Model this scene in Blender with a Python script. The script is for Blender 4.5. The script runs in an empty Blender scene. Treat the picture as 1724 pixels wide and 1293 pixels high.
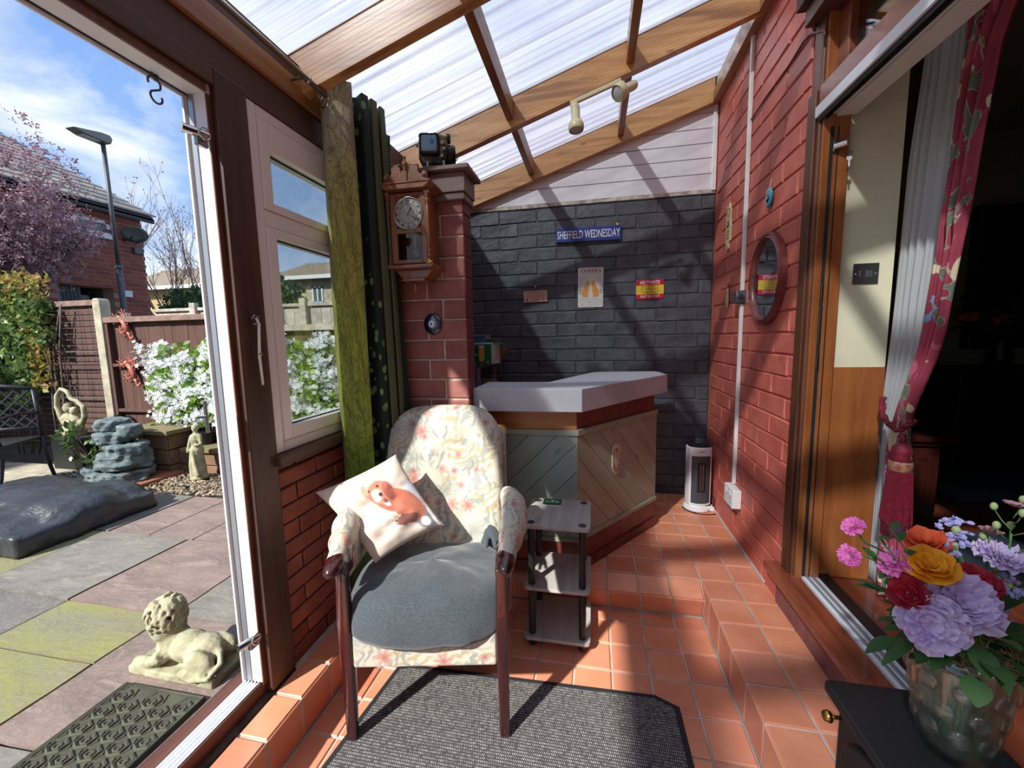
import bpy, bmesh, math, random
from mathutils import Vector, Matrix, noise as mnoise
random.seed(7)
PI = math.pi
SC = bpy.context.scene
COL = SC.collection
R = math.radians

# ------------------------------------------------------------------ colour
def lin(h):
    h = h.lstrip('#'); o = []
    for i in (0, 2, 4):
        v = int(h[i:i+2], 16) / 255
        o.append(v/12.92 if v <= .04045 else ((v+.055)/1.055)**2.4)
    return (*o, 1)

# ------------------------------------------------------------------ camera
FPX, W0, H0 = 680.4, 1724, 1293
CAM = Vector((-.5353, -2.0672, 1.2344))
_a, _p, _r = -.2013, -.1139, -.0199
FW = Vector((math.sin(_a)*math.cos(_p), math.cos(_a)*math.cos(_p), math.sin(_p)))
_rt = Vector((math.cos(_a), -math.sin(_a), 0)); _up = _rt.cross(FW)
RT = math.cos(_r)*_rt + math.sin(_r)*_up
UP = -math.sin(_r)*_rt + math.cos(_r)*_up
cd = bpy.data.cameras.new('camera'); cam = bpy.data.objects.new('camera', cd); COL.objects.link(cam)
cd.sensor_width = 36; cd.lens = FPX/W0*36; cd.clip_start = .02; cd.clip_end = 300
cam.matrix_world = Matrix(((RT.x, UP.x, -FW.x, CAM.x), (RT.y, UP.y, -FW.y, CAM.y), (RT.z, UP.z, -FW.z, CAM.z), (0, 0, 0, 1)))
SC.camera = cam

def at(u, v, ax, val):            # point of the place on plane ax = val that a photo pixel looks at
    d = FW + RT*((u-W0/2)/FPX) - UP*((v-H0/2)/FPX)
    i = 'xyz'.index(ax); t = (val-CAM[i])/d[i]
    return CAM + d*t

# ------------------------------------------------------------------ sky, sun, exposure
SUN_DIR = Vector((-.392, -.68, .619)).normalized()
wd = bpy.data.worlds.new('sky'); SC.world = wd; wd.use_nodes = True
nt = wd.node_tree; nt.nodes.clear()
def N(t, **k):
    n = nt.nodes.new(t)
    for a, b in k.items(): setattr(n, a, b)
    return n
tc = N('ShaderNodeTexCoord'); mp = N('ShaderNodeMapping'); mp.inputs['Scale'].default_value = (1, 1, 2.4)
mp.inputs['Rotation'].default_value = (.25, .2, .3)
nz = N('ShaderNodeTexNoise'); nz.inputs['Scale'].default_value = 2.3; nz.inputs['Detail'].default_value = 8; nz.inputs['Roughness'].default_value = .58; nz.inputs['Distortion'].default_value = .35
cr = N('ShaderNodeValToRGB'); cr.color_ramp.elements[0].position = .43; cr.color_ramp.elements[1].position = .60
sp = N('ShaderNodeSeparateXYZ'); gr = N('ShaderNodeValToRGB')
gr.color_ramp.elements[0].position = 0; gr.color_ramp.elements[0].color = lin('#b4d0f2')
gr.color_ramp.elements[1].position = .62; gr.color_ramp.elements[1].color = lin('#5f8fd8')
nz2 = N('ShaderNodeTexNoise'); nz2.inputs['Scale'].default_value = 4.5; nz2.inputs['Detail'].default_value = 5
cc = N('ShaderNodeValToRGB'); cc.color_ramp.elements[0].color = lin('#c3d0e2'); cc.color_ramp.elements[1].color = lin('#f6f9ff')
cc.color_ramp.elements[0].position = .35; cc.color_ramp.elements[1].position = .6
mx = N('ShaderNodeMix', data_type='RGBA'); bg = N('ShaderNodeBackground'); ou = N('ShaderNodeOutputWorld')
L = nt.links.new
L(tc.outputs['Generated'], mp.inputs[0]); L(mp.outputs[0], nz.inputs['Vector']); L(mp.outputs[0], nz2.inputs['Vector'])
L(nz.outputs[0], cr.inputs[0]); L(tc.outputs['Generated'], sp.inputs[0]); L(sp.outputs['Z'], gr.inputs[0]); L(nz2.outputs[0], cc.inputs[0])
L(cr.outputs[0], mx.inputs[0]); L(gr.outputs[0], mx.inputs[6]); L(cc.outputs[0], mx.inputs[7]); L(mx.outputs[2], bg.inputs[0]); L(bg.outputs[0], ou.inputs[0])
bg.inputs[1].default_value = .84
sd = bpy.data.lights.new('sun', 'SUN'); sd.energy = 5.4; sd.angle = R(1.5); sd.color = (1, .955, .88)
so = bpy.data.objects.new('sun', sd); COL.objects.link(so); so.rotation_euler = SUN_DIR.to_track_quat('Z', 'Y').to_euler(); so.location = (-4, -6, 8)
SC.view_settings.view_transform = 'Standard'; SC.view_settings.look = 'None'
SC.view_settings.gamma = 1; SC.view_settings.use_curve_mapping = False
SC.view_settings.exposure = .62
SC.cycles.max_bounces = 8; SC.cycles.diffuse_bounces = 5; SC.cycles.glossy_bounces = 4
SC.cycles.transmission_bounces = 6; SC.cycles.transparent_max_bounces = 24
SC.cycles.caustics_reflective = False; SC.cycles.caustics_refractive = False
SC.cycles.sample_clamp_indirect = 6

# ------------------------------------------------------------------ materials
class G:                                       # tiny node-graph builder
    def __init__(s, name):
        s.m = bpy.data.materials.new(name); s.m.use_nodes = True
        s.t = s.m.node_tree; s.b = s.t.nodes['Principled BSDF']; s.o = s.t.nodes['Material Output']
    def n(s, t, ins=None, **k):
        x = s.t.nodes.new('ShaderNode'+t)
        for a, b in k.items(): setattr(x, a, b)
        for a, b in (ins or {}).items():
            if isinstance(b, bpy.types.NodeSocket): s.t.links.new(b, x.inputs[a])
            else: x.inputs[a].default_value = b
        return x
    def math(s, op, a, b=0, c=None):
        ins = {0: a, 1: b}
        if c is not None: ins[2] = c
        return s.n('Math', ins, operation=op).outputs[0]
    def mix(s, f, a, b, mode='MIX'):
        return s.n('Mix', {0: f, 6: a, 7: b}, data_type='RGBA', blend_type=mode).outputs[2]
    def ramp(s, f, p0, p1, c0=(0, 0, 0, 1), c1=(1, 1, 1, 1)):
        r = s.n('ValToRGB', {0: f}); e = r.color_ramp.elements
        e[0].position, e[1].position, e[0].color, e[1].color = p0, p1, c0, c1
        return r.outputs[0]
    def co(s, kind='Object', scale=(1, 1, 1), rnd=False, rot=(0, 0, 0)):
        c = s.n('TexCoord').outputs[kind]
        if rnd:
            i = s.n('ObjectInfo').outputs['Random']
            c = s.n('VectorMath', {0: c, 1: s.n('CombineXYZ', {0: s.math('MULTIPLY', i, 37), 1: s.math('MULTIPLY', i, 91), 2: s.math('MULTIPLY', i, 17)}).outputs[0]}, operation='ADD').outputs[0]
        return s.n('Mapping', {0: c, 'Scale': scale, 'Rotation': rot}).outputs[0]
    def noise(s, v, scale, detail=4, rough=.55, dist=0):
        return s.n('TexNoise', {'Vector': v, 'Scale': scale, 'Detail': detail, 'Roughness': rough, 'Distortion': dist}).outputs[0]
    def set(s, **k):
        for a, b in k.items():
            a = {'color': 'Base Color', 'rough': 'Roughness', 'metal': 'Metallic', 'normal': 'Normal', 'spec': 'Specular IOR Level', 'trans': 'Transmission Weight', 'sheen': 'Sheen Weight', 'coat': 'Coat Weight', 'alpha': 'Alpha', 'ior': 'IOR', 'sss': 'Subsurface Weight'}.get(a, a)
            if isinstance(b, bpy.types.NodeSocket): s.t.links.new(b, s.b.inputs[a])
            else: s.b.inputs[a].default_value = b
        return s
    def bump(s, h, strength=.3, dist=.01):
        s.t.links.new(s.n('Bump', {'Height': h, 'Strength': strength, 'Distance': dist}).outputs[0], s.b.inputs['Normal']); return s

def mat(name, c1, c2=None, rough=.5, metal=0, scale=8, sc3=(1, 1, 1), bump=0, bscale=None, vary=0, spec=.5, coat=0, sheen=0, lo=.35, hi=.65, rnd=None, kind='Object', bdist=.004, detail=5):
    g = G(name); rnd = bool(vary) if rnd is None else rnd
    v = g.co(kind, sc3, rnd)
    c1 = lin(c1) if isinstance(c1, str) else c1
    if c2:
        c2 = lin(c2) if isinstance(c2, str) else c2
        col = g.mix(g.ramp(g.noise(v, scale, detail), lo, hi), c1, c2)
    else:
        col = g.n('RGB').outputs[0]; col.default_value = c1
    if vary:
        i = g.n('ObjectInfo').outputs['Random']
        col = g.n('HueSaturation', {'Color': col, 'Value': g.math('ADD', g.math('MULTIPLY', i, vary), 1-vary/2), 'Hue': g.math('ADD', g.math('MULTIPLY', i, vary*.03), .5-vary*.015)}).outputs[0]
    g.set(color=col, rough=rough, metal=metal, spec=spec, coat=coat, sheen=sheen)
    if bump: g.bump(g.noise(v, bscale or scale*4, 4), bump, bdist)
    return g.m

def wood(name, c1, c2, c3=None, axis=0, rough=.4, scale=5, stretch=14, coat=0, bump=.15, vary=.15, knots=True):
    g = G(name); s3 = [stretch]*3; s3[axis] = 1
    v = g.co('Object', tuple(s3), True)
    n1 = g.noise(v, scale*.25, 6, .6, .6)
    col = g.mix(g.ramp(n1, .35, .66), lin(c1), lin(c2))
    v2 = g.co('Object', tuple(x*.35 for x in s3), True)
    n2 = g.noise(v2, scale*.5, 3, .5, 1.5)
    col = g.mix(g.math('MULTIPLY', g.ramp(n2, .56, .7), .7), col, lin(c3 or c1))
    if knots:
        k3 = [3.2]*3; k3[axis] = 1.1
        kv = g.co('Object', tuple(k3), True)
        vo = g.n('TexVoronoi', {'Vector': kv, 'Scale': 3.0}).outputs['Distance']
        col = g.mix(g.math('MULTIPLY', g.ramp(vo, .05, .12, (1, 1, 1, 1), (0, 0, 0, 1)), .75), col, lin(c3 or c1))
    i = g.n('ObjectInfo').outputs['Random']
    col = g.n('HueSaturation', {'Color': col, 'Value': g.math('ADD', g.math('MULTIPLY', i, vary), 1-vary/2)}).outputs[0]
    g.set(color=col, rough=rough, coat=coat); g.bump(n1, bump, .003)
    return g.m

M = {}
M['tile'] = mat('quarry_tile', '#e09676', '#d18463', rough=.42, scale=5, vary=.16, bump=.12, bscale=60, bdist=.002)
M['grout'] = mat('grey_grout', '#cfc0b4', '#a89a8e', rough=.85, scale=9, bump=.3, bscale=90)
M['redpaint'] = mat('red_masonry_paint', '#cd705f', '#be5f51', rough=.5, scale=9, vary=.1, bump=.5, bscale=45, bdist=.004)
M['blackpaint'] = mat('black_masonry_paint', '#50545c', '#3a3e45', rough=.5, scale=9, vary=.22, bump=.7, bscale=30, bdist=.006, spec=.6)
M['brickdark'] = mat('brown_red_brick', '#96605a', '#83514a', rough=.8, scale=12, vary=.2, bump=.4, bscale=90)
M['brickleft'] = mat('worn_red_brick', '#a05c4a', '#82463b', rough=.7, scale=10, vary=.3, bump=.5, bscale=70)
M['mortar'] = mat('pale_mortar', '#c4b8aa', '#a89c8e', rough=.9, scale=20, bump=.4)
M['mortardark'] = mat('dark_mortar', '#37302c', '#292421', rough=.9, scale=20, bump=.4)
M['pine'] = wood('varnished_pine', '#d2a066', '#b07a45', '#80502a', axis=0, rough=.32, coat=.25)
M['piney'] = wood('varnished_pine_across', '#a8794c', '#805030', '#55321d', axis=1, rough=.4)
M['darkwood_z'] = wood('dark_stained_post', '#5a3d31', '#3a2721', '#241814', axis=2, rough=.5)
M['darkwood_y'] = wood('dark_stained_beam', '#5c443a', '#412e26', '#2a1c16', axis=1, rough=.55)
M['capwood'] = wood('greyed_brown_wood', '#806a60', '#62504a', '#4a3a35', axis=0, rough=.5)
M['redwood_z'] = wood('varnished_hardwood_upright', '#a8683a', '#8c4f2a', '#66381e', axis=2, rough=.3, coat=.3, knots=False)
M['redwood_y'] = wood('varnished_hardwood_sill', '#965238', '#743826', '#4d2418', axis=1, rough=.28, coat=.4, knots=False)
M['trimwood_z'] = wood('brown_trim', '#6e4128', '#4f2d1d', '#351d13', axis=2, rough=.45, knots=False)
M['trimwood_y'] = wood('brown_trim_along', '#6b4435', '#4c2e25', '#341f19', axis=1, rough=.45, knots=False)
M['upvc'] = mat('white_plastic', '#e6e4e0', rough=.25, spec=.5)
M['upvcw'] = mat('white_painted_plank', '#ececf0', '#dcdde2', rough=.35, scale=4)
M['alu'] = mat('white_aluminium', '#e4e8ee', rough=.22)
M['alugrey'] = mat('grey_aluminium', '#9da3a9', rough=.3, metal=.6)
M['black'] = mat('matt_black', '#17191c', rough=.45)
M['rubber'] = mat('black_rubber', '#1b1c1e', rough=.7)
M['chrome'] = mat('chrome', '#c9cbce', rough=.12, metal=1)
M['brass'] = mat('brass', '#b08b45', rough=.25, metal=1)
M['steel'] = mat('brushed_steel', '#8d9094', rough=.3, metal=1)
M['cream'] = mat('cream_enamel', '#d8d1a6', rough=.3)
M['white'] = mat('white_paint', '#eeeeee', rough=.4)
M['yellow_wall'] = mat('pale_yellow_plaster', '#eae6c6', '#e2dfbf', rough=.8, scale=5, bump=.1)
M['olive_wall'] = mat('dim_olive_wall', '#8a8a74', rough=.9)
M['conc'] = mat('weathered_concrete', '#b7b09c', '#8f8a78', rough=.9, scale=7, bump=.4)
M['stone_statue'] = mat('pale_garden_stone', '#b4b196', '#8b8a6a', rough=.9, scale=14, bump=.5, bscale=70, bdist=.006)

def glass_mat(name, tint=(1, 1, 1, 1), gloss=.08, rough=.0):
    g = G(name); tr = g.n('BsdfTransparent', {0: tint}); gl = g.n('BsdfGlossy', {'Roughness': rough})
    lw = g.n('LayerWeight', {0: .35}); f = g.math('ADD', g.math('MULTIPLY', lw.outputs['Fresnel'], .5), gloss*.5)
    mxs = g.n('MixShader', {0: f, 1: tr.outputs[0], 2: gl.outputs[0]}); g.t.links.new(mxs.outputs[0], g.o.inputs[0]); return g.m
M['pane'] = glass_mat('window_glass', (.93, .96, .95, 1))
def roof_mat():
    g = G('fluted_polycarbonate')
    v = g.co('Object', (1, 1, 1)); wv = g.n('TexWave', {'Vector': v, 'Scale': 19, 'Distortion': .3, 'Detail': 1}, bands_direction='Y').outputs[1]
    dirt = g.ramp(g.noise(g.co('Object', (1.2, 5, 1)), 2.2, 6, .6), .45, .75)
    tr = g.n('BsdfTransparent', {0: (.72, .76, .82, 1)}); tl = g.n('BsdfTranslucent', {0: (.56, .57, .61, 1)}); gl = g.n('BsdfGlossy', {'Roughness': .15, 0: (.9, .9, .9, 1)})
    a = g.math('ADD', g.math('ADD', .46, g.math('MULTIPLY', wv, .14)), g.math('MULTIPLY', dirt, .16))
    m1 = g.n('MixShader', {0: a, 1: tr.outputs[0], 2: tl.outputs[0]}); m2 = g.n('MixShader', {0: .06, 1: m1.outputs[0], 2: gl.outputs[0]})
    g.t.links.new(m2.outputs[0], g.o.inputs[0]); return g.m
M['roof'] = roof_mat()
def web_mat():
    g = G('polycarbonate_webs'); tr = g.n('BsdfTransparent', {0: (.97, .97, .98, 1)}); gl = g.n('BsdfGlossy', {'Roughness': .09})
    m = g.n('MixShader', {0: .38, 1: tr.outputs[0], 2: gl.outputs[0]}); g.t.links.new(m.outputs[0], g.o.inputs[0]); return g.m
M['web'] = web_mat()

# ------------------------------------------------------------------ mesh helpers
class MB:
    def __init__(s): s.v = []; s.f = []; s.mi = []; s.cur = 0
    def add(s, vs, fs):
        b = len(s.v); s.v += [tuple(v) for v in vs]
        for f in fs: s.f.append([b+i for i in f]); s.mi.append(s.cur)
        return s
    def box(s, x0, x1, y0, y1, z0, z1, m=None):
        vs = [Vector((x, y, z)) for z in (z0, z1) for y in (y0, y1) for x in (x0, x1)]
        if m is not None: vs = [m @ v for v in vs]
        return s.add(vs, [(0, 2, 3, 1), (4, 5, 7, 6), (0, 1, 5, 4), (2, 6, 7, 3), (0, 4, 6, 2), (1, 3, 7, 5)])
    def prism(s, poly, axis, a, b):          # polygon extruded along an axis from a to b
        def p(u, v, w):
            return {0: (w, u, v), 1: (u, w, v), 2: (u, v, w)}[axis]
        n = len(poly); vs = [p(u, v, a) for u, v in poly] + [p(u, v, b) for u, v in poly]
        fs = [tuple(range(n))[::-1], tuple(range(n, 2*n))] + [(i, (i+1) % n, n+(i+1) % n, n+i) for i in range(n)]
        return s.add(vs, fs)
    def quad(s, *p): return s.add(p, [tuple(range(len(p)))])
    def slab(s, pts, d):                      # polygon pushed by vector d
        n = len(pts); d = Vector(d); vs = [Vector(p) for p in pts]; vs += [v+d for v in vs]
        return s.add(vs, [tuple(range(n))[::-1], tuple(range(n, 2*n))] + [(i, (i+1) % n, n+(i+1) % n, n+i) for i in range(n)])
    def tube(s, pts, r, n=8, closed=False, cap=True):
        pts = [Vector(p) for p in pts]; k = len(pts); b = len(s.v)
        rs = r if isinstance(r, (list, tuple)) else [r]*k
        t0 = None; nrm = None
        for i, p in enumerate(pts):
            if closed: t = pts[(i+1) % k]-pts[i-1]
            else: t = pts[min(i+1, k-1)]-pts[max(i-1, 0)]
            if t.length < 1e-9: t = Vector((0, 0, 1))
            t.normalize()
            if nrm is None: nrm = t.orthogonal().normalized()
            else:
                nrm = nrm - t*nrm.dot(t)
                nrm = nrm.normalized() if nrm.length > 1e-6 else t.orthogonal().normalized()
            bi = t.cross(nrm)
            for j in range(n):
                a = 2*PI*j/n; s.v.append(tuple(p+(nrm*math.cos(a)+bi*math.sin(a))*rs[i]))
        for i in range(k if closed else k-1):
            i2 = (i+1) % k
            for j in range(n):
                s.f.append([b+i*n+j, b+i*n+(j+1) % n, b+i2*n+(j+1) % n, b+i2*n+j]); s.mi.append(s.cur)
        if cap and not closed:
            s.f.append([b+j for j in range(n)][::-1]); s.f.append([b+(k-1)*n+j for j in range(n)]); s.mi += [s.cur, s.cur]
        return s
    def lathe(s, prof, n=20, c=(0, 0, 0), m=None):   # prof: (radius, z)
        b = len(s.v); c = Vector(c)
        for r, z in prof:
            for j in range(n):
                a = 2*PI*j/n; v = Vector((r*math.cos(a), r*math.sin(a), z))
                if m is not None: v = m @ v
                s.v.append(tuple(v+c))
        for i in range(len(prof)-1):
            for j in range(n):
                s.f.append([b+i*n+j, b+i*n+(j+1) % n, b+(i+1)*n+(j+1) % n, b+(i+1)*n+j]); s.mi.append(s.cur)
        s.f.append([b+j for j in range(n)][::-1]); s.f.append([b+(len(prof)-1)*n+j for j in range(n)]); s.mi += [s.cur]*2
        return s
    def ell(s, c, r, rot=None, nu=12, nv=8):
        c = Vector(c); r = (r, r, r) if not hasattr(r, '__len__') else r
        m = Matrix.Rotation(0, 3, 'X') if rot is None else rot
        prof = [(math.sin(PI*(i+.001)/(nv+.002)), -math.cos(PI*(i+.001)/(nv+.002))) for i in range(nv+1)]
        b = len(s.v)
        for q, z in prof:
            for j in range(nu):
                a = 2*PI*j/nu; s.v.append(tuple(c+m @ Vector((q*math.cos(a)*r[0], q*math.sin(a)*r[1], z*r[2]))))
        for i in range(nv):
            for j in range(nu):
                s.f.append([b+i*nu+j, b+i*nu+(j+1) % nu, b+(i+1)*nu+(j+1) % nu, b+(i+1)*nu+j]); s.mi.append(s.cur)
        return s
    def grid(s, nu, nv, fn, wrap=False):
        b = len(s.v)
        for i in range(nu+1):
            for j in range(nv+1): s.v.append(tuple(fn(i/nu, j/nv)))
        for i in range(nu):
            for j in range(nv):
                s.f.append([b+i*(nv+1)+j, b+(i+1)*(nv+1)+j, b+(i+1)*(nv+1)+j+1, b+i*(nv+1)+j+1]); s.mi.append(s.cur)
        return s
    def mesh(s, name, smooth=False, angle=None):
        me = bpy.data.meshes.new(name); me.from_pydata(s.v, [], s.f); me.update()
        for p, i in zip(me.polygons, s.mi): p.material_index = i
        if smooth or angle:
            me.polygons.foreach_set('use_smooth', [True]*len(me.polygons))
            if angle: me.set_sharp_from_angle(angle=angle)
        return me

ROOTW = {}
def tag(o, label=None, cat=None, group=None, kind=None):
    if label: o['label'] = label
    if cat: o['category'] = cat
    if group: o['group'] = group
    if kind: o['kind'] = kind
    return o

def obj(name, mb, m, parent=None, bevel=0, smooth=False, angle=None, local=False, subd=0, solid=0, seg=2, recal=True):
    """one mesh object; world-authored geometry is re-centred on its own base and parented in place"""
    me = mb if isinstance(mb, bpy.types.Mesh) else mb.mesh(name, smooth, angle)
    if recal and not isinstance(mb, bpy.types.Mesh):
        b = bmesh.new(); b.from_mesh(me); bmesh.ops.recalc_face_normals(b, faces=b.faces); b.to_mesh(me); b.free()
    if not isinstance(m, (list, tuple)): m = [m]
    if not me.materials:
        for x in m: me.materials.append(M[x] if isinstance(x, str) else x)
    o = bpy.data.objects.new(name, me)
    if me.vertices:
        xs = [v.co for v in me.vertices]
        c = Vector(((min(v.x for v in xs)+max(v.x for v in xs))/2, (min(v.y for v in xs)+max(v.y for v in xs))/2, min(v.z for v in xs)))
        me.transform(Matrix.Translation(-c)); o.location = c
    COL.objects.link(o)
    if parent:
        o.parent = parent
        if not local: o.matrix_parent_inverse = ROOTW[parent.name].inverted()
        ROOTW[o.name] = (Matrix.Translation(o.location) if not local else ROOTW[parent.name] @ Matrix.Translation(o.location))
    else: ROOTW[o.name] = Matrix.Translation(o.location)
    if bevel:
        k = o.modifiers.new('bevel', 'BEVEL'); k.width = bevel; k.segments = seg; k.limit_method = 'ANGLE'; k.angle_limit = R(40)
    if subd:
        k = o.modifiers.new('subd', 'SUBSURF'); k.levels = k.render_levels = subd
    if solid:
        k = o.modifiers.new('solid', 'SOLIDIFY'); k.thickness = solid; k.offset = 0
    return o

def empty(name, loc, label, cat, group=None, rz=0, kind=None):
    o = bpy.data.objects.new(name, None); COL.objects.link(o); o.empty_display_size = .05
    o.location = loc; o.rotation_euler = (0, 0, rz)
    ROOTW[o.name] = Matrix.Translation(Vector(loc)) @ Matrix.Rotation(rz, 4, 'Z')
    return tag(o, label, cat, group, kind)

def inst(name, me, loc, parent, rot=(0, 0, 0), scale=(1, 1, 1)):
    o = bpy.data.objects.new(name, me); COL.objects.link(o)
    o.location = loc; o.rotation_euler = rot; o.scale = scale
    if parent: o.parent = parent; o.matrix_parent_inverse = ROOTW[parent.name].inverted()
    return o

def fuse(name, mb, m, parent=None, voxel=.01, smooth=4, disp=0, dscale=.1, local=False, sm_factor=.6):
    """several closed forms melted into one continuous surface"""
    me = mb.mesh(name); o = bpy.data.objects.new(name, me); COL.objects.link(o)
    k = o.modifiers.new('r', 'REMESH'); k.mode = 'VOXEL'; k.voxel_size = voxel; k.use_smooth_shade = True
    if smooth: s = o.modifiers.new('s', 'SMOOTH'); s.iterations = smooth; s.factor = sm_factor
    if disp:
        tx = bpy.data.textures.new(name+'_relief', 'CLOUDS'); tx.noise_scale = dscale; tx.noise_depth = 3
        d = o.modifiers.new('d', 'DISPLACE'); d.texture = tx; d.strength = disp; d.mid_level = .5; d.texture_coords = 'LOCAL'
    dg = bpy.context.evaluated_depsgraph_get(); m2 = bpy.data.meshes.new_from_object(o.evaluated_get(dg))
    bpy.data.objects.remove(o); m2.name = name
    m2.polygons.foreach_set('use_smooth', [True]*len(m2.polygons))
    return obj(name, m2, m, parent, local=local)

def text_mesh(body, size, depth=.0008, align='CENTER', bold=0, sx=1.0):
    c = bpy.data.curves.new('txt', 'FONT'); c.body = body; c.size = size; c.extrude = depth; c.align_x = align; c.align_y = 'CENTER'; c.resolution_u = 2
    c.offset = bold
    o = bpy.data.objects.new('txt', c); COL.objects.link(o)
    dg = bpy.context.evaluated_depsgraph_get(); me = bpy.data.meshes.new_from_object(o.evaluated_get(dg)); bpy.data.objects.remove(o)
    if sx != 1: me.transform(Matrix.Diagonal((sx, 1, 1, 1)))
    return me

def text(name, body, size, mw, m, parent, depth=.0008, sx=1.0, bold=0, width=None):
    """lettering: local x = reading direction, y = up, z = out, placed with matrix mw"""
    me = text_mesh(body, size, depth, bold=bold, sx=sx)
    if width and me.vertices:
        w = max(v.co.x for v in me.vertices)-min(v.co.x for v in me.vertices)
        me.transform(Matrix.Diagonal((width/w, 1, 1, 1)))
    me.transform(mw); me.name = name
    return obj(name, me, m, parent)

def frame_mw(o, x, y):            # matrix from an origin, a reading direction and an up direction
    x = Vector(x).normalized(); y = Vector(y).normalized(); z = x.cross(y)
    return Matrix(((x.x, y.x, z.x, o[0]), (x.y, y.y, z.y, o[1]), (x.z, y.z, z.z, o[2]), (0, 0, 0, 1)))

def boxuv(o, s=1.0):
    me = o.data; uv = me.uv_layers.new(name='UVMap')
    for p in me.polygons:
        n = p.normal; a = max(range(3), key=lambda i: abs(n[i]))
        for li in p.loop_indices:
            c = me.vertices[me.loops[li].vertex_index].co
            uv.data[li].uv = {0: (c.y*s, c.z*s), 1: (c.x*s, c.z*s), 2: (c.x*s, c.y*s)}[a]

# ------------------------------------------------------------------ brickwork
_bm = {}
def brick_mesh(L, H, D, m, k, rough=.002):
    key = (round(L, 2), H, D, m, k)
    if key in _bm: return _bm[key]
    rd = random.Random(k*131+int(L*1000)); b = MB(); e = min(.005, H*.08)
    def j(): return rd.uniform(-rough, rough)
    vs = []
    for (w, dep) in ((0, 0), (0, D-e), (e, D)):
        for (x, z) in ((-L/2+w, -H/2+w), (L/2-w, -H/2+w), (L/2-w, H/2-w), (-L/2+w, H/2-w)):
            q = 1 if dep > 0 else 0
            vs.append((x+j()*q, -dep+j()*q*.6, z+j()*q))
    fs = [(8, 9, 10, 11)] + [(i, (i+1) % 4, 4+(i+1) % 4, 4+i) for i in range(4)] + [(4+i, 4+(i+1) % 4, 8+(i+1) % 4, 8+i) for i in range(4)]
    b.add(vs, fs); me = b.mesh('brick'); me.materials.append(M[m])
    bb = bmesh.new(); bb.from_mesh(me); bmesh.ops.recalc_face_normals(bb, faces=bb.faces); bb.to_mesh(me); bb.free()
    # open box: make the front face look towards -y
    if me.polygons[0].normal.y > 0: me.flip_normals()
    _bm[key] = me; return me

def bricks(parent, org, ang, length, z0, z1, L, H, jt, D, m, holes=(), off=0, rough=.002, name='brick', shift=.5, jit=.0):
    """bond of single bricks on a wall face; org is the left end on the floor line, ang turns the wall about z, the face looks along -y of that frame"""
    ca, sa = math.cos(ang), math.sin(ang); n = 0; row = 0; z = z0
    while z < z1-.004:
        h = min(H-jt, z1-z); u = -((row % 2)*shift*L) + off
        rr = random.Random(row*7+int(length*100))
        while u < length-.004:
            a, b_ = max(u, 0)+ (jt/2 if u > 0 else 0), min(u+L, length)-jt/2
            segs = [(a, b_)]
            for (h0, h1, v0, v1) in holes:
                if z+h > v0+.01 and z < v1-.01:
                    ns = []
                    for (p, q) in segs:
                        if q <= h0 or p >= h1: ns.append((p, q))
                        else:
                            if p < h0: ns.append((p, h0))
                            if q > h1: ns.append((h1, q))
                    segs = ns
            for (p, q) in segs:
                if q-p < .02: continue
                w = q-p; me = brick_mesh(L-jt if abs(w-(L-jt)) < .02 else round(w, 2), H-jt, D, m, rr.randint(0, 4), rough)
                c = (p+q)/2; dn = rr.uniform(-jit, jit)
                o = inst(name, me, (org[0]+ca*c+sa*dn, org[1]+sa*c-ca*dn, z+(H-jt)/2 if h > H-jt-.002 else z+h/2), parent, (0, 0, ang))
                ml = L-jt if abs(w-(L-jt)) < .02 else round(w, 2)
                o.scale = (w/ml, 1, 1 if h > H-jt-.002 else h/(H-jt)); n += 1
            u += L
        z += H; row += 1
    return n
# ================================================================== SETTING
YB, XR, XL, ZL = 1.156, .302, -1.68, -.1655
T = .156
def roofz(x): return 2.874+.315*x

def tile_mesh(lx, ly, th=.012, name='tile'):
    b = MB(); e = .003
    x, y = lx/2, ly/2
    vs = [(-x, -y, -th), (x, -y, -th), (x, y, -th), (-x, y, -th), (-x, -y, -e), (x, -y, -e), (x, y, -e), (-x, y, -e), (-x+e, -y+e, 0), (x-e, -y+e, 0), (x-e, y-e, 0), (-x+e, y-e, 0)]
    b.add(vs, [(0, 3, 2, 1), (8, 9, 10, 11)]+[(i, (i+1) % 4, 4+(i+1) % 4, 4+i) for i in range(4)]+[(4+i, 4+(i+1) % 4, 8+(i+1) % 4, 8+i) for i in range(4)])
    me = b.mesh(name); me.materials.append(M['tile']); return me
TM = tile_mesh(T-.009, T-.009)
def put_tile(par, x0, x1, y0, y1, z, slope=0, name='tile'):
    """flat tile filling a cell, joints left round it"""
    g = .0045; lx, ly = x1-x0-2*g, y1-y0-2*g
    if lx < .012 or ly < .012: return
    inst(name, TM, ((x0+x1)/2, (y0+y1)/2, z+random.uniform(-.0006, .0006)), par, (random.uniform(-.003, .003), random.uniform(-.003, .003), 0), (lx/(T-.009), ly/(T-.009), 1))
def put_tile_face(par, a, b, c, d):
    """tile on any rectangle given by corner, far corner (along), and up corner"""
    a, b, d = Vector(a), Vector(b), Vector(d)
    u = (b-a); v = (d-a); lu, lv = u.length-.009, v.length-.009; u.normalize(); v.normalize(); n = u.cross(v)
    m = Matrix(((u.x, v.x, n.x), (u.y, v.y, n.y), (u.z, v.z, n.z)))
    ce = a+u*(lu+.009)/2+v*(lv+.009)/2
    inst('tile', TM, ce, par, m.to_euler(), (lu/(T-.009), lv/(T-.009), 1))

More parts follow.
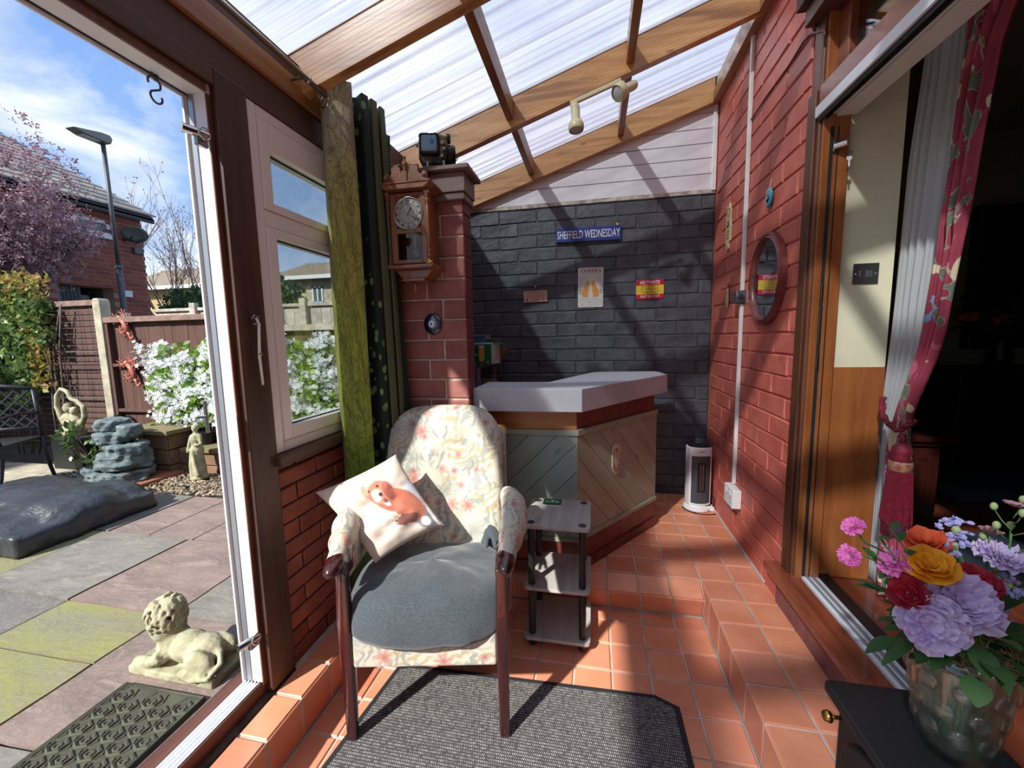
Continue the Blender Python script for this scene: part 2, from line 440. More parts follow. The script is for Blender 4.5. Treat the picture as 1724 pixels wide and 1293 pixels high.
# --- floors
fl = MB()
fl.box(-1.9, XR+.1, 0, YB+.05, -.3, -.006)
fl.prism([(-.050, -.3), (-.050, -.17), (-.091, -.060), (0, -.009), (0, -.3)], 0, -1.55, 0)
fl.box(-1.55, .0, -6.2, -.05, -.3, ZL-.006)
floor = obj('floor', fl, 'grout'); tag(floor, kind='structure')
rows_up = [k*T for k in range(0, 8)]
for k in range(8):
    y0, y1 = k*T, min((k+1)*T, YB-.002)
    for c in range(-7, 2):
        x0, x1 = c*T, min((c+1)*T, XR-.004)
        put_tile(floor, x0, x1, y0, y1, 0)
for c in range(-9, 0):      # worn front row dips to the step, then the riser
    x0, x1 = max(c*T+.0, -1.54), (c+1)*T
    if c == -1: x1 = -.003
    put_tile_face(floor, (x0, -.098, -.047), (x1, -.098, -.047), None, (x0, -.001, -.001))
xs_l = [-.003, -.146, -.302, -.458, -.614, -.770, -.926, -1.082, -1.27, -1.426, -1.5415]
for i in range(len(xs_l)-1):
    x1, x0 = xs_l[i], xs_l[i+1]
    put_tile_face(floor, (x0, -.060, -.162), (x1, -.060, -.162), None, (x0, -.099, -.050))
    ys = [-.064]+[-T*k for k in range(1, 12)]
    for j in range(len(ys)-1): put_tile(floor, x0, x1, ys[j+1], ys[j], ZL)
# raised strip along the house wall
pl = MB(); pl.box(.001, XR+.06, -6.2, -.0, -.3, -.006); plinth = obj('trim_1', pl, 'grout'); tag(plinth, kind='structure')
for k in range(0, 13):
    y1, y0 = -k*T, -(k+1)*T
    for x0, x1 in ((0, T), (T, 2*T), (2*T, XR+.05)): put_tile(plinth, x0, x1, y0, y1, 0)
    put_tile_face(plinth, (-.001, y1, ZL+.002), (-.001, y0, ZL+.002), None, (-.001, y1, -.001))
# low ledge under the window and the patio door
ld = MB(); ld.box(-1.70, -1.5455, -6.2, -.09, -.3, -.0225); ledge = obj('trim_2', ld, 'grout'); tag(ledge, kind='structure')
for k in range(-5, 9):
    y1 = -.796-k*T; y0 = y1-T; y1 = min(y1, -.1)
    put_tile(ledge, -1.6565, -1.5445, y0, y1, -.0165)
    put_tile_face(ledge, (-1.5435, y0, ZL+.002), (-1.5435, y1, ZL+.002), None, (-1.5435, y0, -.0175))
gt = MB(); gt.box(-1.72, -1.6572, -6.2, -.84, -.03, -.014); obj('trim_3', gt, mat('dirty_edge', '#5a4a3d', '#2f261f', rough=.95, scale=20, bump=.5))['kind'] = 'structure'

# --- back wall, painted black, with white boards in the gable
wb = MB(); wb.box(-1.9, XR+.15, YB+.004, YB+.14, -.05, 2.24); wall_back = obj('wall_back', wb, 'blackpaint'); tag(wall_back, kind='structure')
bricks(wall_back, (-1.75, YB+.006), 0, 2.055, -.035, 2.238, .297, .098, .007, .009, 'blackpaint', off=.185, rough=.0035, jit=.0012)
rg = MB(); random.seed(3)
pts = []
n = 60
top = [(-1.75+2.05*i/n, 2.243+random.uniform(0, .012)) for i in range(n+1)]
rg.prism([(top[0][0], 2.225)]+top+[(top[-1][0], 2.225)], 1, YB-.006, YB+.01); obj('trim_4', rg, mat('rough_plaster', '#d9cfc2', '#8d8378', rough=.9, scale=16, bump=.5))['kind'] = 'structure'
cl = MB(); cl.box(-1.9, XR+.15, YB+.006, YB+.05, 2.24, 2.98); wall_gable = obj('wall_gable', cl, mat('board_shadow_gap', '#9a8fa0', rough=.8)); tag(wall_gable, kind='structure')
zz = [2.262, 2.352, 2.447, 2.54, 2.632, 2.726, 2.82]
zz = [2.246]+[at(x, y, 'y', YB).z for x, y in ((1202.7, 291.8), (1203.8, 265.3), (1205, 240), (1206, 215), (1208.2, 188.2))]+[2.89]
for a, b in zip(zz, zz[1:]):
    p = MB(); xa = max((a-2.716)/.315, -1.8); xb = max((b-2.716)/.315, -1.8)
    p.prism([(xa-.02, a+.0025), (XR-.012, a+.0025), (XR-.012, b-.0025), (min(xb-.02, XR-.02), b-.0025)], 1, YB-.007, YB+.006)
    obj('plank', p, 'upvcw', wall_gable, bevel=.002)
ct = MB(); ct.box(XR-.03, XR-.002, YB-.018, YB+.004, 2.24, 2.83); obj('trim_5', ct, 'white', bevel=.003)['kind'] = 'structure'

# --- right wall, painted red
wr = MB(); wr.box(XR+.004, XR+.14, -.148, YB+.02, -.05, 2.99); wr.box(XR+.004, XR+.14, -6.2, -.15, 2.62, 2.99)
wr.box(XR+.004, XR+.3, -6.2, -1.9, -.05, 2.62)
wall_right = obj('wall_right', wr, 'redpaint'); tag(wall_right, kind='structure')
bricks(wall_right, (XR+.006, YB), -PI/2, YB+.147, -.02, 2.93, .297, .0965, .0065, .009, 'redpaint', off=.2, rough=.003, jit=.001)
sk = MB(); sk.box(XR-.012, XR+.004, .02, YB-.01, -.004, .012); obj('baseboard_right', sk, 'grout', bevel=.003)['kind'] = 'structure'

# --- left wall: low brickwork, post, beams, window, patio door
wl = MB(); wl.box(XL-.12, XL-.007, -.88, -.2, -.1, .787); wl.box(XL-.12, XL-.007, -.09, YB+.14, -.1, 2.2); wl.box(XL-.12, XL-.007, -.2, -.09, -.1, 2.2)
wall_left = obj('wall_left', wl, 'mortardark'); tag(wall_left, kind='structure')
bricks(wall_left, (XL-.006, -.881), PI/2, .69, -.023, .785, .234, .0715, .009, .008, 'brickleft', off=.034, rough=.0025, jit=.0012)
ps = MB(); ps.box(-1.755, -1.657, -.954, -.838, -.01, 2.06); post = obj('trim_6', ps, 'darkwood_z', bevel=.006); post['kind'] = 'structure'
pb = MB(); pb.box(-1.70, -1.662, -.852, -.835, -.01, .80); obj('trim_7', pb, 'trimwood_z', bevel=.003)['kind'] = 'structure'
for i, (z0, z1, x1, y1, mm) in enumerate(((2.012, 2.062, -1.662, -.9, 'darkwood_y'), (2.045, 2.155, -1.665, -.1, 'darkwood_y'), (2.158, 2.235, -1.652, -.1, 'piney'), (2.238, 2.30, -1.66, -.1, 'darkwood_y'))):
    b = MB(); b.box(-1.8, x1, -6.2, y1, z0, z1); obj('trim_%d' % (8+i), b, mm, bevel=.003)['kind'] = 'structure'
b = MB(); b.box(-1.8, -1.66, -.09, YB+.02, 2.17, 2.33); obj('trim_12', b, 'darkwood_y', bevel=.003)['kind'] = 'structure'
sb = MB(); sb.box(-1.72, -1.632, -.852, -.2, .787, .826); obj('trim_13', sb, 'darkwood_y', bevel=.004)['kind'] = 'structure'

# window: white plastic frame, small top light over a large pane
def rect_frame(mb, y0, y1, z0, z1, w, x0, x1):
    mb.box(x0, x1, y0, y0+w, z0, z1); mb.box(x0, x1, y1-w, y1, z0, z1)
    mb.box(x0, x1, y0+w, y1-w, z0, z0+w); mb.box(x0, x1, y0+w, y1-w, z1-w, z1)
y0w, y1w = -.833, -.205
zt0 = at(449, 345, 'x', -1.70).z; zt1 = at(442, 258, 'x', -1.70).z; zb1 = at(448, 400, 'x', -1.70).z; zb0 = at(474, 717, 'x', -1.70).z
wf = MB(); rect_frame(wf, y0w, y1w, .827, 2.044, .042, -1.752, -1.668)
tm = (zt0+zb1)/2; wf.box(-1.752, -1.668, y0w+.042, y1w-.042, tm-.03, tm+.03)
window = obj('window_1', wf, 'upvc', bevel=.005); tag(window, kind='structure')
for z0, z1, g0, g1 in ((.87, tm-.03, zb0, zb1), (tm+.03, 2.002, zt0, zt1)):
    s_ = MB(); y0, y1 = y0w+.042, y1w-.042; ym = y0w+.085
    s_.box(-1.738, -1.662, y0, ym, z0, z1); s_.box(-1.738, -1.662, y1-.045, y1, z0, z1); s_.box(-1.738, -1.662, ym, y1-.045, z0, g0); s_.box(-1.738, -1.662, ym, y1-.045, g1, z1)
    sash = obj('sash', s_, 'upvc', window, bevel=.004)
    g_ = MB(); g_.box(-1.708, -1.704, ym-.004, y1-.04, g0-.004, g1+.004); obj('pane', g_, 'pane', window)
    k_ = MB(); rect_frame(k_, ym-.001, y1-.044, g0-.001, g1+.001, .004, -1.703, -1.69); obj('gasket', k_, 'rubber', window)
# patio door opening (door slid away): white frame, sill and track
df = MB(); df.box(-1.750, -1.680, -.972, -.950, .04, 2.03); df.box(-1.750, -1.680, -6.1, -.972, 1.982, 2.03)
door = obj('door_1', df, 'alu', bevel=.002); tag(door, kind='structure')
b = MB(); b.box(-1.7435, -1.738, -.9745, -.972, .045, 1.98); b.box(-1.7435, -1.738, -6.1, -.976, 1.979, 1.982); obj('seal', b, 'rubber', door)
b = MB(); b.box(-1.757, -1.750, -.980, -.955, .03, 1.99); b.box(-1.757, -1.750, -6.1, -.980, 1.975, 2.02); obj('edge_strip', b, 'alu', door, bevel=.001)
b = MB(); b.box(-1.738, -1.722, -.9765, -.972, .045, 1.98); obj('groove', b, 'alugrey', door)
b = MB(); b.box(-1.680, -1.676, -.9715, -.955, .03, 1.98); b.box(-1.680, -1.674, -6.1, -.9705, 1.984, 2.01); obj('wood_bead', b, 'trimwood_z', door)
b = MB(); b.box(-1.752, -1.690, -6.1, -.972, .015, .034); obj('track', b, 'alu', door, bevel=.001)
for x in (-1.748, -1.735, -1.722, -1.708, -1.694):
    b = MB(); b.box(x-.0025, x+.0025, -6.1, -.974, .034, .042); obj('track_rib', b, 'alu', door)
b = MB(); b.box(-1.690, -1.684, -6.1, -.955, -.03, .038); obj('threshold_board', b, 'trimwood_y', door, bevel=.002)
b = MB(); b.box(-1.815, -1.752, -6.1, -.93, -.03, .028); obj('outer_sill', b, 'trimwood_y', door, bevel=.003)

# --- pillar of red brick with a wooden cap
PX = -1.128
pm = MB(); pm.box(-1.70, PX-.006, -.193, -.09, -.02, 1.885); pillar = obj('pillar', pm, 'mortar'); tag(pillar, kind='structure')
bricks(pillar, (-1.70, -.192), 0, .572, -.02, 1.885, .32, .0965, .009, .008, 'brickdark', off=.132, rough=.002, shift=.25)
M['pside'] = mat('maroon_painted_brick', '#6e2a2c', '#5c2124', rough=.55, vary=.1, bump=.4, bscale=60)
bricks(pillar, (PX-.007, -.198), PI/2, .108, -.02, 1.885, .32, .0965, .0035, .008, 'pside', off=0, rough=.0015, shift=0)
cp = MB(); cp.box(-1.70, PX+.018, -.232, -.07, 1.90, 1.985); capb = obj('cap_board', cp, 'capwood', pillar, bevel=.003)
cp = MB(); cp.box(-1.70, PX+.012, -.224, -.075, 1.868, 1.898); obj('cap_moulding', cp, 'capwood', pillar, bevel=.004)
cp = MB(); cp.box(-1.70, PX+.045, -.262, -.05, 1.987, 2.006); obj('cap_shelf', cp, 'capwood', pillar, bevel=.003)

# --- lean-to roof: rafters, noggins, fluted sheet
def sloped(x0, x1, ya, yb, d0, d1):
    b = MB(); b.prism([(x0, roofz(x0)+d0), (x1, roofz(x1)+d0), (x1, roofz(x1)+d1), (x0, roofz(x0)+d1)], 1, ya, yb); return b
RY = [-5.85, -4.97, -4.09, -3.21, -2.33, -1.44, -.565, .305, 1.095]
ceiling = empty('ceiling', (-.7, -.6, 2.6), None, None, kind='structure')
for i, y in enumerate(RY):
    me = sloped(-1.79, XR-.002 if i < 8 else XR-.04, y, y+.047, -.158, 0)
    o = obj('rafter', me, 'pine', ceiling, bevel=.002)
    o2 = obj('glazing_bar', sloped(-1.85, XR-.002, y-.004, y+.052, .001, .006), 'white', ceiling)
for a, b in zip(RY, RY[1:]):
    for x, w in ((-1.0, .02), (-.355, .02)):
        p = MB(); z = roofz(x); p.box(x-w, x+w, a+.048, b-.001, z-.115, z-.012); obj('noggin', p, 'piney', ceiling, bevel=.002)
edges = [-6.2]+[y+.024 for y in RY]+[YB+.1]
for a, b in zip(edges, edges[1:]):
    s_ = MB(); s_.quad((-1.9, a+.002, roofz(-1.9)+.022), (XR, a+.002, roofz(XR)+.022), (XR, b-.002, roofz(XR)+.022), (-1.9, b-.002, roofz(-1.9)+.022))
    obj('roof_sheet', s_, 'roof', ceiling, recal=False)
w_ = MB(); y = -1.5
while y < YB+.05:
    t_ = random.gauss(0, .0012); w_.quad((-1.85, y-t_, roofz(-1.85)+.008), (XR-.01, y-t_, roofz(XR-.01)+.008), (XR-.01, y+t_, roofz(XR-.01)+.021), (-1.85, y+t_, roofz(-1.85)+.021)); y += .0125
o = obj('flutes', w_, 'web', ceiling, recal=False); o['kind'] = 'stuff'
b = MB(); b.box(XR-.05, XR-.001, -6.2, YB, 2.80, 2.875); obj('trim_14', b, 'piney', bevel=.003)['kind'] = 'structure'
b = MB(); b.box(XR-.03, XR-.001, -6.2, YB, 2.877, 2.958); obj('trim_15', b, mat('cream_painted_board', '#cfc3b4', '#a79a8c', rough=.6, scale=5), bevel=.003)['kind'] = 'structure'
# unseen end of the room, behind the camera, keeps the daylight right
b = MB(); b.box(-1.9, XR+.2, -6.32, -6.2, -.3, 2.95); obj('wall_front', b, 'white')['kind'] = 'structure'

# --- doorway to the house on the right
dr = MB()
dr.box(.302, .336, -.222, -.150, .185, 2.62)
door2 = obj('door_2', dr, 'trimwood_z', bevel=.006); tag(door2, kind='structure')
b = MB(); b.box(.292, .304, -.205, -.147, .19, 2.15); obj('architrave', b, 'trimwood_z', door2, bevel=.004)
b = MB(); b.box(.312, .402, -.236, -.222, .185, 2.62); obj('jamb', b, 'redwood_z', door2, bevel=.002)
b = MB(); b.box(.336, .348, -.238, -.2355, .2, 2.0); b.box(.362, .365, -.2385, -.2355, .2, 2.0); obj('groove', b, 'rubber', door2)
b = MB()
for z0, z1 in ((1.36, 1.42), (1.19, 1.33), (1.08, 1.14)): b.box(.338, .3465, -.2415, -.2375, z0, z1)
lk = obj('lock_strip', b, 'steel', door2, bevel=.001)
b = MB(); b.box(.298, .345, -6.1, -.222, 2.085, 2.155); obj('header_board', b, 'redwood_y', door2, bevel=.004)
b = MB(); b.box(.292, .350, -6.1, -.21, 2.045, 2.085); obj('header_rail', b, 'alu', door2, bevel=.002)
b = MB(); b.box(.300, .306, -6.1, -.21, 2.030, 2.045); b.box(.318, .324, -6.1, -.21, 2.030, 2.045); obj('header_groove', b, 'rubber', door2)
b = MB(); b.box(.352, .42, -6.1, -.236, 2.035, 2.05); obj('header_soffit', b, 'upvc', door2, bevel=.002)
b = MB(); b.box(.37, .374, -6.1, -.225, 2.16, 2.40); obj('transom_pane', b, 'pane', door2)
b = MB(); b.box(.345, .40, -6.1, -.225, 2.155, 2.20); b.box(.345, .40, -.30, -.225, 2.2, 2.4); obj('transom_frame', b, 'redwood_y', door2, bevel=.003)
b = MB(); b.box(.26, .42, -6.1, -.16, 2.40, 2.46); obj('fascia_board', b, 'trimwood_y', door2, bevel=.003)
b = MB(); b.box(.235, .30, -6.1, -.14, 2.47, 2.55); b.box(.265, .40, -6.1, -.14, 2.55, 2.62); obj('fascia_board', b, 'darkwood_y', door2, bevel=.003)
b = MB(); b.box(.235, .338, -1.02, -.105, .155, .19); obj('sill', b, 'redwood_y', door2, bevel=.006)
b = MB(); b.box(.29, .338, -6.1, -.12, -.004, .155); obj('sill_base', b, 'brickdark', door2)
b = MB(); b.box(.338, .402, -6.1, -.18, .17, .197); sl = obj('track', b, 'alu', door2)
b = MB(); b.box(.350, .356, -6.1, -.18, .197, .207); b.box(.372, .377, -6.1, -.18, .197, .209); obj('track_rib', b, 'alugrey', door2)
b = MB(); b.box(.402, .45, -6.1, -.2, .16, .202); obj('threshold', b, 'black', door2, bevel=.003)
# return of the thick wall: plaster over a timber dado
b = MB(); b.box(.402, .60, -.2, -.09, 1.09, 2.62); wall_return = obj('wall_return', b, 'yellow_wall'); tag(wall_return, kind='structure')
b = MB(); b.box(.403, .60, -.206, -.09, .19, 1.09); obj('trim_16', b, 'redwood_z', bevel=.003)['kind'] = 'structure'
b = MB(); b.box(.45, 3.4, -6.2, 1.6, .1, .188); obj('floor_house', b, 'redwood_y')['kind'] = 'structure'
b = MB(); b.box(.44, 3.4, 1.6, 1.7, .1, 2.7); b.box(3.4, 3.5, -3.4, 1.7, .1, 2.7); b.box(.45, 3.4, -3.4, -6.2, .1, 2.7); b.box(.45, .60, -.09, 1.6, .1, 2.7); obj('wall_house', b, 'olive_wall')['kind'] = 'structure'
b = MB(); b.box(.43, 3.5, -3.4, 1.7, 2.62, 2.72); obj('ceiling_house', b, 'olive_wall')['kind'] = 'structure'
# ================================================================== MATERIALS OF THE THINGS
def flower_fabric():
    g = G('floral_upholstery'); uvn = g.n('TexCoord').outputs['UV']
    uv = g.n('Mapping', {0: uvn}).outputs[0]
    base = g.mix(g.ramp(g.noise(uv, 5, 3), .4, .6), lin('#c9c2b2'), lin('#bcb6a6'))
    def flowers(col, scale, petals, size, c1, c2, shift, dens=.5, soft=.18, keep=.55):
        v = g.n('Mapping', {0: uvn, 'Location': (shift, shift*.7, 0)}).outputs[0]
        vo = g.n('TexVoronoi', {'Vector': v, 'Scale': scale, 'Randomness': .8}, voronoi_dimensions='2D')
        d = g.n('VectorMath', {0: v, 1: vo.outputs['Position']}, operation='SUBTRACT').outputs[0]
        s = g.n('SeparateXYZ', {0: d}); ang = g.math('ARCTAN2', s.outputs[1], s.outputs[0])
        cs = g.n('SeparateColor', {0: vo.outputs['Color']})
        ph = g.math('MULTIPLY', cs.outputs[0], 6.28)
        k = g.math('ABSOLUTE', g.math('COSINE', g.math('MULTIPLY', g.math('ADD', ang, ph), petals/2)))
        rad = g.math('MULTIPLY', g.math('ADD', .25, g.math('MULTIPLY', k, .75)), size)
        r = g.math('MULTIPLY', vo.outputs['Distance'], 1/scale) if False else g.n('VectorMath', {0: d}, operation='LENGTH').outputs['Value']
        m = g.math('GREATER_THAN', g.math('SUBTRACT', rad, r), 0)
        on = g.math('LESS_THAN', cs.outputs[1], keep)
        shade = g.ramp(g.math('DIVIDE', r, size), .1, .9, lin(c1), lin(c2))
        return g.mix(g.math('MULTIPLY', g.math('MULTIPLY', m, on), dens), col, shade)
    # feathery leaves
    wv = g.n('TexWave', {'Vector': uv, 'Scale': 9, 'Distortion': 13, 'Detail': 3, 'Detail Scale': 1.4}).outputs[1]
    lm = g.math('MULTIPLY', g.ramp(wv, .5, .62), g.ramp(g.noise(uv, 9, 2), .45, .55))
    col = g.mix(g.math('MULTIPLY', lm, .8), base, lin('#828d8c'))
    wv2 = g.n('TexWave', {'Vector': g.n('Mapping', {0: uvn, 'Rotation': (0, 0, 1.2), 'Location': (3, 1, 0)}).outputs[0], 'Scale': 10, 'Distortion': 14, 'Detail': 3}).outputs[1]
    lm2 = g.math('MULTIPLY', g.ramp(wv2, .55, .64), g.ramp(g.noise(g.n('Mapping', {0: uvn, 'Location': (5, 2, 0)}).outputs[0], 8, 2), .5, .56))
    col = g.mix(g.math('MULTIPLY', lm2, .7), col, lin('#a5966c'))
    col = flowers(col, 7, 15, .062, '#76827f', '#98a29c', 2.3, .6, keep=.35)
    col = flowers(col, 10, 7, .036, '#a8605a', '#cf9a8f', .4, .8, keep=.42)
    col = flowers(col, 15, 9, .019, '#95595a', '#bd8580', 5.1, .8, keep=.22)
    g.set(color=col, rough=.85, sheen=.25); g.bump(g.noise(g.n('Mapping', {0: uvn, 'Scale': (1, 1, 1)}).outputs[0], 260, 2), .25, .001)
    return g.m
M['floral'] = flower_fabric()
M['mahog'] = wood('dark_mahogany', '#411817', '#2b0f0e', '#1b0808', axis=2, rough=.22, coat=.6, knots=False)
def jersey():
    g = G('grey_blue_jersey'); v = g.co('Object'); n = g.noise(v, 160, 3, .7)
    col = g.mix(g.ramp(n, .35, .7), lin('#333c43'), lin('#485159'))
    g.set(color=col, rough=.95, sheen=.3); g.bump(n, .35, .001); return g.m
M['jersey'] = jersey()
M['greyoak'] = wood('grey_oak_board', '#b8b5b0', '#a19d98', '#827e79', axis=1, rough=.55, stretch=9, scale=9, knots=False, vary=.05)
def rug_mat():
    g = G('loop_pile_rug'); c = g.n('TexCoord').outputs['Object']
    v = g.n('Mapping', {0: c, 'Scale': (1, 1, 1)}).outputs[0]
    w1 = g.n('TexWave', {'Vector': v, 'Scale': 22, 'Distortion': 1.2, 'Detail': 1, 'Detail Scale': 6}, bands_direction='Y').outputs[1]
    br = g.n('TexBrick', {'Vector': v, 'Scale': 58, 'Color1': (1, 1, 1, 1), 'Color2': (.55, .55, .55, 1), 'Mortar': (0, 0, 0, 1), 'Mortar Size': .11, 'Brick Width': .36, 'Row Height': .62}, offset=.5)
    n = g.noise(v, 90, 3)
    col = g.mix(g.math('MULTIPLY', br.outputs[0], g.ramp(n, .3, .6)), lin('#3c3b3e'), lin('#d2cbc3'))
    g.set(color=col, rough=.95); g.bump(br.outputs[0], .8, .004); return g.m
M['rug'] = rug_mat()
M['rugedge'] = mat('rug_edge_rubber', '#212227', rough=.8)
M['greenplank'] = wood('green_grey_stained_board', '#8da097', '#7c9087', '#63736c', axis=0, rough=.45, knots=True, vary=.08, stretch=6)
M['greyplank'] = wood('grey_green_stained_board', '#a2a590', '#90937f', '#717462', axis=0, rough=.45, knots=True, vary=.06, stretch=6)
M['greentrim'] = mat('sage_painted_trim', '#9aa090', '#8a9082', rough=.5, scale=6)
M['barred'] = wood('oxblood_stained_board', '#7a3830', '#5f2a27', '#431c1b', axis=0, rough=.35, knots=False)
M['baramber'] = wood('amber_stained_board', '#bb7c42', '#a06634', '#774720', axis=0, rough=.35, knots=False)
M['laminate'] = mat('grey_laminate', '#b6b8bf', '#aeb1b8', rough=.5, scale=3)

# ================================================================== ARMCHAIR
AZ = R(11.5625); AO = Vector((-1.1015, -.8785, ZL)) + Vector((0, 0, .0105))
chair = empty('armchair', AO, 'high-backed armchair in faded floral fabric with dark mahogany legs, on the grey rug', 'armchair', rz=AZ)
def cobj(name, mb, m, parent=None, **k):
    return obj(name, mb, m, parent or chair, local=True, **k)
for sx in (-1, 1):
    # front leg: square, thickening to the knee, gently bowed
    b = MB(); prof = [(0, .017, 0), (.12, .018, .004), (.30, .021, .006), (.40, .022, .002), (.47, .021, 0), (.60, .019, .004), (.625, .021, .002)]
    vs = []
    for z, w, dy in prof:
        cx = sx*(.268 - (.012 if z < .05 else 0)*0)
        vs += [(cx-w, -w+dy, z), (cx+w, -w+dy, z), (cx+w, w+dy, z), (cx-w, w+dy, z)]
    fs = [(3, 2, 1, 0), tuple(range(len(vs)-4, len(vs)))]
    for i in range(len(prof)-1):
        for j in range(4): fs.append((i*4+j, i*4+(j+1) % 4, i*4+4+(j+1) % 4, i*4+4+j))
    b.add(vs, fs); cobj('leg', b, 'mahog', bevel=.006, smooth=True)
    b = MB(); b.tube([(sx*.255, .43, .30), (sx*.255, .45, .18), (sx*.258, .50, .0)], [.022, .02, .016], 6); cobj('leg', b, 'mahog', smooth=True)
    # wooden hand rest
    b = MB(); b.ell((sx*.283, -.012, .655), (.034, .062, .028), Matrix.Rotation(R(14), 3, 'X')); b.ell((sx*.28, .05, .66), (.03, .07, .024)); b.box(sx*.268-.02, sx*.268+.02, -.015, .06, .60, .65)
    fuse('armrest_tip', b, 'mahog', chair, .006, 3, local=True)
    b = MB()
    for t in range(7):
        f = t/6; b.ell((sx*(.288+.028*math.sin(f*PI)), .03+f*.40, .655+.045*math.sin(f*PI*.8)+.02*f), (.036+.02*math.sin(f*PI), .062, .040+.025*math.sin(f*PI)))
    b.box(sx*.285-.022, sx*.285+.022, .04, .42, .56, .66)
    o = fuse('arm_pad', b, 'floral', chair, .010, 5, local=True); boxuv(o)
    b = MB(); b.box(sx*.268-.012, sx*.268+.012, .02, .43, .29, .385); cobj('side_rail', b, 'mahog', bevel=.003)
b = MB(); b.box(-.248, .248, -.012, .03, .272, .40); o = cobj('seat_rail', b, 'floral', bevel=.012, seg=3); boxuv(o)
b = MB(); b.box(-.25, .25, .41, .44, .27, .36); cobj('seat_rail', b, 'mahog', bevel=.004)
b = MB(); b.box(-.25, .25, -.01, .43, .385, .44); o = cobj('seat', b, 'floral', bevel=.015); boxuv(o)
# padded reclining back
b = MB()
def backpt(u, z, front):
    t = (z-.42)/.66; lean = .40+.205*t
    halfw = .268*(1-.0*t); q = abs(u)
    top = 1.078-.05*max(0, (q-.35)/.65)**3
    return lean
NU, NV = 26, 34
def bk(u, v, side):
    q = (u-.5)*2; hw = .262+.006*math.sin(v*PI)
    x = q*hw
    ztop = 1.078-.105*abs(q)**5-.01*q*q; z = .44+(ztop-.44)*v
    edge = (1-abs(q)**8)*(1-v**14)
    thick = .055*(edge**.5 if edge > 0 else 0)
    lean = .425+.20*((z-.44)/.64)+.03*abs(q)**2*-1
    pad = .026*math.cos(q*PI*1.5)*math.sin(v*PI*3.2)*.35
    tuft = sum(.016*math.exp(-(((x-tx)**2+(z-tz)**2)/.0012)) for tx, tz in ((-.1, .93), (.1, .93), (-.12, .78), (.12, .78), (0, .86), (0, .70), (-.1, .62), (.1, .62)))
    if side: return (x, lean-thick-.012*math.sin(v*PI)-pad+tuft, z)
    return (x, lean+thick*.7+.01, z)
b.grid(NU, NV, lambda u, v: bk(u, v, 1)); b.grid(NU, NV, lambda u, v: bk(1-u, v, 0))
me = b.mesh('backrest', True); bb = bmesh.new(); bb.from_mesh(me); bmesh.ops.remove_doubles(bb, verts=bb.verts, dist=.013)
bound = [e for e in bb.edges if e.is_boundary]; bmesh.ops.holes_fill(bb, edges=bound, sides=0); bmesh.ops.recalc_face_normals(bb, faces=bb.faces)
for f in bb.faces: f.smooth = True
bb.to_mesh(me); bb.free(); me.materials.append(M['floral'])
o = obj('backrest', me, 'floral', chair, local=True); boxuv(o)
# side wing cushions behind the pad, seen as the pale rim at the right
b = MB(); b.box(.236, .282, .50, .60, .50, .97); o = cobj('back_side', b, 'floral', bevel=.015, seg=3); boxuv(o); o.rotation_euler.x = R(-15)
b = MB(); b.box(-.282, -.236, .50, .60, .50, .97); o = cobj('back_side', b, 'floral', bevel=.015, seg=3); boxuv(o); o.rotation_euler.x = R(-15)

# loose grey cover pulled over the seat cushion
def cover():
    b = MB(); n = 56
    def fn(u, v):
        # superellipse disc, seen from above; v runs from the rim tucked under to the middle
        a = u*2*PI; ca, sa = math.cos(a), math.sin(a); e = .62+.38*min(1, max(0, (v-.35)/.5))
        ex_ = abs(ca)**e*(1 if ca > 0 else -1); ey_ = abs(sa)**e*(1 if sa > 0 else -1)
        prof = [(.90, .0), (.97, .008), (1.0, .03), (1.0, .055), (.985, .085), (.94, .112), (.85, .128), (.65, .142), (.4, .1475), (.2, .1495), (0, .150)]
        t = v*(len(prof)-1); i = min(int(t), len(prof)-2); f = t-i
        r = prof[i][0]*(1-f)+prof[i+1][0]*f; z = prof[i][1]*(1-f)+prof[i+1][1]*f
        if i >= 6: z = .128+.026*(1-(r/.85)**2)
        front = max(0, -sa)
        x = ex_*.300*r; y = .20+ey_*.235*r - .03*front*r
        sag = .045*front*(1-r)*0
        zz = .385+z*(1.0+.12*front)-.022*front*max(0, (r-.9)*10)
        nz_ = mnoise.noise(Vector((x*9, y*9, 3)))*.010+mnoise.noise(Vector((x*24+zz*8, y*24, zz*6)))*.005
        fold = .007*math.sin(a*19+mnoise.noise(Vector((x*6, y*6, 0)))*5)*max(0, 1-abs(zz-.41)/.05)
        fr = .010*math.sin((x*.8+y)*42)*math.exp(-((x-.2)**2+(y-.38)**2)/.006)
        return Vector((x*(1+fold*2), y*(1)-fold*.5*front, zz+nz_+fr))
    b.grid(96, 30, fn); me = b.mesh('seat_cover', True)
    bb = bmesh.new(); bb.from_mesh(me); bmesh.ops.remove_doubles(bb, verts=bb.verts, dist=.0012)
    bmesh.ops.holes_fill(bb, edges=[e for e in bb.edges if e.is_boundary], sides=0); bmesh.ops.recalc_face_normals(bb, faces=bb.faces)
    for f in bb.faces: f.smooth = True
    bb.to_mesh(me); bb.free(); return me
cvm = cover(); mw = Matrix.Translation(AO) @ Matrix.Rotation(AZ, 4, 'Z'); cvm.transform(mw)
sc_ = obj('seat_cover', cvm, 'jersey'); tag(sc_, 'grey-blue jersey cover pulled over the seat of the floral armchair', 'cover')
b = MB()     # bunched knot of the cover at the back right corner
random.seed(5)
for i in range(7):
    a = i*.9; b.tube([mw @ Vector((.20+.03*math.cos(a), .37+.02*math.sin(a), .50)), mw @ Vector((.215+.02*math.cos(a+1), .395, .565+.012*math.sin(a*2))), mw @ Vector((.225+.05*math.cos(a+.4), .36-.05*abs(math.sin(a)), .52))], [.012, .014, .008], 6)
kn = fuse('knot', b, 'jersey', sc_, .005, 3)

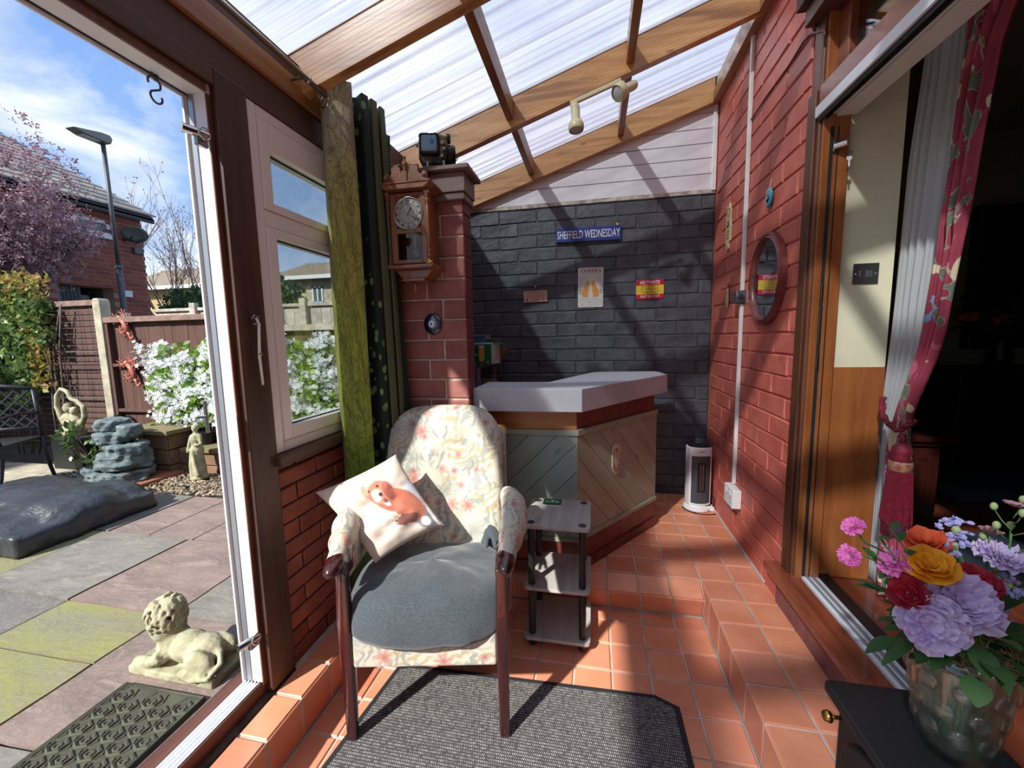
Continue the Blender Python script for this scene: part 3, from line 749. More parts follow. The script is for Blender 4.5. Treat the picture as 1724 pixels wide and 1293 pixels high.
# ================================================================== CUSHION with a printed dog
def cushion():
    cs = [at(531, 829, 'y', -.72), at(666, 765, 'y', -.56), at(748, 884, 'y', -.60), at(632, 948, 'y', -.78)]
    Lc, Tc, Rc, Bc = cs
    nrm = (Rc-Lc).cross(Tc-Bc).normalized()
    if nrm.y > 0: nrm = -nrm
    n = 90; b = MB(); cols = []
    def P(u, v):      # u along L->T side .. square param: corners L(0,0) T(1,0) R(1,1) B(0,1)
        return Lc*(1-u)*(1-v)+Tc*u*(1-v)+Rc*u*v+Bc*(1-u)*v
    def body(u, v, s):
        w = (4*u*(1-u))**.5*(4*v*(1-v))**.5
        pinch = 1-.06*(1-abs(2*u-1)**2)*1; p = P(.5+(u-.5)*(1-.07*(1-(2*v-1)**2)), .5+(v-.5)*(1-.07*(1-(2*u-1)**2)))
        nz_ = mnoise.noise(Vector((u*3.2+v*2, v*5, 1)))*.012+mnoise.noise(Vector((u*7, v*11, 2)))*.008
        wr = .008*math.sin(u*9+v*34)*max(0, v-.55)*2*w
        return p+nrm*(s*.062*w**.8+(nz_+wr)*w*(1 if s > 0 else .3))
    b.grid(n, n, lambda u, v: body(u, v, 1)); b.cur = 0; b.grid(24, 24, lambda u, v: body(u, 1-v, -.8))
    me = b.mesh('cushion', True)
    ca = me.color_attributes.new('print', 'FLOAT_COLOR', 'POINT')
    cream = lin('#beb4a8'); S2 = (n+1)**2
    def el(x, y, cx, cy, rx, ry, rot=0):
        dx, dy = x-cx, y-cy; c, s = math.cos(rot), math.sin(rot); px, py = dx*c+dy*s, -dx*s+dy*c
        return (px/rx)**2+(py/ry)**2
    def mixc(a, b_, t): t = max(0, min(1, t)); return tuple(a[i]*(1-t)+b_[i]*t for i in range(4))
    # screen-like coordinates on the cushion: X right, Y down in the photo's reading of the crop (0..1.3)
    quad = [(45, 505), (840, 105), (1318, 825), (620, 1225)]
    for i in range(len(me.vertices)):
        if i >= S2: ca.data[i].color = lin('#b9ada2'); continue
        u, v = (i//(n+1))/n, (i % (n+1))/n
        X = quad[0][0]*(1-u)*(1-v)+quad[1][0]*u*(1-v)+quad[2][0]*u*v+quad[3][0]*(1-u)*v
        Y = quad[0][1]*(1-u)*(1-v)+quad[1][1]*u*(1-v)+quad[2][1]*u*v+quad[3][1]*(1-u)*v
        nn = mnoise.noise(Vector((X/60, Y/60, 0))); n2 = mnoise.noise(Vector((X/22, Y/22, 5)))
        c = mixc(cream, lin('#cfc3b6'), .5+nn*.6)
        c = mixc(c, lin('#dfc7ae'), 1.2-el(X, Y, 330, 600, 230, 120)+nn)
        c = mixc(c, lin('#c9cfdc'), (1.1-el(X, Y, 1050, 480, 130, 160, .5))*2)
        c = mixc(c, lin('#7d8088'), (1-el(X, Y, 1150, 760, 150, 130, .6))*3+n2)
        c = mixc(c, lin('#f1eeee'), (1-el(X, Y, 1210, 720, 22, 130, -.5))*5)
        # body, chest, leg shading
        c = mixc(c, lin('#b46a54'), (1-el(X+n2*30, Y, 960, 640, 215, 150, .55))*5)
        c = mixc(c, lin('#b5654f'), (1-el(X+n2*25, Y, 880, 545, 120, 70, .4))*3)
        c = mixc(c, lin('#6b4038'), (1-el(X+n2*30, Y+nn*20, 960, 800, 150, 62, -.35))*2.5+n2*.5)
        c = mixc(c, lin('#e8ded2'), (1-el(X, Y, 1145, 805, 50, 55))*4)
        c = mixc(c, lin('#e9dfd3'), (1-el(X+n2*25, Y, 720, 800, 105, 85, -.5))*4)
        # head
        c = mixc(c, lin('#c67e62'), (1-el(X+n2*14, Y+nn*12, 700, 530, 150, 140, .5))*6)
        c = mixc(c, lin('#9b5444'), (1-el(X+n2*14, Y, 775, 500, 62, 120, -.5))*3)
        c = mixc(c, lin('#cf8e78'), (1-el(X+n2*14, Y, 535, 530, 38, 90, -.5))*3)
        c = mixc(c, lin('#ecd9c9'), (1-el(X+n2*8, Y, 655, 560, 55, 75, -.3))*4)
        c = mixc(c, lin('#b96552'), (1-el(X, Y, 760, 690, 120, 30, .35))*2)
        c = mixc(c, lin('#2d2528'), (1-el(X, Y, 695, 548, 25, 24))*6)
        c = mixc(c, lin('#3a2a2a'), (1-el(X, Y, 660, 458, 20, 15))*5)
        c = mixc(c, lin('#3a2a2a'), (1-el(X, Y, 578, 520, 14, 16))*5)
        c = mixc(c, lin('#efe3dd'), (1-el(X, Y, 765, 640, 42, 26, .6))*5)
        c = mixc(c, lin('#7a4450'), (1-el(X, Y, 748, 612, 30, 26, .7))*6)
        ca.data[i].color = c
    bb = bmesh.new(); bb.from_mesh(me); bmesh.ops.remove_doubles(bb, verts=bb.verts, dist=.0004); bmesh.ops.recalc_face_normals(bb, faces=bb.faces)
    for f in bb.faces: f.smooth = True
    bb.to_mesh(me); bb.free()
    g = G('printed_cushion_cloth'); g.set(color=g.n('VertexColor', layer_name='print').outputs[0], rough=.8, sheen=.2)
    g.bump(g.noise(g.co('Object'), 300, 2), .15, .001)
    return obj('cushion', me, g.m)
cu = cushion(); tag(cu, 'square cream cushion printed with a red-brown dog, leaning in the armchair', 'cushion')

# ================================================================== RUG
rp = [(-1.416, -.657), (-1.33, -.597), (-.395, -.578), (-.239, -.562), (-.179, -.640), (-.188, -1.5), (-1.62, -1.5), (-1.45, -1.16)]
rp = [(-.215, -.60), (-.30, -.562), (-1.30, -.590), (-1.36, -.615), (-1.47, -1.50), (-.20, -1.50)]
b = MB(); b.prism(rp, 2, ZL, ZL+.006); rug = obj('rug', b, 'rugedge', bevel=.002); tag(rug, 'charcoal grey loop-pile mat with black rubber edges under the armchair', 'rug')
c_ = Vector((-.85, -1.05)); ip = []
for i in range(len(rp)):
    p0, p1, p2 = Vector(rp[i-1]), Vector(rp[i]), Vector(rp[(i+1) % len(rp)])
    e1 = (p1-p0).normalized(); e2 = (p2-p1).normalized(); n1 = Vector((-e1.y, e1.x)); n2 = Vector((-e2.y, e2.x))
    if (c_-p1).dot(n1) < 0: n1 = -n1
    if (c_-p1).dot(n2) < 0: n2 = -n2
    bs = (n1+n2); bs = bs/ max(.3, bs.dot(n1)); ip.append(tuple(p1+bs*.022))
b = MB(); b.prism(ip, 2, ZL+.005, ZL+.010); obj('pile', b, 'rug', rug)

# ================================================================== BAR COUNTER
BC = Vector((-.617, -.036, 0)); BE = Vector((-.140, .610, 0)); BL = Vector((-1.12, -.050, 0))
bar = empty('bar_counter', (-.62, .35, 0), 'angled home bar clad in green-grey boards under a thick grey top', 'bar counter')
b = MB(); b.prism([(-1.128, -.142), (-.591, -.13), (-.077, .634), (-.101, .80), (-.13, .858), (-.535, .825), (-.779, .176), (-1.128, .17)], 2, .872, .985)
obj('counter_top', b, 'laminate', bar, bevel=.0025)
d1 = (BE-BC).normalized(); nr = Vector((d1.y, -d1.x, 0)); fx = (BC-BL).normalized(); nf = Vector((fx.y, -fx.x, 0))
def bstrip(name, z0, z1, off, m, faces=(0, 1), th=.02, over=0):
    """boards running round the two fronts of the bar, mitred at the corner"""
    # corner of offset faces
    def cpt(o_):
        # intersection of the two offset lines
        A = BL+nf*o_; B = BE+nr*o_
        den = fx.x*(-d1.y)-fx.y*(-d1.x); r = B-A
        t = (r.x*(-d1.y)-r.y*(-d1.x))/den
        return A+fx*t
    Co, Ci = cpt(off), cpt(off-th)
    out = []
    for i in faces:
        b = MB()
        if i == 0: poly = [BL+nf*(off-th), BL+nf*off, Co, Ci]
        else: poly = [Ci, Co, BE+nr*off+d1*over, BE+nr*(off-th)+d1*over]
        b.prism([(p.x, p.y) for p in poly], 2, z0, z1)
        out.append(obj(name, b, m[i] if isinstance(m, (list, tuple)) else m, bar, bevel=.002))
    return out
bstrip('top_band', .764, .872, -.004, ['baramber', 'barred'], over=-.03)
bstrip('top_moulding', .735, .764, .012, 'greentrim', over=-.004)
bstrip('bottom_rail', .165, .188, .010, 'greentrim')
bstrip('kick_board', .052, .166, .002, 'barred', over=-.01)
bstrip('skirting', 0.001, .052, .016, 'barred', over=-.005)
b = MB(); b.prism([(p.x, p.y) for p in (BL-nf*.02, BC-nf*.02-Vector((.012, 0, 0)), BE-nr*.02, BE-nr*.05-d1*.0, BC-nr*.06+Vector((-.03, .02, 0)), BL-nf*.05)], 2, .01, .87); obj('carcass', b, 'black', bar)
def diag_boards(P0, D, Ln, z0, z1, pitch, slope, m, nrm, off):
    """diagonal boards clipped to the rectangle (0..Ln, z0..z1); slope +1 rises to the right"""
    H = z1-z0; k = -40
    n = 0
    while k < 60:
        a = k*pitch; k += 1
        # strip between lines  slope*... : z - s*u = const
        c0, c1 = a+.0015, a+pitch-.0015
        poly = [(0., z0), (Ln, z0), (Ln, z1), (0., z1)]
        for (sg, c) in ((1, c0), (-1, c1)):
            out = []
            for i in range(len(poly)):
                p, q = poly[i], poly[(i+1) % len(poly)]
                fp = sg*((p[1]-z0)-slope*p[0]-c); fq = sg*((q[1]-z0)-slope*q[0]-c)
                if fp >= 0: out.append(p)
                if fp*fq < 0: t = fp/(fp-fq); out.append((p[0]+(q[0]-p[0])*t, p[1]+(q[1]-p[1])*t))
            poly = out
            if len(poly) < 3: break
        if len(poly) < 3: continue
        b = MB(); b.slab([Vector((0, 0, 0))+P0+D*u+nrm*off+Vector((0, 0, z)) for u, z in poly], nrm*-.012)
        # give the board its own frame so that the grain follows it
        me = b.mesh('board'); ang = math.atan2(D.y, D.x)
        o = obj('board', b, m, bar, bevel=.0018); n += 1
        g_rot = Matrix.Rotation(ang, 4, 'Z') @ Matrix.Rotation(-math.atan(slope), 4, 'Y')
        o.data.transform(g_rot.inverted()); o.rotation_euler = g_rot.to_euler()
    return n
flen = (BC-BL).length; slen = (BE-BC).length
diag_boards(BL, fx, flen-.0, .188, .735, .145, 1.0, 'greenplank', nf, 0.)
diag_boards(BC, d1, slen, .188, .735, .145, -1.0, 'greyplank', nr, 0.)
# oval plaque on the angled face
pc = at(1036, 772, 'y', .239); pc = BC+d1*((pc-BC).dot(d1)); pc.z = .541
pw = frame_mw(pc+nr*.0015, d1, (0, 0, 1))
def plaq(s): 
    pts = []
    for i in range(17): a = PI*i/16; pts.append((.040*s*math.cos(a), .045+.040*s*math.sin(a)))
    pts += [(-.040*s, -.04), (-.030*s, -.065*(.6+.4*s)), (-.014*s, -.085*(.6+.4*s)), (0, -.09*(.6+.4*s)), (.014*s, -.085*(.6+.4*s)), (.030*s, -.065*(.6+.4*s)), (.040*s, -.04)]
    return pts
M['plaque'] = mat('cream_plaque', '#cdbfa4', rough=.5); M['plaquered'] = mat('brown_print', '#7d4a3c', rough=.5)
plq = empty('plaque', pc, 'small rounded cream plaque with dark letters on the angled side of the bar', 'plaque')
b = MB(); b.slab([pw @ Vector((x, y, 0)) for x, y in plaq(1)], pw.to_3x3() @ Vector((0, 0, .006))); obj('plate', b, 'plaque', plq, bevel=.001)
b = MB(); pts = plaq(.66); b.tube([pw @ Vector((x, y*.8+.004, .007)) for x, y in pts], .0012, 5, closed=True); obj('inner_line', b, 'plaquered', plq)
b = MB(); b.slab([pw @ Vector((x, y, .006)) for x, y in [(-.008, .03), (.006, .026), (.012, .0), (.010, -.03), (0, -.045), (-.012, -.03), (-.014, 0)]], pw.to_3x3() @ Vector((0, 0, .002))); obj('figure', b, mat('pale_blue_print', '#9fb3b4', rough=.5), plq)
b = MB(); b.slab([pw @ Vector((x, y, .006)) for x, y in [(-.004, .036), (.004, .036), (.005, .052), (0, .060), (-.005, .052)]], pw.to_3x3() @ Vector((0, 0, .002))); obj('figure_head', b, 'plaquered', plq)
for i, (ch, an) in enumerate(zip('GUINNESS', [-78, -56, -34, -12, 12, 34, 56, 78])):
    a = R(an); x, y = .031*math.sin(a), -.035-.036*math.cos(a)
    text('letter', ch, .018, pw @ Matrix.Translation((x, y, .0065)) @ Matrix.Rotation(a, 4, 'Z'), 'plaquered', plq, .0006)

# ================================================================== SIDE TABLE, box of coasters
tb = empty('side_table', (-.695, -.26, ZL), 'small three-tier side table with grey wood shelves and black tube legs', 'side table')
tx0, tx1, ty0, ty1 = -.842, -.547, -.410, -.100
def rrect(x0, x1, y0, y1, r=.02, n=4):
    pts = []
    for cx, cy, a0 in ((x1-r, y1-r, 0), (x0+r, y1-r, 90), (x0+r, y0+r, 180), (x1-r, y0+r, 270)):
        for i in range(n+1): a = R(a0+90*i/n); pts.append((cx+r*math.cos(a), cy+r*math.sin(a)))
    return pts
legxy = [(tx0+.035, ty0+.033), (tx1-.035, ty0+.033), (tx0+.035, ty1-.033), (tx1-.035, ty1-.033)]
for z in (-.122, .118, .405):
    b = MB(); b.prism(rrect(tx0, tx1, ty0, ty1, .022), 2, z, z+.0155); obj('shelf', b, 'greyoak', tb, bevel=.0015)
for (x, y) in legxy:
    for z0, z1 in ((-.1065, .118), (.1335, .405)):
        b = MB(); b.lathe([(.0155, z0), (.0155, z1)], 16, (x, y, 0)); obj('leg', b, 'black', tb, angle=R(40))
    b = MB(); b.lathe([(.013, ZL+.003), (.017, ZL+.006), (.017, -.122)], 14, (x, y, 0)); obj('foot', b, 'black', tb, angle=R(40))
    b = MB(); b.lathe([(.0165, .4205), (.0165, .4225), (.0150, .4238)], 16, (x, y, 0)); obj('leg_cap', b, mat('dark_cap', '#3a3d43', rough=.4), tb, angle=R(40))
M['green_card'] = mat('green_card', '#1d6b42', rough=.45)
cxy = at(930, 848, 'z', .421)
cbx = empty('coaster_pack', (cxy.x, cxy.y, .421), 'flat green pack of beer mats lying on the side table', 'coaster pack')
b = MB(); b.box(cxy.x-.044, cxy.x+.044, cxy.y-.034, cxy.y+.034, .4212, .4285); obj('card_stack', b, 'white', cbx, bevel=.001)
b = MB(); b.box(cxy.x-.044, cxy.x+.044, cxy.y-.034, cxy.y+.034, .4286, .4316); obj('lid', b, 'green_card', cbx, bevel=.001)
b = MB(); b.prism(rrect(cxy.x-.032, cxy.x+.032, cxy.y-.008, cxy.y+.009, .007), 2, .4316, .4321); obj('label_patch', b, 'white', cbx)
b = MB(); b.prism(rrect(cxy.x-.030, cxy.x+.030, cxy.y-.006, cxy.y+.007, .006), 2, .4321, .4324); obj('label_field', b, 'black', cbx)
text('lettering', 'Beer & Malt', .013, frame_mw((cxy.x, cxy.y, .4326), (1, 0, 0), (0, 1, 0)), 'white', cbx, .0002, bold=.0004)
b = MB(); b.prism([(cxy.x-.006, cxy.y+.010), (cxy.x+.006, cxy.y+.010), (cxy.x+.008, cxy.y+.022), (cxy.x, cxy.y+.017), (cxy.x-.008, cxy.y+.022)], 2, .4316, .4322); obj('emblem', b, 'white', cbx)

# ================================================================== HEATER
hc = (.185, .905)
ht = empty('tower_heater', (hc[0], hc[1], 0), 'white and dark grey oscillating tower heater on the tiles in the corner', 'heater')
b = MB(); b.lathe([(.085, .002), (.09, .008), (.088, .02), (.06, .03), (.055, .036)], 28, (hc[0], hc[1], 0)); obj('base', b, 'white', ht, angle=R(30))
hz = R(6); hm = Matrix.Translation((hc[0]+.01, hc[1]+.01, 0)) @ Matrix.Rotation(hz, 4, 'Z')
def hp(poly, z0, z1): b = MB(); b.prism(poly, 2, z0, z1); b.v = [tuple(hm @ Vector(v)) for v in b.v]; return b
outer = [(-.078, .045), (-.082, .0), (-.074, -.035), (-.04, -.052), (0, -.057), (.04, -.052), (.074, -.035), (.082, 0), (.078, .045), (.04, .065), (-.04, .065)]
obj('housing', hp(outer, .036, .452), 'white', ht, bevel=.006, angle=R(50))
inner = [(-.068, -.02), (-.064, -.041), (-.036, -.0565), (0, -.0615), (.036, -.0565), (.064, -.041), (.068, -.02)]
M['gun'] = mat('dark_grey_plastic', '#44484e', rough=.4)
obj('front_panel', hp(inner, .05, .392), 'gun', ht, bevel=.004)
obj('grille_frame', hp([(-.026, -.05), (-.026, -.0635), (.026, -.0635), (.026, -.05)], .135, .345), 'black', ht, bevel=.002)
for x in (-.013, .004): obj('heating_bar', hp([(x, -.06), (x, -.0655), (x+.009, -.0655), (x+.009, -.06)], .145, .335), 'steel', ht, bevel=.002)
obj('top_cap', hp([(x*.93, y*.93) for x, y in outer], .452, .457), 'black', ht, bevel=.002)
text('maker_mark', 'pelonis', .014, hm @ frame_mw((0, -.0578, .424), (1, 0, 0), (0, 0, 1)), 'steel', ht, .0004)
b = MB(); pts = []
for i in range(30):
    t = i/29; a = PI*1.0+t*PI*1.25
    pts.append((hc[0]+.03+.125*math.cos(a), hc[1]+.11*math.sin(a)-.01, .006))
pts = pts[:24]+[(XR-.012, .88, .03), (XR-.01, .87, .08), (XR-.012, .92, .10), (XR-.03, .96, .08), (.24, .97, .05)]
b.tube(pts, .0035, 6); obj('power_cable', b, 'rubber', ht, smooth=True)
b = MB(); b.box(.262, .29, .85, .885, .004, .03); b.tube([(.275, .868, .03), (.275, .868, .045)], .004); obj('plug', b, 'white', ht, bevel=.004)
# ================================================================== THINGS ON THE WALLS
def wall_mw(p, face):
    """matrix on a wall: x reads to the right, y up, z out of the wall"""
    if face == 'back': return frame_mw(p, (1, 0, 0), (0, 0, 1))
    if face == 'right': return frame_mw(p, (0, -1, 0), (0, 0, 1))
    return frame_mw(p, (0, 1, 0), (0, 0, 1))
def plate(name, mw, w, h, th, m, par, z0=0, r=.004, bevel=.0008, cx=0, cy=0):
    b = MB(); b.prism(rrect(cx-w/2, cx+w/2, cy-h/2, cy+h/2, r), 2, z0, z0+th); b.v = [tuple(mw @ Vector(v)) for v in b.v]
    return obj(name, b, m, par, bevel=bevel)
def shape(name, mw, pts, z0, th, m, par=None, bevel=0):
    b = MB(); b.prism(pts, 2, z0, z0+th); b.v = [tuple(mw @ Vector(v)) for v in b.v]; return obj(name, b, m, par, bevel=bevel)

YF = YB-.004
# street-sign style board
p = at(990, 395, 'y', YF); mw = wall_mw((p.x, YF, p.z), 'back') @ Matrix.Rotation(R(-.6), 4, 'Z')
sg = empty('name_sign', (p.x, YF, p.z-.05), 'long blue sign with white letters SHEFFIELD WEDNESDAY on the black wall', 'sign')
M['signblue'] = mat('blue_sign', '#263f86', rough=.35)
plate('board', mw, .485, .102, .022, 'signblue', sg, r=.003, bevel=.002)
def serif_text(name, s_, size, m4, mm, par, width, stroke=.0012, z=.0):
    o = text(name, s_, size, m4 @ Matrix.Translation((0, 0, z)), mm, par, .0006, bold=.0006, width=width); return o
tmw = mw @ Matrix.Translation((0, -.003, .0228)) @ Matrix.Diagonal((1, 1.72, 1, 1))
text('lettering', 'SHEFFIELD WEDNESDAY', .048, tmw, 'white', sg, .0006, width=.462, bold=0)
dk = empty('toy_duck', at(1037, 380, 'y', YF-.012), 'tiny yellow toy duck sitting on the end of the blue sign', 'toy')
M['duckyellow'] = mat('yellow_plastic', '#e8c22c', rough=.4); M['orange_pl'] = mat('orange_plastic', '#d9701e', rough=.4)
def duck(par, c):
    c = Vector(c); b = MB(); b.ell(c+Vector((0, 0, .007)), (.010, .007, .007), nu=10, nv=7); b.ell(c+Vector((-.005, 0, .016)), .0055, nu=10, nv=7); b.ell(c+Vector((.009, 0, .011)), (.004, .003, .003), nu=8, nv=5)
    obj('body', b, 'duckyellow', par, smooth=True); b = MB(); b.ell(c+Vector((-.011, 0, .015)), (.0035, .0025, .0012), nu=8, nv=5); obj('bill', b, 'orange_pl', par, smooth=True)
tp = mw @ Vector((.215, .0515, .010)); dk.location = tp; ROOTW[dk.name] = Matrix.Translation(tp); duck(dk, tp)

# CHEERS tin sign
p0, p1 = at(972, 451, 'y', YF), at(1016.5, 517.5, 'y', YF); mw = wall_mw(((p0.x+p1.x)/2, YF, (p0.z+p1.z)/2), 'back') @ Matrix.Rotation(R(-.5), 4, 'Z')
cs = empty('tin_sign', (mw.translation.x, YF, p1.z), 'white tin sign headed CHEERS with two clinking beer glasses', 'sign')
M['tin'] = mat('off_white_tin', '#d8d8d2', '#cfcfc8', rough=.35, scale=10); M['inkred'] = mat('dark_red_ink', '#8c3b3a', rough=.5); M['inkgrey'] = mat('grey_ink', '#8e9296', rough=.5)
M['beer'] = mat('amber_beer_print', '#cf8b35', '#e0a858', rough=.4, scale=30); M['foam'] = mat('foam_print', '#ddd4a8', rough=.5)
plate('plate', mw, .190, .298, .003, 'tin', cs, r=.010, z0=.002)
text('heading', 'CHEERS', .040, mw @ Matrix.Translation((0, .124, .0055)), 'inkred', cs, .0004, width=.155, bold=.0003)
for sx in (-1, 1):
    gp = [(0.006, .045), (.020, .058), (.066, -.030), (.060, -.068), (.022, -.072), (.010, -.010)]
    gp = [(sx*x, y) for x, y in gp]; gp = gp if sx > 0 else gp[::-1]
    shape('beer_glass', mw, gp, .005, .0006, 'beer', cs)
    hp_ = [(.066, -.02), (.082, -.012), (.084, -.045), (.064, -.05), (.064, -.043), (.076, -.040), (.075, -.022), (.066, -.026)]
    hp_ = [(sx*x, y) for x, y in hp_]; hp_ = hp_ if sx > 0 else hp_[::-1]
    shape('glass_handle', mw, hp_, .005, .0005, 'inkgrey', cs)
shape('froth', mw, [(-.018, .050), (-.010, .035), (0, .03), (.010, .035), (.018, .050), (.008, .088), (-.006, .090)], .0052, .0007, 'foam', cs)
for (x, y, s_, w) in ((0, .100, 'BEER IS THE ANSWER', .12), (-.062, .084, 'Prost', .045), (.060, .084, 'Salud', .045), (-.060, .066, 'Slainte', .06), (.062, .066, 'Skal', .05), (-.068, .047, 'Sante', .03), (.066, .05, 'Salute', .04),
                     (0, -.085, 'Here is to you', .09), (-.062, -.086, 'Kanpai', .03), (.066, -.086, 'Chin chin', .04), (-.066, -.100, 'Cin cin', .03), (-.02, -.102, 'Saude', .035), (.03, -.100, 'Proost', .04), (.07, -.100, 'Noroc', .03),
                     (-.06, -.115, 'Ganbei', .045), (-.005, -.113, 'Kippis', .03), (.04, -.116, 'Zivjo', .035), (.072, -.113, 'Geonbae', .03), (-.062, -.130, 'Egeszseg', .03), (.0, -.128, 'Yamas', .03), (.06, -.129, 'Na zdrowie', .05), (0, -.141, 'beer with friends is beer well drunk', .12)):
    text('small_print', s_, .0085, mw @ Matrix.Translation((x, y, .0054)), 'inkgrey', cs, .0002, width=w)

# little hanging wooden sign
p0, p1 = at(880.5, 488.5, 'y', YF), at(923, 510, 'y', YF); mw = wall_mw(((p0.x+p1.x)/2, YF, (p0.z+p1.z)/2), 'back') @ Matrix.Rotation(R(1), 4, 'Z')
hs = empty('hanging_sign', (mw.translation.x, YF, p1.z), 'small pale pink wooden sign hung by a cord from a white pin', 'sign')
M['pinkwood'] = mat('pale_pink_board', '#d3ab94', '#c89a84', rough=.6, scale=12); M['inkbrown'] = mat('brown_ink', '#6d4a3c', rough=.6); M['inkpink'] = mat('red_ink', '#b0544e', rough=.6)
plate('board', mw, .186, .088, .010, 'pinkwood', hs, r=.001, z0=.004)
for i, s_ in enumerate(('I ONLY DRINK ON DAYS', 'THAT START WITH T', 'TUESDAY  THURSDAY', 'TODAY  TOMORROW', 'TATURDAY', 'THUNDAY')):
    text('lettering', s_, .0105, mw @ Matrix.Translation((0, .036-.0135*i, .0144)), 'inkbrown', hs, .0002, width=(.13, .14, .15, .13, .075, .065)[i])
for sx in (-1, 1): shape('bottle_print', mw, [(sx*.066-.006, -.038), (sx*.066+.006, -.038), (sx*.066+.006, -.018), (sx*.066+.002, -.012), (sx*.066-.002, -.012), (sx*.066-.006, -.018)], .0142, .0004, 'inkpink', hs)
b = MB(); b.tube([mw @ Vector(v) for v in ((-.06, .040, .008), (0, .074, .006), (.06, .040, .008))], .0011, 5); b.tube([mw @ Vector(v) for v in ((-.0, .074, .006), (.004, .044, .012))], .001, 5); obj('cord', b, 'black', hs)
b = MB(); b.ell(mw @ Vector((0, .075, .006)), .006, nu=10, nv=6); obj('pin', b, 'white', hs, smooth=True)

# red and yellow warning sign
p0, p1 = at(1071, 471.5, 'y', YF), at(1117, 503, 'y', YF); mw = wall_mw(((p0.x+p1.x)/2, YF, (p0.z+p1.z)/2), 'back') @ Matrix.Rotation(R(.6), 4, 'Z')
ws = empty('warning_sign', (mw.translation.x, YF, p1.z), 'small red and yellow tin sign reading NO TWATS on the black wall', 'sign')
M['signred'] = mat('red_enamel', '#c3203a', rough=.3); M['signyellow'] = mat('yellow_enamel', '#e6c93a', rough=.35); M['inkblack'] = mat('black_ink', '#2a2420', rough=.5)
plate('plate', mw, .198, .142, .003, 'signred', ws, r=.010, z0=.004)
shape('yellow_band', mw, [(-.098, -.036), (.098, -.036), (.098, .030), (-.098, .030)], .007, .0005, 'signyellow', ws)
for s_, sz, y, w, mm, bo in (('NO TWATS!', .034, .049, .140, 'white', .0004), ('WE HAVE A STRICT', .016, .020, .120, 'inkblack', .0002), ('NO TWATS POLICY', .018, .002, .130, 'inkblack', .0002), ('THE MANAGEMENT RESERVE THE RIGHT', .008, -.015, .155, 'inkblack', 0), ('TO REFUSE ENTRY TO TWATS', .008, -.026, .12, 'inkblack', 0), ("DON'T BE A TWAT", .023, -.052, .140, 'white', .0003)):
    text('lettering', s_, sz, mw @ Matrix.Translation((0, y, .0078)), mm, ws, .0003, width=w, bold=bo)
for x in (-.084, .084):
    b = MB(); b.ell(mw @ Vector((x, .062, .0075)), .004, nu=10, nv=6); obj('screw', b, 'steel', ws, smooth=True)

# trunking, junction box and socket on the red wall
XW = XR-.004
tr = empty('cable_trunking', (XW, .49, .34), 'white plastic cable trunking running down the red wall to the socket', 'trunking')
b = MB(); b.box(XW-.016, XW, .478, .503, .340, 1.40); b.box(XW-.016, XW, .478, .503, 1.475, 2.81); obj('duct', b, 'upvc', tr, bevel=.002)
b = MB(); b.box(XW-.0175, XW-.0158, .482, .499, .340, 1.40); b.box(XW-.0175, XW-.0158, .482, .499, 1.475, 2.81); obj('lid', b, 'white', tr, bevel=.0006)
jp = at(1243, 533, 'x', XW)
jb = empty('junction_box', (XW, jp.y, 1.40), 'small black thermostat box set in the white trunking', 'junction box')
b = MB(); b.prism([(.455, 1.405), (.530, 1.405), (.540, 1.43), (.530, 1.472), (.455, 1.472), (.447, 1.44)], 0, XW-.05, XW); obj('case', b, 'gun', jb, bevel=.005)
b = MB(); b.lathe([(.014, 0), (.012, .008)], 14, m=Matrix.Rotation(R(90), 3, 'X')); b.v = [(x+XW-.026, y+.449, z+1.438) for x, y, z in b.v]; obj('dial', b, 'steel', jb)
b = MB(); b.box(XW-.003, XW, .415, .447, 1.40, 1.475); obj('backing', b, mat('clear_mount', '#b98a86', rough=.2), jb)
sk_ = empty('wall_socket', (XW, .44, .20), 'white surface-mounted double socket low on the red wall', 'socket')
b = MB(); b.box(XW-.042, XW, .375, .522, .225, .335); obj('back_box', b, 'upvc', sk_, bevel=.005)
b = MB(); b.box(XW-.050, XW-.0425, .375, .522, .225, .335); obj('face_plate', b, 'white', sk_, bevel=.003)
for y0 in (.415, .482):
    b = MB(); b.box(XW-.054, XW-.050, y0-.009, y0+.009, .295, .318); obj('switch', b, 'white', sk_, bevel=.002)
    b = MB(); b.box(XW-.0508, XW-.0499, y0-.003, y0+.003, .270, .282); b.box(XW-.0508, XW-.0499, y0-.014, y0-.008, .248, .252); b.box(XW-.0508, XW-.0499, y0+.008, y0+.014, .248, .252); obj('pin_hole', b, 'black', sk_)
cb = MB(); pts = [at(x, y, 'x', XW) for x, y in ((1265, 203), (1290, 165), (1330, 110), (1356, 68), (1366, 57), (1390, 50), (1391, 62))]
pts = [Vector((XW-.004, q.y, q.z)) for q in pts]; cb.tube(pts, .0045, 7); pts = [at(x, y, 'x', XW) for x, y in ((1375, 48), (1370, 38), (1372, 15), (1376, 0))]; cb.tube([Vector((XW-.006, q.y, q.z)) for q in pts], .007, 7)
o = obj('cable', cb, mat('red_painted_cable', '#6d2a2b', rough=.4), smooth=True); tag(o, 'red-painted cable clipped diagonally to the red wall beside the trunking', 'cable')

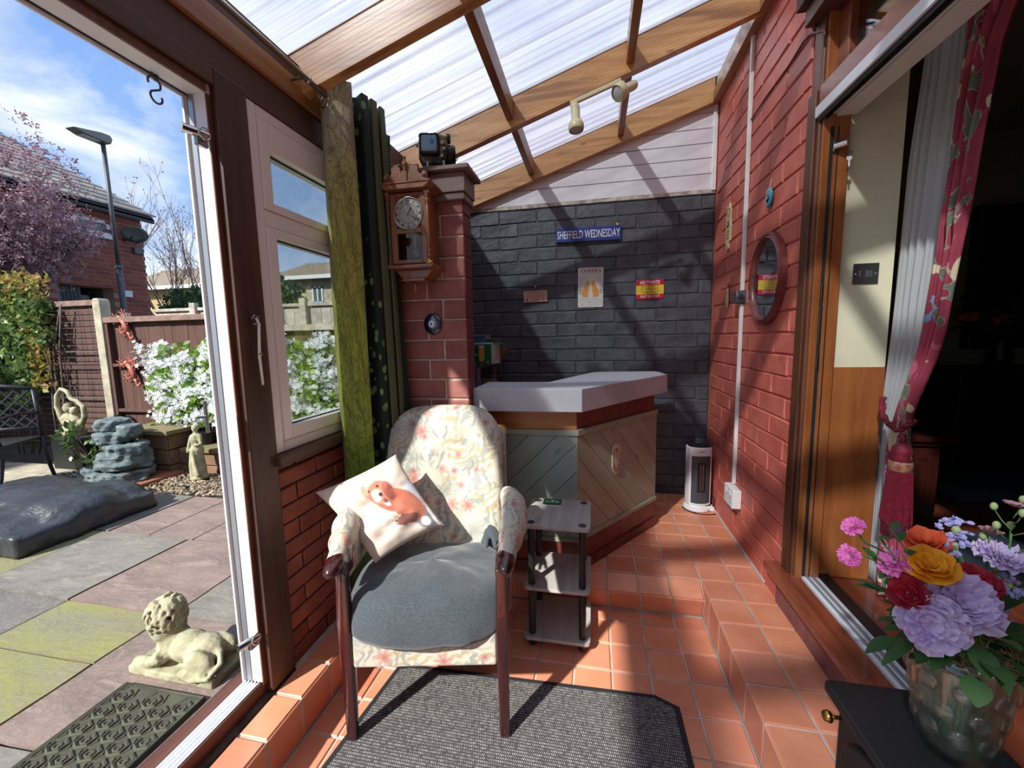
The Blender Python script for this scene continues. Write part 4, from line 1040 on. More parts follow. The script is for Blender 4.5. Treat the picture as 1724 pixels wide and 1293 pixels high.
# oval mirror
mc = Vector((XW, .155, 1.492)); mt_ = empty('oval_mirror', (XW, mc.y, mc.z-.22), 'oval wall mirror in a dark wooden moulded frame on the red wall', 'mirror')
def oval_ring(ry, rz, prof, n=48):
    b = MB(); k = len(prof)
    for i in range(n):
        a = 2*PI*i/n
        for r, d in prof: b.v.append((mc.x-d, mc.y+(ry+r)*math.cos(a), mc.z+(rz+r)*math.sin(a)))
    for i in range(n):
        for j in range(k-1): b.f.append([i*k+j, ((i+1) % n)*k+j, ((i+1) % n)*k+j+1, i*k+j+1]); b.mi.append(0)
    return b
b = oval_ring(.160, .185, [(0, .012), (.004, .024), (.012, .030), (.020, .024), (.024, .028), (.034, .024), (.036, 0)]); obj('frame', b, 'barred', mt_, smooth=True, angle=R(35))
b = MB(); n = 48; b.v = [(mc.x-.013, mc.y, mc.z)]+[(mc.x-.013, mc.y+.163*math.cos(2*PI*i/n), mc.z+.188*math.sin(2*PI*i/n)) for i in range(n)]
b.f = [[0, 1+i, 1+(i+1) % n] for i in range(n)]; b.mi = [0]*n; M['mirror'] = mat('mirror_silver', '#e4e6ea', rough=.01, metal=1); obj('glass', b, 'mirror', mt_)

# hanging ornaments on the red wall
def blobplate(pts, x0, th): b = MB(); b.prism(pts, 0, x0-th, x0); return b
M['bisque'] = mat('cream_bisque', '#cbb892', '#bba67c', rough=.6, scale=25, bump=.3); M['teal'] = mat('turquoise_glass', '#2f8c9c', '#256c80', rough=.12, scale=20, coat=.6); M['navy'] = mat('navy_glass', '#131c3c', rough=.08, coat=.7)
M['ltblue'] = mat('light_blue_glass', '#7fb4c9', rough=.1, coat=.5)
hmc = at(1229, 382, 'x', XW); hy, hz_ = hmc.y, hmc.z
fish = empty('wall_plaque', (XW, hy, hz_-.14), 'cream hand-shaped ceramic plaque left of the trunking, upper of two', 'plaque')
pts = [(-.02, -.135), (.022, -.145), (.03, -.11), (.055, -.10), (.062, -.04), (.05, .02), (.065, .06), (.045, .10), (.03, .135), (.01, .12), (-.012, .145), (-.03, .11), (-.052, .10), (-.045, .05), (-.06, 0), (-.048, -.05), (-.052, -.09), (-.03, -.1)]
obj('plate', blobplate([(hy+u*.8, hz_+v) for u, v in pts], XW, .012), 'bisque', fish, bevel=.003)
b = MB(); b.ell((XW-.013, hy, hz_+.015), (.003, .017, .020), nu=14, nv=8); obj('eye', b, 'navy', fish, smooth=True)
b = MB(); b.ell((XW-.016, hy, hz_+.015), (.002, .007, .009), nu=10, nv=6); obj('pupil', b, 'bisque', fish, smooth=True)
for k, zz_ in enumerate((-.03, -.05, -.07)): text('lettering', ('HOME', 'SWEET', 'HOME')[k], .018, wall_mw((XW-.0125, hy, hz_+zz_), 'right'), 'inkbrown', fish, .0004)
b = MB()
for i in range(9): a = 2*PI*i/9; b.ell((XW-.013, hy+.028*math.cos(a), hz_+.09+.024*math.sin(a)), (.002, .004, .004), nu=6, nv=4)
obj('dots', b, 'inkbrown', fish)
te = at(1299, 332, 'x', XW)
ev = empty('glass_eye_charm', (XW, te.y, te.z-.05), 'turquoise glass eye charm hanging above the oval mirror', 'charm')
b = MB(); b.ell((XW-.010, te.y, te.z), (.009, .036, .046), nu=20, nv=12); obj('disc', b, 'teal', ev, smooth=True)
b = MB(); b.ell((XW-.017, te.y, te.z-.004), (.005, .017, .020), nu=16, nv=8); obj('iris', b, 'navy', ev, smooth=True)
b = MB(); b.ell((XW-.021, te.y, te.z-.004), (.003, .007, .008), nu=12, nv=6); obj('pupil', b, 'ltblue', ev, smooth=True)
b = MB()
for i in range(16): a = 2*PI*i/16; b.ell((XW-.017, te.y+.026*math.cos(a), te.z+.034*math.sin(a)), .0025, nu=6, nv=4)
obj('dots', b, 'ltblue', ev)
b = MB(); b.tube([(XW-.008, te.y, te.z+.046), (XW-.006, te.y+.004, te.z+.07), (XW-.003, te.y, te.z+.088), (XW-.006, te.y-.005, te.z+.07), (XW-.008, te.y, te.z+.046)], .0013, 5); obj('cord', b, 'bisque', ev)
tl = at(1228, 492, 'x', XW)
ch = empty('pendant_charm', (XW, tl.y, tl.z-.09), 'narrow cream and green pendant hanging beside the trunking, below the hand plaque', 'charm')
b = MB(); b.ell((XW-.011, tl.y, tl.z-.035), (.009, .020, .065), nu=12, nv=12); obj('body', b, 'bisque', ch, smooth=True)
b = MB(); b.box(XW-.022, XW-.018, tl.y-.010, tl.y+.010, tl.z-.075, tl.z-.03); obj('inlay', b, mat('sage_glaze', '#8d9f82', rough=.3), ch, bevel=.003)
b = MB(); b.tube([(XW-.006, tl.y, tl.z+.03), (XW-.003, tl.y, tl.z+.095)], .0015, 5); obj('cord', b, 'bisque', ch)
b = MB(); b.ell((XW-.009, tl.y, tl.z+.036), .008, nu=10, nv=6); b.ell((XW-.009, tl.y, tl.z+.05), .006, nu=10, nv=6); obj('bead', b, 'brickdark', ch, smooth=True)

# navy eye charm on the pillar
e2 = at(729.5, 545.5, 'y', -.205); ev2 = empty('evil_eye_charm', (e2.x, -.2, e2.z-.045), 'round navy blue glass eye charm hanging on the brick pillar', 'charm')
b = MB(); b.ell((e2.x, -.211, e2.z), (.046, .009, .050), nu=28, nv=12); obj('disc', b, 'navy', ev2, smooth=True)
b = MB(); b.ell((e2.x-.002, -.2195, e2.z), (.019, .004, .021), nu=20, nv=8); obj('white_ring', b, 'ltblue', ev2, smooth=True)
b = MB(); b.ell((e2.x-.002, -.2225, e2.z), (.013, .003, .0145), nu=18, nv=8); obj('blue_ring', b, 'white', ev2, smooth=True)
b = MB(); b.ell((e2.x-.002, -.2250, e2.z), (.006, .002, .0065), nu=12, nv=6); obj('pupil', b, 'navy', ev2, smooth=True)
b = MB(); b.tube([(e2.x, -.209, e2.z+.048), (e2.x-.003, -.206, e2.z+.07), (e2.x, -.203, e2.z+.09)], .0012, 5); obj('cord', b, 'bisque', ev2)

# ================================================================== WALL CLOCK on the pillar
M['walnut'] = wood('clock_walnut', '#96623f', '#7a4c2e', '#5c3620', axis=2, rough=.35, coat=.35, knots=False, vary=.05)
M['dial'] = mat('silvered_dial', '#a9ada6', '#9da19a', rough=.35, scale=6); M['darkglass'] = glass_mat('clock_glass', (.72, .68, .62, 1), .02)
ck = empty('wall_clock', (-1.345, -.2, 1.44), 'carved wooden pendulum wall clock hanging on the brick pillar', 'clock')
X0, X1, YC = -1.447, -1.250, -.325
b = MB(); b.box(X0+.02, X0+.032, YC+.012, -.201, 1.565, 1.885); b.box(X1-.02, X1-.008, YC+.012, -.201, 1.565, 1.885); b.box(X0+.032, X1-.02, YC+.012, -.201, 1.565, 1.577); b.box(X0+.032, X1-.02, YC+.012, -.201, 1.870, 1.885); b.box(X0+.032, X1-.02, -.212, -.201, 1.577, 1.870); obj('case', b, 'walnut', ck, bevel=.001)
def ring_face(cx, cz, w0, w1, z0, z1, holes, y0, y1):
    pass
b = MB(); b.box(X0+.018, X0+.046, YC-.004, YC+.012, 1.575, 1.878); b.box(X1-.036, X1-.010, YC-.004, YC+.012, 1.575, 1.878); b.box(X0+.046, X1-.036, YC-.004, YC+.012, 1.862, 1.878); b.box(X0+.046, X1-.036, YC-.004, YC+.012, 1.575, 1.592); b.box(X0+.046, X1-.036, YC-.004, YC+.012, 1.706, 1.728)
obj('door', b, 'walnut', ck, bevel=.002)
b = MB(); b.box(X0+.046, X1-.036, YC+.004, YC+.010, 1.728, 1.862); obj('face_board', b, 'walnut', ck)
cxk, czk = (X0+X1)/2+.004, 1.790
my = Matrix.Rotation(R(90), 3, 'X')
b = MB(); b.lathe([(.071, 0), (.074, .004), (.072, .010), (.067, .011), (.066, .004)], 40, (cxk, YC+.003, czk), my); obj('bezel', b, 'steel', ck, smooth=True)
b = MB(); b.lathe([(.067, .003), (.067, .005)], 40, (cxk, YC+.003, czk), my); obj('dial', b, 'dial', ck)
b = MB()
n = 40; ring = [(.0405, .0406)]
b.tube([(cxk+.042*math.cos(2*PI*i/n), YC-.0035, czk+.042*math.sin(2*PI*i/n)) for i in range(n)], .0007, 4, closed=True); obj('chapter_ring', b, 'inkblack', ck)
for i, s_ in enumerate(('XII', 'I', 'II', 'III', 'IIII', 'V', 'VI', 'VII', 'VIII', 'IX', 'X', 'XI')):
    a = PI/2-2*PI*i/12; text('numeral', s_, .014, frame_mw((cxk+.054*math.cos(a), YC-.0035, czk+.054*math.sin(a)), (1, 0, 0), (0, 0, 1)) @ Matrix.Rotation(a-PI/2, 4, 'Z'), 'inkblack', ck, .0003, bold=.0003)
def hand(ang, ln, w, y): 
    a = PI/2-R(ang); d = Vector((math.cos(a), 0, math.sin(a))); s_ = Vector((-d.z, 0, d.x)); o = Vector((cxk, y, czk)); b = MB()
    b.slab([o-d*.012-s_*w*.5, o+d*ln*.55-s_*w, o+d*ln*.62-s_*w*2.4, o+d*ln*.7-s_*w, o+d*ln, o+d*ln*.7+s_*w, o+d*ln*.62+s_*w*2.4, o+d*ln*.55+s_*w, o-d*.012+s_*w*.5], (0, -.0008, 0)); return b
obj('hour_hand', hand(32, .036, .0014, YC-.005), 'inkblack', ck); obj('minute_hand', hand(128, .052, .0012, YC-.0062), 'inkblack', ck)
b = MB(); b.box(X0+.047, X1-.037, YC+.0, YC+.002, 1.592, 1.706); obj('glass', b, 'darkglass', ck)
b = MB(); b.box(X0+.04, X1-.03, YC+.055, YC+.058, 1.58, 1.72); obj('back_board', b, mat('clock_inside', '#6b4426', rough=.6), ck)
b = MB(); b.box(cxk+.010, cxk+.022, YC+.02, YC+.023, 1.62, 1.705); obj('pendulum_rod', b, 'brass', ck)
b = MB(); b.lathe([(.0225, 0), (.0235, .003), (.020, .006), (.014, .0065)], 28, (cxk+.016, YC+.022, 1.623), my); obj('pendulum_bob', b, 'brass', ck, smooth=True)
b = MB(); b.lathe([(.014, .0065), (.013, .008)], 24, (cxk+.016, YC+.022, 1.623), my); obj('bob_centre', b, 'dial', ck)
turn = [(.006, 0), (.011, .003), (.011, .009), (.006, .012), (.011, .020), (.012, .026), (.006, .033), (.010, .040), (.011, .047), (.005, .056), (.009, .064), (.0075, .078), (.0085, .17), (.0095, .235), (.006, .243), (.010, .252), (.012, .262), (.007, .270), (.011, .277), (.011, .292), (.006, .295)]
for x in (X0+.008, X1-.002):
    b = MB(); b.lathe([(r*.92, z) for r, z in turn], 14, (x, YC-.006, 1.579)); obj('turned_column', b, 'walnut', ck, smooth=True, angle=R(50))
    for za, zb_ in ((1.868, 1.882), (1.566, 1.580)): b = MB(); b.box(x-.011, x+.011, YC-.017, YC+.008, za, zb_); obj('column_block', b, 'walnut', ck, bevel=.001)
b = MB(); b.prism([(X0-.012, 1.552), (X1+.016, 1.552), (X1+.028, 1.566), (X0-.024, 1.566)], 1, YC-.030, -.201); obj('base_moulding', b, 'walnut', ck, bevel=.002)
b = MB(); b.prism([(X0+.05, 1.512), (X1-.03, 1.512), (X1-.018, 1.53), (X1+.004, 1.552), (X0+.012, 1.552), (X0+.035, 1.53)], 1, YC+.02, -.203); obj('lower_bracket', b, 'walnut', ck, bevel=.003)
b = MB(); b.box(X0+.055, X1-.035, YC+.01, -.203, 1.500, 1.512); obj('bracket_shelf', b, 'walnut', ck, bevel=.002)
b = MB(); b.lathe([(.001, -.052), (.008, -.044), (.012, -.034), (.007, -.024), (.011, -.016), (.011, -.010), (.006, 0)], 14, (cxk, YC+.04, 1.500)); obj('lower_finial', b, 'walnut', ck, smooth=True)
b = MB(); b.prism([(X0+.012, 1.886), (X1-.004, 1.886), (X1+.024, 1.908), (X0-.018, 1.908)], 1, YC-.034, -.201); obj('cornice', b, 'walnut', ck, bevel=.002)
b = MB(); b.box(X0-.018, X1+.026, YC-.038, -.201, 1.908, 1.916); obj('cornice_board', b, 'walnut', ck, bevel=.0015)
cr_ = []
half = [(0, .0), (.10, 0), (.104, .022), (.098, .038), (.085, .042), (.078, .032), (.070, .030), (.062, .040), (.064, .060), (.052, .066), (.030, .068), (.022, .058), (.018, .04), (.0, .036)]
for sx in (1, -1):
    b = MB(); pts = [(cxk+sx*x, 1.917+z) for x, z in half]; pts = pts if sx > 0 else pts[::-1]
    b.prism(pts, 1, YC-.022, YC-.008); obj('crest', b, 'walnut', ck, bevel=.002)
    b = MB(); b.lathe([(.010, 0), (.009, .006), (.004, .008)], 14, (cxk+sx*.090, YC-.022, 1.940), my); obj('rosette', b, 'walnut', ck, smooth=True, angle=R(40))
    b = MB(); b.tube([(cxk+sx*.064, YC-.016, 1.980), (cxk+sx*.05, YC-.016, 1.985), (cxk+sx*.030, YC-.016, 1.987), (cxk+sx*.022, YC-.016, 1.992)], [.005, .007, .007, .004], 8); obj('crest_scroll', b, 'walnut', ck, smooth=True)
b = MB(); b.box(cxk-.013, cxk+.013, YC-.028, YC-.006, 1.917, 1.962); obj('plinth_block', b, 'walnut', ck, bevel=.002)
b = MB(); b.lathe([(.007, 0), (.011, .004), (.006, .009), (.013, .022), (.013, .034), (.006, .046), (.004, .050), (.008, .055), (.006, .063), (.001, .066)], 14, (cxk, YC-.017, 1.962)); obj('finial', b, 'walnut', ck, smooth=True)
d2p = Vector((X1+.006, YC-.020, 1.5665)); dk2 = empty('toy_duck', d2p, 'tiny yellow toy duck on the bottom ledge of the wall clock', 'toy'); duck(dk2, d2p)

# ================================================================== RETRO GADGET on the pillar cap
gd0 = Vector((-1.262, -.165, 2.0065)); gd = empty('retro_gadget', gd0, 'chunky bronze and black retro gadget with a glass screen on the pillar cap', 'gadget')
M['bronze'] = mat('aged_bronze_plastic', '#7a6a4c', '#2c2a24', rough=.35, metal=.7, scale=14, lo=.45, hi=.62); M['darkmetal'] = mat('gunmetal_plastic', '#33332f', '#1b1b1a', rough=.35, metal=.6, scale=18)
gw = Matrix.Translation(gd0) @ Matrix.Rotation(R(14), 4, 'Z')
def gobj(name, b, m, **k): b.v = [tuple(gw @ Vector(v)) for v in b.v]; return obj(name, b, m, gd, **k)
b = MB(); b.box(-.062, .058, -.045, .045, 0, .018); b.box(-.055, .052, -.04, .04, .018, .028); gobj('stand', b, mat('grey_stand', '#5d6672', rough=.4), bevel=.003)
b = MB(); b.box(-.030, .022, -.0475, -.0455, .003, .016); gobj('stand_label', b, 'white'); 
b = MB(); b.box(-.045, -.033, -.046, -.030, .018, .042); b.box(.030, .042, -.046, -.030, .018, .046); gobj('stand_peg', b, 'steel', bevel=.002)
b = MB(); b.prism([(-.078, .055), (-.066, .036), (-.045, .030), (.030, .030), (.050, .045), (.058, .075), (.055, .14), (.045, .158), (.02, .163), (-.05, .163), (-.068, .15), (-.077, .11)], 1, -.045, .035); gobj('body', b, 'bronze', bevel=.010, seg=3)
b = MB(); b.prism(rrect(-.072, .020, .066, .158, .014), 1, -.064, -.044); gobj('screen_hood', b, 'darkmetal', bevel=.005, seg=3)
b = MB(); b.prism(rrect(-.060, .008, .078, .146, .008), 1, -.0655, -.0638); gobj('screen_edge', b, 'steel')
gs = G('crt_glass'); gs.set(color=lin('#5c7a88'), rough=.06, coat=.8, metal=.3); b = MB(); b.prism(rrect(-.057, .005, .081, .143, .008), 1, -.0675, -.0655); gobj('screen', b, gs.m, bevel=.001)
b = MB(); b.ell((-.012, -.068, .118), (.011, .001, .011), nu=14, nv=6); gobj('screen_symbol', b, mat('blue_symbol', '#2a86c4', rough=.2))
b = MB(); b.lathe([(.044, 0), (.050, .006), (.050, .028), (.046, .034), (.041, .030), (.041, .004)], 26, m=Matrix.Rotation(R(90), 3, 'Y')); b.v = [(x+.052, y+.0, z+.078) for x, y, z in b.v]; gobj('cuff_ring', b, 'darkmetal', smooth=True, angle=R(40))
b = MB(); b.lathe([(.020, 0), (.022, .004), (.022, .016), (.017, .020)], 18, m=Matrix.Rotation(R(90), 3, 'Y')); b.v = [(x+.048, y-.02, z+.150) for x, y, z in b.v]; gobj('side_drum', b, 'darkmetal', smooth=True, angle=R(40))
b = MB(); b.lathe([(.012, 0), (.012, .035)], 14, m=Matrix.Rotation(R(90), 3, 'Y')); b.v = [(x+.015, y-.03, z+.150) for x, y, z in b.v]; gobj('drum_axle', b, 'steel', smooth=True, angle=R(40))
b = MB()
for (x, z, r) in ((.034, .118, .011), (.040, .092, .009), (.030, .060, .008)): b.lathe([(r, 0), (r*.9, .012), (r*.4, .014)], 14, (x, -.044, z), my)
gobj('dial_knob', b, 'steel', smooth=True, angle=R(40))
for i in range(6): b = MB(); b.box(-.050+i*.010, -.044+i*.010, -.048, -.044, .046, .062); gobj('vent_slot', b, 'black')
b = MB(); b.tube([(.07, .03, .10), (.085, .03, .095), (.095, .02, .08), (.088, .01, .062), (.075, .01, .066)], .002, 6); gobj('cable', b, 'black', smooth=True)
b = MB(); b.lathe([(.007, 0), (.009, .003), (.009, .008)], 12, (-.080, -.03, .118), Matrix.Rotation(R(-90), 3, 'Y')); gobj('side_button', b, 'steel')

# ================================================================== TWIN SPOTLIGHT on the second rafter
sy = .285
sp_ = empty('twin_spotlight', (-.53, sy, 2.48), 'cream twin spotlight bar fixed under the middle rafter', 'spotlight')
a0, a1 = Vector((-.665, sy, 2.478)), Vector((-.400, sy, 2.560)); dd = (a1-a0).normalized(); uu = Vector((-dd.z, 0, dd.x))
b = MB(); b.slab([a0-uu*.011, a1-uu*.011, a1+uu*.011, a0+uu*.011], (0, -.022, 0)); b.v = [(x, y+.012, z) for x, y, z in b.v]; obj('bar', b, 'cream', sp_, bevel=.004)
def spot(j, h, d):
    """joint at j, head centre h, light thrown along d"""
    j, h, d = Vector(j), Vector(h), Vector(d).normalized()
    b = MB(); b.tube([j, (j+h)/2+Vector((0, -.004, .01)), h-d*.02], [.008, .007, .009], 8); obj('arm', b, 'cream', sp_, smooth=True)
    m = d.to_track_quat('Z', 'Y').to_matrix()
    b = MB(); b.lathe([(.001, -.078), (.014, -.076), (.021, -.066), (.024, -.05), (.024, .012), (.026, .018), (.036, .026), (.041, .040), (.042, .058), (.038, .068), (.0365, .068), (.040, .056), (.036, .034), (.012, .022)], 24, h, m); hd = obj('lamp_head', b, 'cream', sp_, smooth=True, angle=R(45))
    b = MB(); b.lathe([(.036, .056), (.034, .062), (.02, .066), (.001, .067)], 22, h, m); obj('bulb', b, mat('frosted_bulb', '#c4c6c0', rough=.25), hd, smooth=True)
spot(a0+Vector((.006, -.01, -.014)), a0+Vector((.030, -.03, -.088)), (.05, -.12, -1))
spot(a1+Vector((-.006, -.01, -.014)), a1+Vector((.022, -.03, -.062)), (-.62, -.45, -.45))

# ================================================================== CURTAIN, rail, hook and catches on the left
M['railm'] = mat('silver_rail', '#b9b4a8', rough=.25, metal=.8)
rl = empty('curtain_rail', (-1.585, -.9, 2.2), 'slim silver curtain pole along the top of the left wall', 'curtain rail')
b = MB(); b.tube([(-1.585, -6.1, 2.205), (-1.585, -.14, 2.205)], .0105, 12); obj('pole', b, 'railm', rl, smooth=True)
b = MB(); b.ell((-1.585, -.135, 2.205), .018, nu=14, nv=8); obj('pole_end', b, 'railm', rl, smooth=True)
for y in (-1.35, -.62): b = MB(); b.tube([(-1.662, y, 2.215), (-1.60, y, 2.215), (-1.585, y, 2.205)], .006, 8); b.tube([(-1.585+.0, y-.006, 2.205), (-1.585, y+.006, 2.205)], .014, 12); obj('bracket', b, 'railm', rl, smooth=True)
def forest():
    g = G('forest_print_cloth'); v = g.co('Object', (1, 1, 1)); s = g.n('SeparateXYZ', {0: g.n('TexCoord').outputs['Object']})
    z = s.outputs['Z']
    # colour runs from misty cream at the top through olive to deep green near the hem
    rp_ = g.n('ValToRGB', {0: g.math('ADD', g.math('DIVIDE', z, 2.2), g.math('MULTIPLY', g.math('SUBTRACT', g.noise(v, 4, 3), .5), .18))}); e = rp_.color_ramp.elements
    e[0].position = .08; e[0].color = lin('#3f7030'); e[1].position = .97; e[1].color = lin('#e4e0c4')
    for p_, c in ((.28, '#8fbc48'), (.45, '#bccf5c'), (.66, '#c2c662'), (.84, '#cdc880')): x = e.new(p_); x.color = lin(c)
    tr = g.n('TexWave', {'Vector': g.n('Mapping', {0: v, 'Scale': (7, 7, 1.3)}).outputs[0], 'Scale': 1.1, 'Distortion': 9, 'Detail': 3, 'Detail Scale': 1.2, 'Detail Roughness': .6}, bands_direction='DIAGONAL').outputs[1]
    nb = g.noise(g.n('Mapping', {0: v, 'Scale': (4, 4, 1.3)}).outputs[0], 2.2, 6, .7, 2.5)
    br = g.ramp(g.math('ABSOLUTE', g.math('SUBTRACT', nb, .5)), .0, .035, (1, 1, 1, 1), (0, 0, 0, 1))
    nb2 = g.noise(g.n('Mapping', {0: v, 'Scale': (9, 9, 2.5), 'Location': (4, 2, 7)}).outputs[0], 3.5, 6, .7, 2)
    br2 = g.ramp(g.math('ABSOLUTE', g.math('SUBTRACT', nb2, .5)), .0, .03, (1, 1, 1, 1), (0, 0, 0, 1))
    trunk = g.ramp(tr, .80, .88)
    col = g.mix(g.math('MULTIPLY', br, .6), rp_.outputs[0], lin('#353c1c'))
    col = g.mix(g.math('MULTIPLY', br2, .22), col, lin('#4d5a22'))
    col = g.mix(g.math('MULTIPLY', trunk, .25), col, lin('#2d3a1c'))
    g.set(color=col, rough=.85, sheen=.2)
    pr_ = g.b; tl = g.n('BsdfTranslucent', {0: col}); m = g.n('MixShader', {0: .5, 1: pr_.outputs[0], 2: tl.outputs[0]}); g.t.links.new(m.outputs[0], g.o.inputs[0]); return g.m
M['forest'] = forest()
def foliage_dark():
    g = G('dark_foliage_print'); v = g.co('Object', (1, 1, .8))
    vo = g.n('TexVoronoi', {'Vector': v, 'Scale': 24, 'Randomness': 1}); n = g.noise(v, 5, 4)
    lf = g.math('MULTIPLY', g.ramp(vo.outputs['Distance'], .28, .34, (1, 1, 1, 1), (0, 0, 0, 1)), g.ramp(n, .42, .5))
    col = g.mix(lf, lin('#12231d'), g.mix(g.noise(v, 30), lin('#2a6e36'), lin('#9abb62')))
    g.set(color=col, rough=.85); return g.m
M['foldark'] = foliage_dark(); M['lining'] = mat('olive_lining', '#5a6044', '#4c523a', rough=.9, scale=3); M['deepgreen'] = mat('deep_green_cloth', '#14351f', '#0f2819', rough=.9, scale=4)
cur = empty('green_curtain', (-1.56, -.38, -.0), 'long green forest-print eyelet curtain gathered beside the brick pillar', 'curtain')
def fold(name, pts_top, pts_bot, z1, z0, m, nz_=16, th=.0025, sub=3):
    """strip of cloth through plan points, top plan blending to bottom plan"""
    b = MB(); k = len(pts_top); nu = (k-1)*sub
    def fn(u, v):
        t = u*(k-1); i = min(int(t), k-2); f = t-i; f = f*f*(3-2*f)
        a = Vector(pts_top[i]).lerp(Vector(pts_top[i+1]), f); c = Vector(pts_bot[i]).lerp(Vector(pts_bot[i+1]), f)
        p = a.lerp(c, v); w = mnoise.noise(Vector((p.x*14, p.y*14, v*2.2)))*.010*(.3+v)
        return Vector((p.x+w, p.y+w*.6, z1+(z0-z1)*v))
    b.grid(nu, nz_, fn); return obj(name, b, m, cur, smooth=True, solid=th, recal=False)
# first broad fold with the forest print turned to the room, then the dark print, then linings
zt, zb = 2.262, .0
fold('printed_fold', [(-1.655, -.455), (-1.60, -.512), (-1.54, -.518), (-1.492, -.480)], [(-1.655, -.47), (-1.61, -.52), (-1.54, -.525), (-1.478, -.485)], zt, zb, 'forest', 28)
fold('dark_print_fold', [(-1.492, -.480), (-1.515, -.440), (-1.600, -.425)], [(-1.478, -.485), (-1.52, -.44), (-1.6, -.43)], zt, zb, 'foldark')
fold('dark_print_fold', [(-1.600, -.425), (-1.52, -.405), (-1.478, -.430), (-1.468, -.400), (-1.52, -.375)], [(-1.6, -.43), (-1.50, -.42), (-1.445, -.44), (-1.435, -.405), (-1.5, -.38)], zt-.012, zb, 'foldark')
fold('lining_fold', [(-1.60, -.375), (-1.50, -.360), (-1.462, -.382), (-1.455, -.352), (-1.53, -.335)], [(-1.6, -.38), (-1.48, -.365), (-1.425, -.395), (-1.41, -.36), (-1.5, -.34)], zt-.01, zb, 'lining')
fold('lining_fold', [(-1.53, -.335), (-1.475, -.318), (-1.447, -.342), (-1.445, -.308), (-1.53, -.290)], [(-1.5, -.34), (-1.44, -.325), (-1.395, -.35), (-1.392, -.315), (-1.5, -.3)], zt-.02, zb, 'lining')
fold('deep_green_fold', [(-1.60, -.290), (-1.50, -.275), (-1.462, -.290), (-1.460, -.262), (-1.56, -.245)], [(-1.6, -.29), (-1.45, -.28), (-1.375, -.30), (-1.372, -.262), (-1.5, -.25)], 2.16, zb, 'deepgreen')
fold('green_end_fold', [(-1.555, -.235), (-1.50, -.238), (-1.462, -.225)], [(-1.55, -.235), (-1.50, -.238), (-1.47, -.225)], 2.175, 1.98, 'forest', 4)
for (y, x, tilt) in ((-.508, -1.592, 0), (-.262, -1.50, 20)):
    b = MB(); n = 20; m3 = Matrix.Rotation(R(tilt-20), 3, 'Z')
    b.tube([Vector((x, y, 2.19))+m3 @ Vector((.024*math.cos(2*PI*i/n), -.004, .024*math.sin(2*PI*i/n))) for i in range(n)], .0055, 8, closed=True); obj('eyelet', b, 'chrome', cur, smooth=True)
# S-hook under the door head
hk = empty('s_hook', (-1.665, -1.15, 1.84), 'small dark S-shaped hook hanging from the head of the door frame', 'hook')
hp0 = at(261, 152, 'x', -1.735); b = MB(); pts = []
for i in range(22):
    t = i/21
    if t < .5: a = R(200)-R(250)*(t*2); pts.append(hp0+Vector((0, .017*math.cos(a), .018+.017*math.sin(a))))
    else: a = R(130)+R(250)*((t-.5)*2); pts.append(hp0+Vector((0, .016*math.cos(a)+.002, -.017+.016*math.sin(a))))
b.tube(pts, .0028, 7); obj('hook_wire', b, 'gun', hk, smooth=True)
b = MB(); b.tube([hp0+Vector((0, 0, .05)), hp0+Vector((0, .012, .04)), hp0+Vector((0, .006, .030)), hp0+Vector((0, -.006, .036)), hp0+Vector((0, -.002, .055)), hp0+Vector((-.01, -.002, .075))], .004, 7); obj('cup_hook', b, 'gun', hk, smooth=True)
def catch(px, py, lab):
    q = at(px, py, 'x', -1.675); e = empty('door_catch', (-1.68, q.y, q.z-.02), lab, 'catch')
    b = MB(); b.tube([(-1.686, q.y-.045, q.z), (-1.672, q.y-.005, q.z), (-1.668, q.y+.020, q.z)], .013, 12); obj('barrel', b, 'chrome', e, smooth=True, angle=R(40))
    b = MB(); n = 14; b.tube([(-1.660, q.y+.004+.017*math.cos(2*PI*i/n), q.z+.017*math.sin(2*PI*i/n)) for i in range(n)], .003, 6, closed=True); obj('ring', b, 'chrome', e, smooth=True)
    b = MB(); b.box(-1.684, -1.668, q.y-.012, q.y+.022, q.z-.035, q.z-.010); obj('lug', b, 'steel', e, bevel=.004)
catch(335, 225, 'chrome barrel catch near the top of the white door frame'); catch(424, 1076, 'chrome barrel catch at the bottom of the white door frame')
q = at(378, 695, 'x', -1.72); e = empty('lock_keep', (-1.70, q.y, q.z-.05), 'small steel lock keep half way down the white door frame', 'lock keep')
b = MB(); b.box(-1.72, -1.712, -1.048, -1.040, q.z-.05, q.z+.05); obj('plate', b, 'steel', e, bevel=.001); b = MB(); b.tube([(-1.716, -1.044, q.z), (-1.716, -1.075, q.z+.003)], .004, 6); obj('tongue', b, 'steel', e)
st = empty('window_stay', (-1.65, -.86, 1.2), 'white casement stay bar hanging on the dark post beside the window', 'window stay')
pts = [at(x, y, 'x', -1.640) for x, y in ((431, 535), (436, 545), (437, 600), (443, 648))]
b = MB(); b.tube(pts, [.004, .005, .005, .004], 7); obj('arm', b, 'upvc', st, smooth=True)
b = MB(); b.tube([at(x, y, 'x', -1.641) for x, y in ((424, 537), (428, 530), (436, 533), (434, 545), (427, 546))], .003, 6); b.ell(at(438, 596, 'x', -1.640), .008, nu=10, nv=6); obj('swivel', b, 'steel', st, smooth=True)

